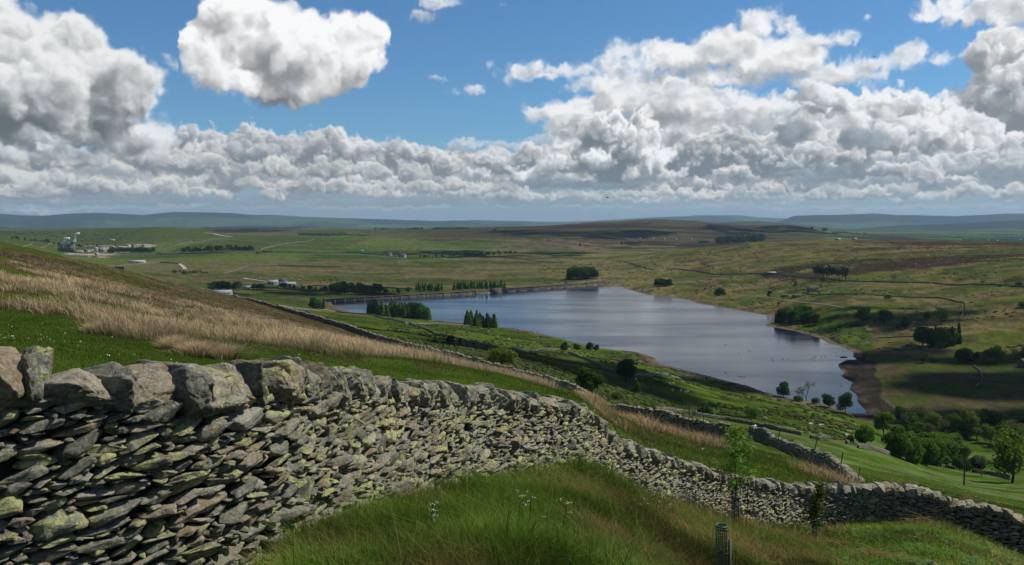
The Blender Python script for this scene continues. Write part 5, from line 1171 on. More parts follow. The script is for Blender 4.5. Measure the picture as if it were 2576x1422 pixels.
# ---------- grass and rushes ----------
MAT_BLADE = col_mat('grass_blades', .85, .04, .12, 3, translucent=.35)
def blades(P, hgt, wid, lean, base, tip, R, curl=.35, taper=.55):
    """P (n,3) roots; 5 vertices each; colours (n,3) for base and tip"""
    n = len(P); th = R.uniform(0, 6.283, n); sd = np.stack([np.cos(th), np.sin(th), np.zeros(n)], 1) * (wid / 2)[:, None]
    mid = P + lean * (hgt * .5)[:, None] * .6; mid[:, 2] += hgt * .55
    top = P + lean * hgt[:, None] * (1 + curl); top[:, 2] += hgt * np.sqrt(np.clip(1 - (np.linalg.norm(lean, axis=1) * .8) ** 2, .15, 1))
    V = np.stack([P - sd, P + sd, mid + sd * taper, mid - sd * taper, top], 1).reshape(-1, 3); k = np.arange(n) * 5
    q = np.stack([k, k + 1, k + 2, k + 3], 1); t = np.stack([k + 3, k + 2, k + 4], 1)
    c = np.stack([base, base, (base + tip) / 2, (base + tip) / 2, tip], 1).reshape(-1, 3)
    return V, [q, t], c
def polar_points(n, a0, a1, r0, r1, R):
    a = R.uniform(math.radians(a0), math.radians(a1), n); r = np.exp(R.uniform(math.log(r0), math.log(r1), n)); return r * np.sin(a), r * np.cos(a), r
_nwx = []; _nwy = []
for (x_, y_, D_) in NW: d_ = ray(x_, y_); _nwx.append(d_[0] / d_[1] * D_); _nwy.append(D_)
_nwa = np.arctan2(_nwx, _nwy); _nwr = np.hypot(_nwx, _nwy)
def wall_r(X, Y): return np.interp(np.arctan2(X, Y), _nwa, _nwr)
def mixc(a, b, t): return np.array(a)[None] * (1 - t[:, None]) + np.array(b)[None] * t[:, None]
def ground_grass():
    R = np.random.default_rng(1)
    X, Y, r = polar_points(30000, -14, 33, 3.6, 31, R); w = wall_r(X, Y); m = (r < w - .34) ; X, Y, r = X[m], Y[m], r[m]
    Z = gz(X, Y); px, py = proj(X, Y, Z); m = (py < 1540) & (px > 300) & (px < 2680); X, Y, r, Z, px, py = X[m], Y[m], r[m], Z[m], px[m], py[m]
    n = len(X); k = 16
    cl = fbm(X * 1.1, Y * 1.1, 71, 4); dry = sstep(.55, .66, fbm(X / 1.3 + 4, Y / 1.3, 72, 4)); dry = np.maximum(dry, sstep(.42, .6, cl) * (px > 1620) * (px < 2120) * (py > 1270) * .8)
    tall = .5 + 1.0 * fbm(X * .8, Y * .8, 73, 3)
    i = np.repeat(np.arange(n), k); sp = .05 + .012 * r[i]
    P = np.stack([X[i] + R.normal(0, 1, n * k) * sp, Y[i] + R.normal(0, 1, n * k) * sp, Z[i]], 1); P[:, 2] = gz(P[:, 0], P[:, 1]) - .02
    h = R.uniform(.10, .30, n * k) * tall[i] * (1 + .3 * (r[i] > 12)) * np.where(R.random(n * k) < .04, 1.7, 1) * (1 - .62 * (sstep(1560, 1720, px) * sstep(1385, 1440, py))[i]) * (1 - .35 * sstep(2060, 2200, px))[i]; wd = np.maximum(.0058, r[i] * .00062) * R.uniform(.7, 1.3, n * k)
    tl = R.normal(0, .35, (n, 2)); ln = np.concatenate([tl[i] + R.normal(0, .28, (n * k, 2)) + np.array([[-.18, -.05]]), np.zeros((n * k, 1))], 1)
    g = R.random(n * k)[:, None]; d = np.clip(dry[i] * .8 + R.normal(0, .22, n * k), 0, 1)[:, None]
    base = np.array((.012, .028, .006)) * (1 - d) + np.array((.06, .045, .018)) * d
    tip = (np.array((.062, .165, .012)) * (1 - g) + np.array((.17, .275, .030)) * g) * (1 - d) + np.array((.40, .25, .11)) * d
    lum = (.45 + 1.15 * sstep(.3, .7, fbm(X / .9, Y / .9, 77, 4)))[i][:, None]; lum = lum * (1 + .9 * (sstep(2060, 2150, px) * sstep(1310, 1335, py))[i][:, None]); tip = tip * lum; base = base * lum
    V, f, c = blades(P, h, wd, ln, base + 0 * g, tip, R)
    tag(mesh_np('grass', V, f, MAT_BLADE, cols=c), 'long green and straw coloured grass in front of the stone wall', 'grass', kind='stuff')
    # short turf on the slope behind the wall
    X, Y, r = polar_points(60000, -33, 31, 6, 75, R); w = wall_r(X, Y); m = r > w + .35; X, Y, r = X[m], Y[m], r[m]; Z = gz(X, Y); px, py = proj(X, Y, Z)
    k = 5; n = len(X); i = np.repeat(np.arange(n), k); sp = .02 * r[i]
    P = np.stack([X[i] + R.normal(0, 1, n * k) * sp, Y[i] + R.normal(0, 1, n * k) * sp, Z[i]], 1); P[:, 2] = gz(P[:, 0], P[:, 1]) - .01
    h = R.uniform(.02, .07, n * k) * (1 + 1.6 * (px[i] > 1400)) + r[i] * .0006; wd = np.maximum(.006, r[i] * .0007)
    ln = np.concatenate([R.normal(0, .4, (n * k, 2)), np.zeros((n * k, 1))], 1); d = sstep(.45, .65, fbm(X[i] / 3, Y[i] / 3, 75, 4))[:, None] * (px[i] > 1400)[:, None] * .7; g = R.random(n * k)[:, None]
    tip = (np.array((.080, .145, .015)) * (1 - g) + np.array((.125, .190, .028)) * g) * (1 - d) + np.array((.15, .15, .05)) * d
    V, f, c = blades(P, h, wd, ln, tip * .5, tip, R); tag(mesh_np('pasture_turf', V, f, MAT_BLADE, cols=c), 'short pasture turf on the slope behind the stone wall', 'turf', kind='stuff')
ground_grass()
def rushes():
    R = np.random.default_rng(2); A_, B_ = polar_points(22000, -35, 24, 8, 60, R), polar_points(30000, -35, 16, 50, 340, R); X, Y, r = (np.concatenate([p, q]) for p, q in zip(A_, B_)); Z = gz(X, Y); px, py = proj(X, Y, Z)
    w = wall_r(X, Y); gap = fbm(X / 5.5 + 3, Y / 5.5, 85, 4) * .6 + fbm(X / 16, Y / 16, 86, 3) * .4
    crest = np.interp(px, [0, 200, 440, 600, 850, 1000, 1430], [640, 680, 745, 775, 835, 865, 968]); kcr = sstep(-14, 22, crest - py + 12 + 60 * (gap - .5)) * (px < 1440)
    dens = np.where(px < 1480, sstep(.43, .53, gap), 1.0); dens = np.maximum(dens, kcr * 1.2)
    m = (R.random(len(X)) < RUSHMASK(X, Y, px, py, r) * dens * np.where(r < 60, .5, .85)) & (r > w + .6)
    X, Y, r, px, py, gap, kcr = X[m], Y[m], r[m], px[m], py[m], gap[m], kcr[m]; n = len(X); k = 28; print('rush clumps', n)
    i = np.repeat(np.arange(n), k); big = R.uniform(.55, 1.35, n) * (.7 + .9 * sstep(.42, .62, gap)); sp = (.11 + .0012 * r[i]) * big[i]
    o = R.normal(0, 1, (n * k, 2)); P = np.stack([X[i] + o[:, 0] * sp, Y[i] + o[:, 1] * sp, 0 * sp], 1); P[:, 2] = gz(P[:, 0], P[:, 1]) - .03
    h = R.uniform(.26, .60, n * k) * big[i] * (1 - .0018 * np.minimum(r[i], 200)) * (1 - .45 * kcr[i]); wd = np.maximum(.006, r[i] * .00055) * R.uniform(.7, 1.3, n * k)
    ln = np.concatenate([o * .36 + np.array([[-.14, -.03]]) + R.normal(0, .1, (n * k, 2)), np.zeros((n * k, 1))], 1)
    tcol = mixc((.84, .62, .36), (.32, .22, .14), kcr * .85); red = (px > 1480) * 1.0; tcol = tcol * (1 - red[:, None]) + np.array((.74, .50, .27)) * red[:, None]
    tcol = tcol * ((.35 + 1.3 * fbm(X / 3, Y / 3, 87, 3)) * R.uniform(.62, 1.25, n))[:, None]
    gr = 1 - sstep(.42, .52, gap); tcol = tcol * (1 - gr[:, None] * .75) + np.array((.13, .17, .03)) * gr[:, None] * .75
    tip = tcol[i] * R.uniform(.65, 1.3, n * k)[:, None]; base = np.array((.030, .045, .012)) * np.ones((n * k, 1)) + tip * .06
    V, f, c = blades(P, h, wd, ln, base, tip, R, curl=.25, taper=.7)
    tag(mesh_np('rushes', V, f, MAT_BLADE, cols=c), 'straw coloured tufts of rushes covering the slope above the wall', 'rushes', kind='stuff')
rushes()
def rush_clump(x, y, w, h, label, D=None):
    R = np.random.default_rng(int(x)); p = hit(x, y, 6) if D is None else D; n = 1500; rr = w * p.y / F / 2
    o = R.normal(0, .42, (n, 2)); P = np.stack([o[:, 0] * rr, o[:, 1] * rr, np.full(n, -.05)], 1); hh = h * p.y / F * R.uniform(.6, 1.05, n)
    ln = np.concatenate([o * .75, np.zeros((n, 1))], 1); tip = np.array((.80, .60, .35)) * R.uniform(.55, 1.2, n)[:, None]; base = np.array((.07, .075, .022)) + 0 * tip
    V, f, c = blades(P, hh, np.full(n, max(.007, p.y * .0006)), ln, base, tip, R, .25, .7); o = mesh_np('rush_tussock', V, f, MAT_BLADE, cols=c); o.location = p
    tag(o, label, 'rush tussock', 'rush tussocks in the pasture')
for a in [(362, 848, 66, 40, 'round rush tussock standing forward in the pasture'), (442, 880, 66, 46, 'leftmost of three big rush tussocks above the coping'), (500, 893, 90, 46, 'middle one of three big rush tussocks above the coping'), (560, 900, 80, 44, 'rightmost of three big rush tussocks above the coping'),
          (250, 838, 60, 36, 'rush tussock at the edge of the pasture, left of the round one'), (305, 842, 60, 34, 'small rush tussock just left of the round one')]: rush_clump(*a)
# ---------- flowers ----------
MAT_WHITE = simple_mat('white_petals', (.72, .72, .62), .8, .1, 9); MAT_STEM = simple_mat('green_stem', (.03, .06, .015), .8, .2, 9); MAT_CREAM = simple_mat('cream_blossom', (.62, .60, .42), .8, .12, 20)
def umbel(n, s, seed):
    R = np.random.default_rng(seed); C = np.stack([R.normal(0, s, n), R.normal(0, s, n), R.normal(0, s * .3, n)], 1); V, f, _ = cards(C, s * .5, R, np.ones((n, 3)), aspect=1, nrm=np.tile([0, 0, 1.], (n, 1))); return V, f
for i, (x, y) in enumerate([(1310,1345),(1078,1408),(1304,1338),(1413,1375),(1625,1325),(1650,1312),(1668,1308),(1700,1296),(1668,1276),(1082,1400),(1330,1362),(2006,1330),(2014,1327),(1996,1334),(2440,1320),(1418,1368)]):
    p = hit(x, y, 4); k = p.y / 10; R = np.random.default_rng(i); o = empty('wild_flower', p); hh = .30 * (.8 + .4 * R.random())
    v, f = tube([[0, 0, -.02], [.01, .01, hh * .6], [.02, 0, hh]], .004, 4); mesh_np('stem', v, f, MAT_STEM, o)
    for j in range(3): v, f = umbel(16, .010 + .003 * k, i * 7 + j); mesh_np('flower_head', v + [R.normal(0, .05), R.normal(0, .05), hh + R.normal(0, .04)], f, MAT_WHITE, o)
    tag(o, 'small white umbel flower standing in the long grass before the wall', 'wild flower', 'white flowers in the foreground grass')
def field_flowers():
    R = np.random.default_rng(5); X, Y, r = polar_points(9000, 4, 32, 18, 120, R); w = wall_r(X, Y); Z = gz(X, Y); px, py = proj(X, Y, Z); m = (r > w + .6) & (fbm(X / 6, Y / 6, 91, 3) > .46); X, Y, r, Z = X[m], Y[m], r[m], Z[m] + .12
    V, f, _ = cards(np.stack([X, Y, Z], 1), 1, R, np.ones((len(X), 3)), aspect=1, nrm=np.tile([0, 0, 1.], (len(X), 1))); c = np.repeat(np.stack([X, Y, Z], 1), 4, 0); V = c + (V - c) * np.repeat(np.maximum(.02, r * .00055), 4)[:, None]
    tag(mesh_np('meadow_flowers', V, f, MAT_CREAM), 'tiny pale flowers sprinkled over the field between the two walls', 'flowers', kind='stuff')
    X, Y, r = polar_points(420, -32, -12, 7, 30, R); w = wall_r(X, Y); m = r > w + .5; X, Y = X[m], Y[m]; Z = gz(X, Y) + .08; V, f, _ = cards(np.stack([X, Y, Z], 1), .020, R, np.ones((len(X), 3)), aspect=1)
    tag(mesh_np('daisies', V, f, MAT_WHITE), 'white daisies scattered on the pasture at the left', 'flowers', kind='stuff')
field_flowers()
# ---------- bracken ----------
def frond(L, R, arch=.5):
    n = 11; t = np.linspace(0, 1, n); x = t * L * .75; z = L * (t * 1.0 - arch * t ** 2); V = []; f = []
    for i in range(1, n):
        w = L * .34 * math.sin(math.pi * (t[i] ** .6)) * (1 - t[i] * .25) + .01; s = L / n * .42
        for sg in (-1, 1):
            o = len(V); b = np.array([x[i], 0, z[i]]); e = b + np.array([w * .35, sg * w, -w * .12]); V += [b + [-s, 0, 0], b + [s, 0, 0], e + [s * .2, 0, 0], (b + e) / 2 + [-s * 1.1, 0, .01]]; f.append((o, o + 1, o + 2, o + 3))
    V += [(0, -.004, 0), (0, .004, 0), (x[-1], 0, z[-1])]; o = len(V); f.append((o - 3, o - 2, o - 1, o - 1)); return np.array(V), np.array(f[:-1])
MAT_FERN = simple_mat('fern_green', (.055, .135, .016), .75, .25, 5)
def bracken():
    R = np.random.default_rng(8); mes = []
    for v in range(4):
        Vs = []; Fs = []; o = 0
        for i in range(7):
            V, f = frond(R.uniform(.32, .55), R, R.uniform(.35, .6)); a = i * .9 + R.normal(0, .2); c, s = math.cos(a), math.sin(a); V = V @ np.array([[c, s, 0], [-s, c, 0], [0, 0, 1]]); Vs.append(V); Fs.append(f + o); o += len(V)
        ob = mesh_np('fronds', np.concatenate(Vs), np.concatenate(Fs), MAT_FERN); mes.append(ob.data); bpy.data.objects.remove(ob)
    k = 0
    while k < 110:
        x, y = R.uniform(2080, 2576), R.uniform(1318, 1440)
        if k > 96: x, y = R.uniform(1990, 2060), R.uniform(1325, 1350)
        if k < 6: x, y = R.uniform(2300, 2420), 1312
        p = hit(x, y, 6); o = bpy.data.objects.new('bracken_plant', mes[k % 4]); COL.objects.link(o); o.location = p; o.rotation_euler = (0, 0, R.uniform(0, 6.28)); s = R.uniform(.34, .6); o.scale = (s, s, s)
        tag(o, 'bright green bracken plant in the foreground grass at the lower right', 'bracken', 'green bracken plants at the lower right'); k += 1
bracken()
def dead_bracken():
    R = np.random.default_rng(9); L = []
    for (x, y, sx, hh, n) in [(2400, 1300, 1.35, .62, 420), (2440, 1270, .55, .75, 160), (2310, 1318, .9, .22, 120), (2200, 1402, .7, .2, 120)]:
        p = hit(x, y, 6)
        for i in range(n):
            a = np.array([p.x + R.normal(0, sx * .5), p.y - abs(R.normal(0, .25)), 0]); u = abs(a[0] - p.x) / sx; a[2] = gz1(a[0], a[1]) + max(0, hh * (1 - u) * R.uniform(0, 1)); d = np.array([R.normal(-.25, .45), R.normal(-.1, .15), R.normal(-.2, .22)]); L.append((np.array([a, a + d * .5 + [0, 0, .04], a + d]), [.008, .007, .003]))
    v, f = tubes(L, 3); tag(mesh_np('dead_bracken', v, f, simple_mat('dead_bracken_straw', (.30, .175, .085), .85, .35, 6)), 'heap of dry brown bracken stalks slumped against the wall at the right', 'dead bracken', kind='stuff')
dead_bracken()

# ---------- dark rush tufts on the pastures, loose stones on the fell ----------
def specks(name, n, a0, a1, r0, r1, size, col, mask, label, cat, flat, seed, mat):
    R = np.random.default_rng(seed); X, Y, r = polar_points(n, a0, a1, r0, r1, R); Z = gz(X, Y); px, py = proj(X, Y, Z); m = mask(X, Y, px, py, r, R); X, Y, Z, r = X[m], Y[m], Z[m], r[m]; n = len(X); print(name, n)
    V0, f0 = ICO[1]; s = size * R.uniform(.6, 1.5, n) * (1 + r / 1500)
    J = 1 + R.normal(0, .18, (n, len(V0), 3)); V = V0[None] * J * s[:, None, None] * np.array([1.2, 1.2, flat]) + np.stack([X, Y, Z], 1)[:, None]
    c = np.repeat(np.array(col)[None] * R.uniform(.6, 1.4, (n, 1)), len(V0), 0); tag(mesh_np(name, V.reshape(-1, 3), (f0[None] + (np.arange(n) * len(V0))[:, None, None]).reshape(-1, 3), mat, cols=c), label, cat, kind='stuff')
_sm = col_mat('speck_cover', .95, 0, .2, 3)
specks('rush_tufts', 15000, -8, 24, 130, 900, .55, (.045, .060, .018), lambda X, Y, px, py, r, R: (py > 785) & (py < 1110) & (GSDF(X, Y) > 8) & (px < 2160) & (px > 820) & (fbm(X / 30, Y / 30, 131, 4) > .50) & (R.random(len(X)) < .8), 'dark tufts of rush dotted over the near shore pastures', 'rushes', .8, 31, _sm)
specks('loose_stones', 7000, 6, 31, 560, 1700, .38, (.30, .29, .26), lambda X, Y, px, py, r, R: (px > 1560) & (py < 870) & (py > 625) & (GSDF(X, Y) > 10) & (fbm(X / 60, Y / 60, 132, 4) > .52) & (R.random(len(X)) < .4), 'pale loose stones strewn over the far fell', 'stones', .6, 32, _sm)
specks('fell_tufts', 16000, 2, 31, 560, 2000, .8, (.050, .050, .020), lambda X, Y, px, py, r, R: (px > 1300) & (py < 900) & (py > 612) & (GSDF(X, Y) > 10) & (fbm(X / 80 + 4, Y / 40, 133, 4) > .52) & (R.random(len(X)) < .3), 'dark tussocks of moor grass over the far fell', 'tussocks', .5, 33, _sm)
# ---------- posts, poles, tree guards, saplings ----------
MAT_POST = simple_mat('silvered_timber', (.13, .115, .095), .9, .3, 12, bump=.004); MAT_POLE = simple_mat('tarred_pole', (.075, .065, .05), .85, .25, 3); MAT_WIRE = simple_mat('galvanised_wire', (.16, .16, .16), .5, .1, 5)
def rod(P, r, k=6): return tube(P, r, k)
def post(x, yt, yb, D, label, lean=0, w=.09):
    d = ray(x, yb); X = d[0] / d[1] * D; z0 = gz1(X, D); zt = EYE - qof(yt) * D; H = max(zt - z0, .8)
    o = empty('fence_post', (X, D, z0)); v, f = tube([[0, 0, -.2], [lean * H * .5, 0, H * .5], [lean * H, 0, H]], [w * .34, w * .33, w * .3], 7)
    c = len(v); v = np.concatenate([v, [[lean * H, 0, H + .02]]]); mesh_np('timber', v, [f, np.array([[c - 7 + i, c - 7 + (i + 1) % 7, c] for i in range(7)])], MAT_POST, o)
    v, f = tube([[-.5, 0, H * .8], [0, -.05, H * .79], [.5, 0, H * .78]], .006, 4); mesh_np('wire', v, f, MAT_WIRE, o)
    return tag(o, label, 'fence post', 'fence posts along the stone walls')
for a in [(1110, 876, 900, 186, 'leftmost fence post leaning on the long wall', .05, .12), (1146, 879, 905, 178, 'pale fence post on the long wall, second from the left', .08, .13), (1314, 927, 955, 150, 'thin fence post on the long wall, above the golden willow side', .25, .12), (1441, 955, 986, 128, 'tall leaning post on the long wall near the big dark tree', .30, .14),
          (1513, 985, 1015, 121, 'fence post before the big dark tree, left of a pair', .05, .12), (1551, 983, 1015, 116, 'fence post on the long wall, right of a pair', .06, .12), (1618, 1018, 1042, 112, 'short post slumped steeply left against the long wall', -.45, .14), (1769, 1046, 1075, 100, 'white topped post near the broken end of the long wall', .02, .13),
          (1956, 1080, 1112, 86, 'first post of the tumbledown wall, nearest its broken end', .10, .13), (2042, 1100, 1135, 74, 'second post of the tumbledown wall, leaning right', .22, .14), (2111, 1138, 1165, 63, 'third post of the tumbledown wall', .16, .12), (2157, 1176, 1200, 50, 'last small post of the tumbledown wall, near the foreground wall', .15, .09),
          (2370, 1296, 1300, 40, 'tiny post in the field beyond the right end of the wall', .0, .08)]:
    post(a[0], a[1], a[2], a[3], a[4], a[5], a[6])
def utility_pole(x, yt, yb, label, arm, ax=0):
    p = hit(x, yb, 90); H = (yb - yt) * p.y / F; o = empty('utility_pole', p); v, f = tube([[0, 0, -.4], [0, 0, H]], [.12, .09], 8); mesh_np('pole', v, f, MAT_POLE, o)
    V, f = join([prism((-arm / 2 + ax, 0), (arm / 2 + ax, 0), H * .955, H * .975, .16)]); mesh_np('crossarm', V, f, MAT_POLE, o)
    for s in (-.45, 0, .45):
        v, f = tube([[s * arm + ax, 0, H * .975], [s * arm + ax, 0, H * .995]], [.07, .05], 6); mesh_np('insulator', v, f, MAT_DAMTOP, o)
    tag(o, label, 'utility pole', 'utility poles')
utility_pole(2425, 1120, 1221, 'wooden utility pole standing in the field at the right', 1.7, -.55); utility_pole(1734, 990, 1052, 'wooden utility pole behind the long wall beside the flowering thorn', 2.0)
MAT_MESHG = bpy.data.materials.new('green_plastic_mesh')
def guard_material(m):
    m.use_nodes = True; bs = m.node_tree.nodes['Principled BSDF']; bs.inputs['Base Color'].default_value = (.016, .075, .046, 1); bs.inputs['Roughness'].default_value = .5
guard_material(MAT_MESHG)
def tree_guard(x, yt, D, rad, label, stake=1, below=None, stake_dy=30):
    d = ray(x, yt); X = d[0] / d[1] * D; z0 = gz1(X, D); zt = EYE - qof(yt) * D; H = zt - z0; o = empty('tree_guard', (X, D, z0 - .02)); L = []; n = 16; m = int(H / .035) + 1
    th = 2 * math.pi / n
    for i in range(n): L.append((np.array([[rad * math.cos(i * th), rad * math.sin(i * th), 0], [rad * math.cos(i * th), rad * math.sin(i * th), H]]), .0042))
    for j in range(m): z = j * .035; L.append((np.array([[rad * math.cos(i * th), rad * math.sin(i * th), z] for i in range(n + 1)]), .0036))
    v, f = tubes(L, 3); mesh_np('mesh_sleeve', v, f, MAT_MESHG, o)
    P = np.array([[rad * 1.10 * math.cos(i * th), rad * 1.10 * math.sin(i * th), H] for i in range(n + 1)]); v, f = tube(P, .009, 6); v2, f2 = tube(P * [.95, .95, 1] - [0, 0, .035], .007, 6); mesh_np('flared_rim', np.concatenate([v, v2]), np.concatenate([f, f2 + len(v)]), MAT_MESHG, o)
    if stake:
        Hs = H - stake_dy * D / F; V, f = join([prism((rad + .02, -.02), (rad + .055, -.02), -.1, Hs, .035)]); s = mesh_np('stake', V, f, MAT_POST, o); v, f = tube([[rad * math.cos(a) * 1.06 + (.03 if abs(a) < 1.2 else 0), rad * math.sin(a) * 1.06, Hs * .72] for a in np.linspace(-3.1, 3.1, 20)], .005, 4); mesh_np('tie', v, f, MAT_POLE, s)
    tag(o, label, 'tree guard', 'green mesh tree guards'); return o, H
tree_guard(1815, 1319, 10.8, .066, 'empty green mesh tree guard with stake, nearest in the grass', 1, stake_dy=34)
g1, h1 = tree_guard(1848, 1222, 21.8, .075, 'green mesh tree guard around the rowan sapling', 1, stake_dy=23)
g2, h2 = tree_guard(2052, 1312, 23.4, .085, 'green mesh tree guard with a leafy sapling against the right part of the wall', 1, stake_dy=14)
tree_guard(2341, 1414, 17.5, .06, 'small green mesh tree guard at the bottom right edge', 0)
PAL['rowan'] = (.13, .25, .035); PAL['sap'] = (.085, .115, .026)
def sapling(name, x, D, y0, yt, w, n, pal, label, leaf, nst=9, seed=1, flowers=()):
    d = ray(x, y0); X = d[0] / d[1] * D; z0 = gz1(X, D); H = EYE - qof(yt) * D - z0; zb = EYE - qof(y0) * D - z0; R = np.random.default_rng(seed); W = w * D / F / 2; o = empty(name, (X, D, z0)); L = [(np.array([[0, 0, 0], [.02, 0, H * .5], [-.02, 0, H]]), [.014, .010, .004])]; C = []
    for i in range(nst):
        z = zb + (H - zb) * (i + .3) / nst; a = R.uniform(0, 6.28); env = math.sin(math.pi * min(1, .18 + (z - zb) / (H - zb) * .8)) ** .7; l = W * env * R.uniform(.7, 1.1)
        e = np.array([math.cos(a) * l, math.sin(a) * l, z + l * .5]); L.append((np.array([[0, 0, z], e * .5 + [0, 0, z * .5], e]), [.007, .005, .002]))
        k = int(n / nst); t = R.uniform(.15, 1.08, k)[:, None]; C.append(np.array([0, 0, z]) * (1 - t) + e * t + R.normal(0, .055, (k, 3)))
    v, f = tubes(L, 5); mesh_np('stem', v, f, MAT_BARK, o); C = np.concatenate(C)
    V, f, c = cards(C, leaf, R, leafcols(R, len(C), pal, .3), aspect=2.6, droop=.15); mesh_np('leaves', V, f, MAT_LEAF, o, cols=c)
    for (fx, fy) in flowers:
        dd = ray(fx, fy); c_ = np.array([dd[0] / dd[1] * D - X, R.uniform(-.1, .1) - .12, EYE + dd[2] / dd[1] * D - z0]); v, f = umbel(60, .024, int(fx)); v[:, 2] *= 1.0; mesh_np('blossom', v + c_, f, MAT_CREAM, o)
    tag(o, label, 'sapling', 'young trees planted along the wall')
sapling('rowan_sapling', 1848, 21.8, 1232, 1080, 116, 950, 'rowan', 'young rowan in white blossom growing out of its tree guard', .042, 20, 3, [(1765, 1125), (1831, 1119), (1853, 1128), (1860, 1110), (1863, 1158), (1797, 1152)])
sapling('bare_sapling', 1880, 21.8, 1200, 1095, 40, 120, 'rowan', 'thin twiggy sapling with few leaves right of the rowan', .05, 9, 4)
sapling('leafy_sapling', 2054, 23.4, 1322, 1222, 52, 620, 'sap', 'small leafy sapling in front of the right part of the wall', .05, 15, 5)
# ---------- buildings ----------
def M(nm, c, **k): return simple_mat(nm, c, .85, .12, .3, **k)
MB_WHITE = M('limewash', (.40, .39, .36)); MB_GREY = M('grey_render', (.28, .27, .25)); MB_TIN = M('tin_roof', (.24, .26, .27)); MB_SLATE = M('slate_roof', (.075, .08, .09)); MB_DARK = simple_mat('sooty_brick', (.085, .07, .06), .9, .5, .12, c2=(.22, .20, .17)); MB_GLASS = M('dark_window', (.02, .025, .03)); MB_ORANGE = M('orange_paint', (.62, .14, .03)); MB_GREEN = M('green_cladding', (.03, .10, .07)); MB_RUST = M('rusty_frame', (.16, .08, .05))
def gable(w, d, h, rh, eave=.3):
    """walls and roof of a gabled block centred on the origin, ridge along x"""
    a, b = w / 2, d / 2; Vw = [(-a, -b, -1.5), (a, -b, -1.5), (a, b, -1.5), (-a, b, -1.5), (-a, -b, h), (a, -b, h), (a, b, h), (-a, b, h), (-a, 0, h + rh), (a, 0, h + rh)]
    fw = [(0, 1, 5, 4), (2, 3, 7, 6)], [(1, 2, 6, 9, 5), (3, 0, 4, 8, 7)]
    e = eave; t = .25; k = rh / b; z0 = h - e * k + .02
    Vr = [(-a - e, -b - e, z0), (a + e, -b - e, z0), (a + e, 0, h + rh + .02), (-a - e, 0, h + rh + .02), (a + e, b + e, z0), (-a - e, b + e, z0)]
    Vr = Vr + [(x, y, z + t) for x, y, z in Vr]; fr = [(0, 3, 2, 1), (3, 5, 4, 2), (6, 7, 8, 9), (9, 8, 10, 11), (0, 1, 7, 6), (5, 11, 10, 4), (0, 6, 9, 3), (3, 9, 11, 5), (1, 2, 8, 7), (2, 4, 10, 8)]
    return Vw, fw, Vr, fr
def building(name, x, y, w, d, h, rh, rot, wall, roof, label, cat='building', openings=3, chimney=0, dmin=300, p=None, group=None, doorm=None):
    p = p or hit(x, y, dmin); o = empty(name, p, rot); Vw, fw, Vr, fr = gable(w, d, h, rh)
    mesh_np('wall', Vw, [np.array(fw[0]), np.array(fw[1])], wall, o); r = mesh_np('roof', Vr, np.array(fr), roof, o)
    for i in range(openings):
        u = -w / 2 + w * (i + .7) / (openings + .4); nm = 'door' if i == openings // 2 else 'window'; z0, z1 = (-.2, h * .7) if nm == 'door' else (h * .35, h * .72)
        V, f = join([prism((u - w * .035 - .2, -d / 2 - .04), (u + w * .035 + .2, -d / 2 - .04), z0, z1, .12)]); mesh_np(nm, V, f, doorm or MB_GLASS, o)
    for i in range(chimney):
        s = -1 if i else 1; V, f = join([prism((s * (w / 2 - .8) - .4, 0), (s * (w / 2 - .8) + .4, 0), h + rh * .5, h + rh + 1.2, .7)]); mesh_np('chimney', V, f, wall, r)
    tag(o, label, cat, group, 'thing'); return o
building('long_barn', 345, 661, 34, 12, 2.6, 2.2, .05, MB_WHITE, MB_WHITE, 'long low white shed alone in the green valley fields', 'shed', 6, dmin=900)
building('cattle_shed', 557, 741, 26, 11, 2.6, 3.0, .12, MB_GREY, MB_TIN, 'long pale roofed farm shed at the foot of the hill', 'shed', 5, dmin=600)
building('farm_barn', 503, 737, 11, 8, 3.4, 2.4, .5, MB_GREY, MB_SLATE, 'slate roofed farm barn half hidden behind the hill crest', 'barn', 2, dmin=600); building('farm_barn', 524, 738, 8, 7, 3, 2.2, -.3, MB_GREY, MB_SLATE, 'smaller slate barn between the long shed and the first barn', 'barn', 2, dmin=600)
building('farm_barn', 622, 727, 10, 6, 2.4, 1.8, .1, MB_WHITE, MB_TIN, 'small white shed right of the farm trees', 'shed', 2, dmin=600)
building('farm_shed', 686, 716, 16, 10, 4, 3, .3, MB_GREY, MB_TIN, 'bright roofed barn of the farm below the dam', 'shed', 3, dmin=700); building('farm_house', 712, 714, 12, 7, 5, 3, .1, MB_GREY, MB_SLATE, 'slate roofed farmhouse between two bright sheds', 'house', 3, 1, dmin=700); building('farm_shed', 724, 719, 24, 10, 3, 2.6, .1, MB_GREY, MB_TIN, 'long tin roofed shed at the right of the farm below the dam', 'shed', 4, dmin=700)
building('cottage', 979, 643, 14, 8, 3.6, 3, .1, MB_WHITE, MB_SLATE, 'small white cottage by the far road, left of the larger house', 'cottage', 3, 1, dmin=1200); building('white_house', 1012, 648, 17, 9, 5.2, 4, -.15, MB_WHITE, MB_SLATE, 'larger white house with gables by the far road', 'house', 4, 2, dmin=1200); building('cottage', 998, 648, 7, 6, 2.6, 1.8, .1, MB_GREY, MB_SLATE, 'grey outhouse joined to the left of the larger white house', 'outhouse', 1, dmin=1200)
building('field_barn', 1939, 691, 14, 7, 2.8, 1.6, -.03, MB_DARK, MB_TIN, 'dark field barn with a bright tin roof on the hill wall', 'barn', 2, dmin=500); building('stone_barn', 2576, 923, 8, 6, 3.0, 2.2, .35, simple_mat('barn_stone', (.12, .11, .09), .9, .4, 3), MB_TIN, 'small stone barn with a pale roof cut by the right edge', 'barn', 1, dmin=300, p=hit(2580, 922))
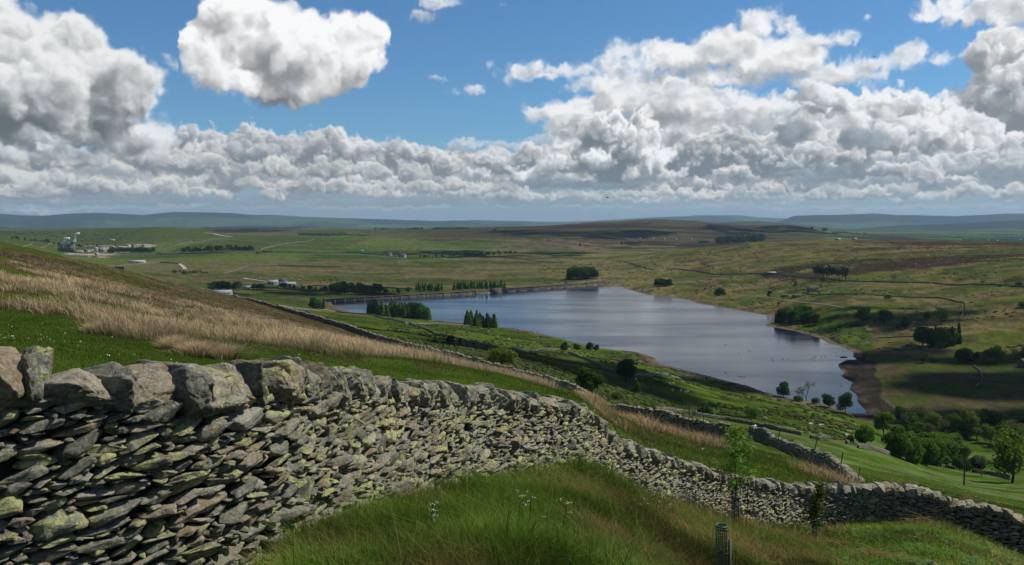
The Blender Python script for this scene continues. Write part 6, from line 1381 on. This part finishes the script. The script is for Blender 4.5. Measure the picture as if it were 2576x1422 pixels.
building('field_hut', 401, 639, 14, 6, 2.4, 1.4, 0, MB_GREEN, MB_GREEN, 'dark green hut by the valley wall', 'hut', 2, dmin=1200)
building('roadside_shed', 908, 634.5 - 20, 10, 5, 2, 1, 0, MB_WHITE, MB_TIN, 'tiny white shed beyond the long tree belt', 'shed', 1, dmin=1200, p=hit(910, 632, 1200))
for i, (x, w, m) in enumerate([(1087, 9, MB_WHITE), (1095, 12, MB_WHITE), (1105, 8, MB_WHITE), (1112, 7, MB_GREY), (1130, 16, MB_TIN), (1143, 10, MB_TIN), (1158, 9, MB_WHITE)]):
    building('caravan', x, 637 - (i % 2), w, 4, 2.4, .5, .05 * i, m, m, ['leftmost caravan', 'longest white caravan', 'third caravan from the left', 'grey caravan', 'long grey hut', 'short metal hut', 'rightmost caravan'][i] + ' in the yard by the dark hedge far across the valley', 'caravan', 2, dmin=1200, group='caravans in the far yard')
for i, (x, y) in enumerate([(2486, 606), (2508, 607), (2566, 604), (2580, 603), (2108, 605), (2150, 606), (1610, 600.5), (1642, 602), (1670, 602.5), (1700, 603), (1740, 603)]):
    building('distant_house', x, y, 10, 7, 2.4, 2, .1 * i, MB_GREY, MB_TIN, 'tiny white building far across the moor, %s' % ['in the dark strip near the right edge', 'right of that in the dark strip', 'close to the right edge', 'cut by the right edge', 'below the shoulder of the heather hill', 'further right below the shoulder', 'leftmost in the dip before the heather hill', 'second in the dip before the heather hill', 'middle of the dip before the heather hill', 'fourth in the dip before the heather hill', 'rightmost in the dip'][i], 'building', 1, dmin=2000)
# limeworks
def works():
    def at(x, y): return hit(x, y, 1500)
    b = at(168, 634); D = b.y; k = D / F; o = empty('lime_kilns', b); tag(o, 'sooty block of lime kilns with steaming stacks at the left', 'lime kilns', None, 'thing')
    W = 38 * k; H = 19 * k
    for i in range(4):
        x0 = -W / 2 + i * W / 4; V, f = join([prism((x0 + .5, 0), (x0 + W / 4 - .5, 0), -3, H * (.92 + .05 * (i % 2)), 15)]); s = mesh_np('kiln', V, f, MB_DARK, o)
        v, f = tube([[x0 + W / 8, 0, H * .9], [x0 + W / 8, 0, H * 1.22], [x0 + W / 8, 0, H * 1.3]], [2.1, 1.6, .8], 8); mesh_np('stack', v, f, MB_GREY if i != 3 else MB_DARK, s)
        V, f = join([prism((x0 + 1, -7.7), (x0 + W / 4 - 1, -7.7), H * .25, H * .8, .5)]); mesh_np('pale_panel', V, f, MB_GREY, s)
    V, f = join([prism((-W / 2, -8.2), (W / 2, -8.2), H * .84, H * .88, 1.2), prism((-W / 2, -8.2), (W / 2, -8.2), H * .52, H * .55, 1)]); mesh_np('walkway', V, f, MB_RUST, o)
    V, f = join([prism((W / 2 - 9, 0), (W / 2 + 4, 0), H * 1.30, H * 1.40, 9)]); mesh_np('top_platform', V, f, MB_WHITE, o)
    ms = bpy.data.materials.new('steam'); ms.use_nodes = True; n = NT(ms.node_tree); bs = ms.node_tree.nodes['Principled BSDF']; bs.inputs['Base Color'].default_value = (.86, .88, .9, 1); bs.inputs['Roughness'].default_value = 1
    g = n.new('ShaderNodeNewGeometry').outputs['Position']; n.l.new(n.ramp(n.noise(g, .12, 4, .6), (.30, .15), (.58, 1.)), bs.inputs['Alpha']); bs.inputs['Subsurface Weight'].default_value = 1; bs.inputs['Subsurface Radius'].default_value = (20, 20, 20)
    for lab, pts in (('thin white steam drifting right from the second kiln stack', [(158.5, 612, 1.0), (159.5, 607, 1.6), (162, 603, 2.2), (166, 600, 2.4), (171, 599.5, 2.6), (175, 601, 1.8)]), ('tall white steam plume rising from the right hand kiln', [(184, 611, 1.1), (186, 605, 1.8), (189, 599, 2.4), (192, 593, 2.4), (195, 588, 2.6), (200, 587, 2.0)])):
        Vs = []; Fs = []; off = 0; R = random.Random(4)
        for j in range(len(pts) - 1):
            for q in range(4):
                t = q / 4; x, y, r = [pts[j][c] * (1 - t) + pts[j + 1][c] * t for c in range(3)]; d = ray(x, y); V, f = ICO[2]; V = V * (r * k * 1.1) * (1 + .4 * (fbm(V[:, 0] * 2 + j, V[:, 1] * 2 + V[:, 2] + q, 5, 3) - .5))[:, None]
                P = V + np.array([d[0] / d[1] * D + R.gauss(0, r * k * .3), D + R.gauss(0, 3), EYE + d[2] / d[1] * D + R.gauss(0, r * k * .3)]); Vs.append(P); Fs.append(f + off); off += len(P)
        tag(mesh_np('steam', np.concatenate(Vs), np.concatenate(Fs), ms, smooth=True), lab, 'steam', kind='stuff')
    def shed(x, y, wpx, hpx, rot, m, r, lab, nm='works_shed', cat='shed', dpx=8, rhp=2): building(nm, x, y, wpx * k, dpx * k, hpx * k, rhp * k, rot, m, r, lab, cat, 2, dmin=1500)
    shed(242, 631, 8, 7, .2, MB_WHITE, MB_WHITE, 'white tower building of the limeworks, taller than its neighbours', 'works_tower', 'tower'); shed(257, 633, 17, 5, .1, MB_GREY, MB_TIN, 'broad gabled shed right of the white works tower', dpx=9, rhp=5)
    shed(217, 635, 9, 7, 0, MB_GREY, MB_GREY, 'blocky grey building between the kilns and the white tower', 'works_building', 'building', rhp=.3); shed(243, 643, 7, 5, .3, MB_WHITE, MB_TIN, 'small white works hut below the tower'); shed(201, 636, 20, 3, 0, MB_GREY, MB_WHITE, 'long low spoil coloured shed beside the kilns', rhp=1)
    shed(284, 628, 11, 7, 0, MB_RUST, MB_WHITE, 'brown works building with a white roof', 'works_building', 'building'); shed(300, 624, 9, 3, .2, MB_GREY, MB_TIN, 'low tin roofed shed behind the dark wood'); shed(322, 619, 12, 3, -.2, MB_WHITE, MB_TIN, 'long pale shed by the quarry track'); shed(336, 628, 9, 11, .1, MB_GREY, MB_RUST, 'tall grey crusher house in the quarry yard', 'crusher_house', 'building', rhp=1)
    shed(327, 631, 9, 4, .2, MB_GREY, MB_SLATE, 'slate roofed shed at the foot of the crusher house'); shed(362, 620, 7, 4, 0, MB_GREY, MB_TIN, 'small grey building at the far end of the quarry yard', 'works_building', 'building'); shed(212, 605, 8, .1, 0, MB_WHITE, MB_WHITE, 'distant white roofed shed above the works') if False else None
    a, c = at(187, 622), at(245, 622)
    for nm, (xa, ya, xb, yb) in (('upper works conveyor running level to the white tower', (212, 620, 240, 620)), ('sloping works conveyor rising to the white tower', (225, 628, 241, 620)), ('works conveyor from the white tower to the brown building', (247, 620, 283, 620))):
        A = np.array([ray(xa, ya)[0] * D, D + 4, EYE - qof(ya) * D]); B = np.array([ray(xb, yb)[0] * D, D + 4, EYE - qof(yb) * D]); oc = empty('conveyor', tuple(A)); v, f = tube([A - A, B - A], 1.6, 4); mesh_np('gallery', v, f, MB_WHITE, oc)
        for t in (.25, .75): q = (B - A) * t; v, f = tube([[q[0], q[1], gz1(A[0] + q[0], A[1]) - A[2]], q], .6, 4); mesh_np('trestle', v, f, MB_RUST, oc)
        tag(oc, nm, 'conveyor', 'conveyors of the limeworks')
    p = at(220, 606); k2 = p.y / F; o = empty('lorry', p); V, f = join([prism((-4.5 * k2, 0), (2.4 * k2, 0), 1.1, 3.9, 3)]); mesh_np('load_box', V, f, MB_ORANGE, o); V, f = join([prism((2.6 * k2, 0), (4.3 * k2, 0), .9, 3.3, 2.6)]); mesh_np('cab', V, f, MB_ORANGE, o)
    for u in (-3.6, -2.4, 3.4):
        v, f = tube([[u * k2, -1.7, .6], [u * k2, 1.7, .6]], .6, 10); mesh_np('wheel', v, f, MB_GLASS, o)
    tag(o, 'orange lorry on the road above the limeworks', 'lorry'); building('roadside_barn', 283, 606, 13 * k2, 8, 3, 1.4, 0, MB_WHITE, MB_WHITE, 'white barn right of the orange lorry', 'barn', 2, dmin=1500)
works()
# cars
def car(x, y, c, label, rot=.3):
    p = hit(x, y, 800); o = empty('parked_car', p, rot); m = M('car_paint', c)
    V = [(-2.1,-.85,.35),(2.1,-.85,.35),(2.1,.85,.35),(-2.1,.85,.35),(-2.15,-.85,.85),(2.1,-.85,.8),(2.1,.85,.8),(-2.15,.85,.85),(-1.9,-.72,1.0),(1.0,-.75,.95),(1.0,.75,.95),(-1.9,.72,1.0)]
    f = [(3,2,1,0),(0,1,5,4),(1,2,6,5),(2,3,7,6),(3,0,4,7),(4,5,9,8),(6,7,11,10),(5,6,10,9),(7,4,8,11),(8,9,10,11)]; mesh_np('body', V, np.array(f), m, o)
    V = [(-1.85,-.7,.98),(.95,-.72,.96),(.95,.72,.96),(-1.85,.7,.98),(-1.5,-.58,1.48),(.25,-.58,1.48),(.25,.58,1.48),(-1.5,.58,1.48)]; mesh_np('windows', V, np.array([(0,1,5,4),(1,2,6,5),(2,3,7,6),(3,0,4,7)]), MB_GLASS, o); V2, f2 = join([prism((-1.5, 0), (.25, 0), 1.482, 1.54, 1.2)]); mesh_np('roof', V2, f2, m, o)
    for u in (-1.35, 1.35):
        for s in (-.8, .8): v, f = tube([[u, s - .1, .33], [u, s + .1, .33]], .33, 10); mesh_np('wheel', v, f, MB_GLASS, o)
    tag(o, label, 'car', 'cars parked at the end of the dam')
car(1507, 703, (.75, .75, .74), 'white car parked by the copse above the dam, left of two'); car(1517, 705, (.55, .58, .6), 'silver car parked by the copse above the dam, right of two', -.2)
# pylons
def pylon(x, yt, yb, label):
    p = hit(x, yb, 2500); H = (yb - yt) * p.y / F; L = []; w = H * .12
    for sx in (-1, 1):
        for sy in (-1, 1): L.append((np.array([[sx * w, sy * w, -1], [sx * w * .3, sy * w * .3, H * .6], [0, 0, H]]), .28))
    for k in range(6):
        a = 1 - k / 6 * .75; b = 1 - (k + 1) / 6 * .75; z0, z1 = H * .6 * k / 5, H * .6 * (k + 1) / 5
        L += [(np.array([[-w * a, -w * a, z0], [w * b, -w * b, z1]]), .16), (np.array([[w * a, -w * a, z0], [-w * b, -w * b, z1]]), .16)]
    o = empty('electricity_pylon', p); v, f = tubes(L, 3); mesh_np('lattice_tower', v, f, MAT_WIRE, o)
    for z in (.72, .84, .95): v, f = tube([[-H * .17, 0, H * z], [H * .17, 0, H * z]], .25, 3); mesh_np('cross_arm', v, f, MAT_WIRE, o)
    tag(o, label, 'pylon', 'pylons on the far moor')
pylon(930, 574, 583, 'faint pylon between the two dark conifer blocks'); pylon(1082, 569, 585, 'tallest looking pylon, below the flat conifer block'); pylon(1195, 568, 590, 'pylon left of the lone dome shaped tree'); pylon(1226, 564, 582, 'pylon close beside the lone dome shaped tree')
# crags
for (x, y, w, h, lb) in [(2044, 731, 34, 13, 'grey rounded crag below the pine stand'), (2006, 748, 24, 9, 'dark low crag by the wall, below the grey one'), (1980, 746, 26, 6, 'long flat dark outcrop left of the low crag'), (1842, 726, 7, 3, 'small boulder on the far pasture left of the barn wall'), (2221, 722, 8, 4, 'pale boulder under the hill wall'), (2366, 760, 9, 3, 'flat rock by the crooked wall')]:
    p = hit(x, y, 300); k = p.y / F; Vs = []; Fs = []; off = 0; R = random.Random(int(x))
    for i in range(6 if w > 10 else 1):
        V, f = hull_stone(900 + i + int(x), 2, True); s = R.uniform(.55, 1); V = V * [w * k * .30 * s, w * k * .22 * s, h * k * .9 * s] + [R.uniform(-.34, .34) * w * k * (w > 10), R.uniform(-.1, .1) * w * k, 0]; Vs.append(V); Fs.append(f + off); off += len(V)
    o = mesh_np('rock_outcrop', np.concatenate(Vs), np.concatenate(Fs), MAT_FARSTONE, attrs={'rnd': np.full(off, .2), 'rnd2': np.full(off, .2)}); o.location = p; tag(o, lb, 'rock', 'rocks on the far pasture')
# sheep
def sheep_mesh():
    V = [(-.42, 0, .62), (-.1, 0, .66), (.28, 0, .66), (.46, 0, .74), (.60, 0, .86), (.78, 0, .80)]; E = [(0, 1), (1, 2), (2, 3), (3, 4), (4, 5)]; rad = [.22, .27, .25, .15, .09, .055]
    for x in (-.36, .30):
        for s in (-1, 1): i = len(V); V += [(x, s * .14, .42), (x + (.03 if x > 0 else -.04), s * .14, .22), (x, s * .14, .0)]; rad += [.10, .04, .032]; E += [(1 if x < 0 else 2, i), (i, i + 1), (i + 1, i + 2)]
    me = bpy.data.meshes.new('s'); me.from_pydata(V, E, []); o = bpy.data.objects.new('s', me); COL.objects.link(o); md = o.modifiers.new('a', 'SKIN'); 
    for v, r in zip(me.skin_vertices[0].data, rad): v.radius = (r, r)
    me.skin_vertices[0].data[1].use_root = True; o.modifiers.new('b', 'SUBSURF').levels = 1
    dg = bpy.context.evaluated_depsgraph_get(); m = bpy.data.meshes.new_from_object(o.evaluated_get(dg)); bpy.data.objects.remove(o)
    m.materials.clear(); m.materials.append(simple_mat('fleece', (.62, .58, .50), .95, .15, 9)); return m
SM = sheep_mesh(); SR = random.Random(12)
def sheep(x, y, label, group):
    p = hit(x, y, 90); o = bpy.data.objects.new('sheep', SM); COL.objects.link(o); o.location = p; o.rotation_euler = (0, 0, SR.uniform(0, 6.28)); s = SR.uniform(.95, 1.25); o.scale = (s, s, s); tag(o, label, 'sheep', group)
for x, y in [(1143,858)] + [(1685,968),(1694,968),(1692,985),(1713,986),(1725,990),(1730,988),(1636,940),(1655,942),(1580,951),(1600,957),(1303,850),(1280,856),(1308,830),(1345,840),(1353,852),(1252,848),(1228,835),(1212,828),(1130,808),(1100,812)]: sheep(x, y, 'white sheep grazing on the green pasture beside the near shore', 'sheep on the near shore pasture')
for x, y in [(2038,1072),(2042,1071),(2062,1076),(2067,1075),(2214,1048),(2129,1101),(2134,1102),(2151,1072),(2190,1067),(2247,1078),(1926,1057),(1900,1080)]: sheep(x, y, 'white sheep grazing on the bright pasture below the lakeside oaks', 'sheep on the bright lower pasture')
for i in range(34): sheep(SR.uniform(1720, 2130), SR.uniform(698, 738), 'tiny white sheep scattered on the far bank pasture', 'sheep on the far bank')
for i in range(22): sheep(SR.uniform(600, 780), SR.uniform(697, 706), 'tiny white sheep on the valley floor beyond the farm', 'sheep on the valley floor')
# water birds, drifting logs
def duck_mesh():
    V, f = ICO[2]; V = V * [.30, .14, .12] + [0, 0, .06]; V[:, 2] += np.clip(-V[:, 0] - .15, 0, 1) * .5; H, g = ICO[1]; H = H * [.08, .06, .06] + [.30, 0, .22]; N, h = tube([[.2, 0, .08], [.27, 0, .2]], [.07, .05], 6)
    return np.concatenate([V, H, N]), [np.concatenate([f, g + len(V)]), h + len(V) + len(H)]
dv, df = duck_mesh(); _o = mesh_np('water_bird', dv, df, simple_mat('dark_feathers', (.03, .028, .026), .8, .2, 20)); DM = _o.data; bpy.data.objects.remove(_o)
for (a, b) in [(205,432),(222,440),(130,460),(10,385),(250,497),(412,498),(420,517),(505,507),(550,504),(755,500),(775,488),(790,487),(835,492),(775,507),(865,488),(965,487),(127,657),(150,660),(177,660),(15,625),(965,453),(1015,450),(780,712),(1005,738)]:
    x, y = (2896 + .4658 * a) / 1.59, (1200 + .466 * b) / 1.59; X, Y = onz(x, y, .02); o = bpy.data.objects.new('water_bird', DM); COL.objects.link(o); o.location = (X, Y, .0); o.rotation_euler = (0, 0, SR.uniform(2, 4)); o.scale = (1.6, 1.6, 1.6); tag(o, 'small dark water bird swimming on the reservoir', 'water bird', 'water birds on the reservoir')
for i, (x, y, l, lb) in enumerate([(2122, 899, 9, 'dark drowned log off the muddy shore'), (1853, 970, 7, 'dark branch sticking out of the water by the near shore')]):
    X, Y = onz(x, y); k = Y / F * l; v, f = tube([[-k, 0, .1], [0, .3, .35], [k, 0, .2], [k * 1.1, 0, .8]], [.3, .35, .25, .1], 6); o = mesh_np('driftwood', v, f, MAT_POLE); o.location = (X, Y, 0); tag(o, lb, 'driftwood')
# birds in the air
def bird(x, y, D, span, label, tilt):
    d = ray(x, y); o = empty('flying_bird', (d[0] / d[1] * D, D, EYE + d[2] / d[1] * D)); m = simple_mat('bird_dark', (.012, .010, .009), .8, .1, 20); s = span
    V, f = ICO[2]; V = V * [.30 * s, .11 * s, .085 * s]; V[:, 2] *= 1 - .4 * np.abs(V[:, 0]) / (.3 * s); mesh_np('body', V, f, m, o, smooth=True)
    T = np.array([[-.22, -.03, .01], [-.22, .03, .01], [-.55, .07, .05], [-.62, 0, .06], [-.55, -.07, .05], [-.22, 0, .03], [-.55, 0, .07]]) * s; mesh_np('tail', T, [np.array([[0, 1, 2, 3], [0, 3, 4, 0]])[:1], np.array([[0, 3, 4], [5, 2, 1], [5, 6, 2], [5, 4, 6], [5, 0, 4]])], m, o)
    for sg in (-1, 1):
        Wg = np.array([[.14, .05 * sg, .02], [-.14, .05 * sg, .02], [.02, .32 * sg, .10 - .20 * (sg < 0)], [-.18, .30 * sg, .09 - .2 * (sg < 0)], [-.14, .62 * sg, .06 - .1 * (sg < 0)], [0, .1 * sg, .05]]) * s; mesh_np('wing', Wg, [np.array([[0, 1, 3, 2]]), np.array([[2, 3, 4], [0, 2, 5], [5, 3, 1], [5, 2, 3]])], m, o)
    v, f = tube([[.28 * s, 0, 0], [.40 * s, 0, -.01 * s]], [.03 * s, .004 * s], 5); mesh_np('beak', v, f, m, o); o.rotation_euler = (tilt, .08, 0); tag(o, label, 'bird', 'birds in flight')
bird(1528, 497, 60, .36, 'dark bird gliding just above the far moor, right of centre', .05); bird(2201, 143, 120, .36, 'tiny dark bird high up against the white cloud at the right', .7)
# footpath
def ribbon(name, pts, w, mat, dmin=300, lift=.06):
    s, X, Y, Z = path_world(pts, 3, dmin); tx, ty = np.gradient(X), np.gradient(Y); l = np.hypot(tx, ty); nx, ny = ty / l, -tx / l; n = len(s)
    A = [(X + nx * w * u, Y + ny * w * u) for u in (-.5, 0, .5)]; V = np.concatenate([np.stack([a, b, gz(a, b) + lift], 1) for a, b in A]); i = np.arange(n - 1)
    f = np.concatenate([np.stack([i + k * n, i + (k + 1) * n, i + 1 + (k + 1) * n, i + 1 + k * n], 1) for k in (0, 1)]); tag(mesh_np(name, V, f, mat), kind='structure')
MAT_PATH = simple_mat('trodden_grass', (.14, .145, .06), .95, .2, .5); MAT_TRACK = simple_mat('limestone_track', (.34, .31, .26), .95, .2, .1)
ribbon('footpath', [(1822, 737), (1884, 745), (1965, 753), (2072, 765), (2126, 776), (2153, 783), (2230, 802), (2262, 811), (2330, 828), (2400, 838)], 2.2, MAT_PATH, 400, .12)
ribbon('track', [(517, 586), (540, 589), (560, 594), (583, 597)], 16, MAT_TRACK, 2500, 1.2); ribbon('track', [(705, 726), (712, 719), (700, 712), (650, 706), (612, 700)], 5, MAT_TRACK, 700, .4)
ribbon('track', [(451, 664), (462, 672), (466, 678)], 7, MAT_TRACK, 900, .4); ribbon('road', [(640, 637), (760, 640), (900, 641), (965, 646), (1020, 651)], 7, simple_mat('asphalt', (.16, .16, .155), .9, .1, .1), 1200, .5)
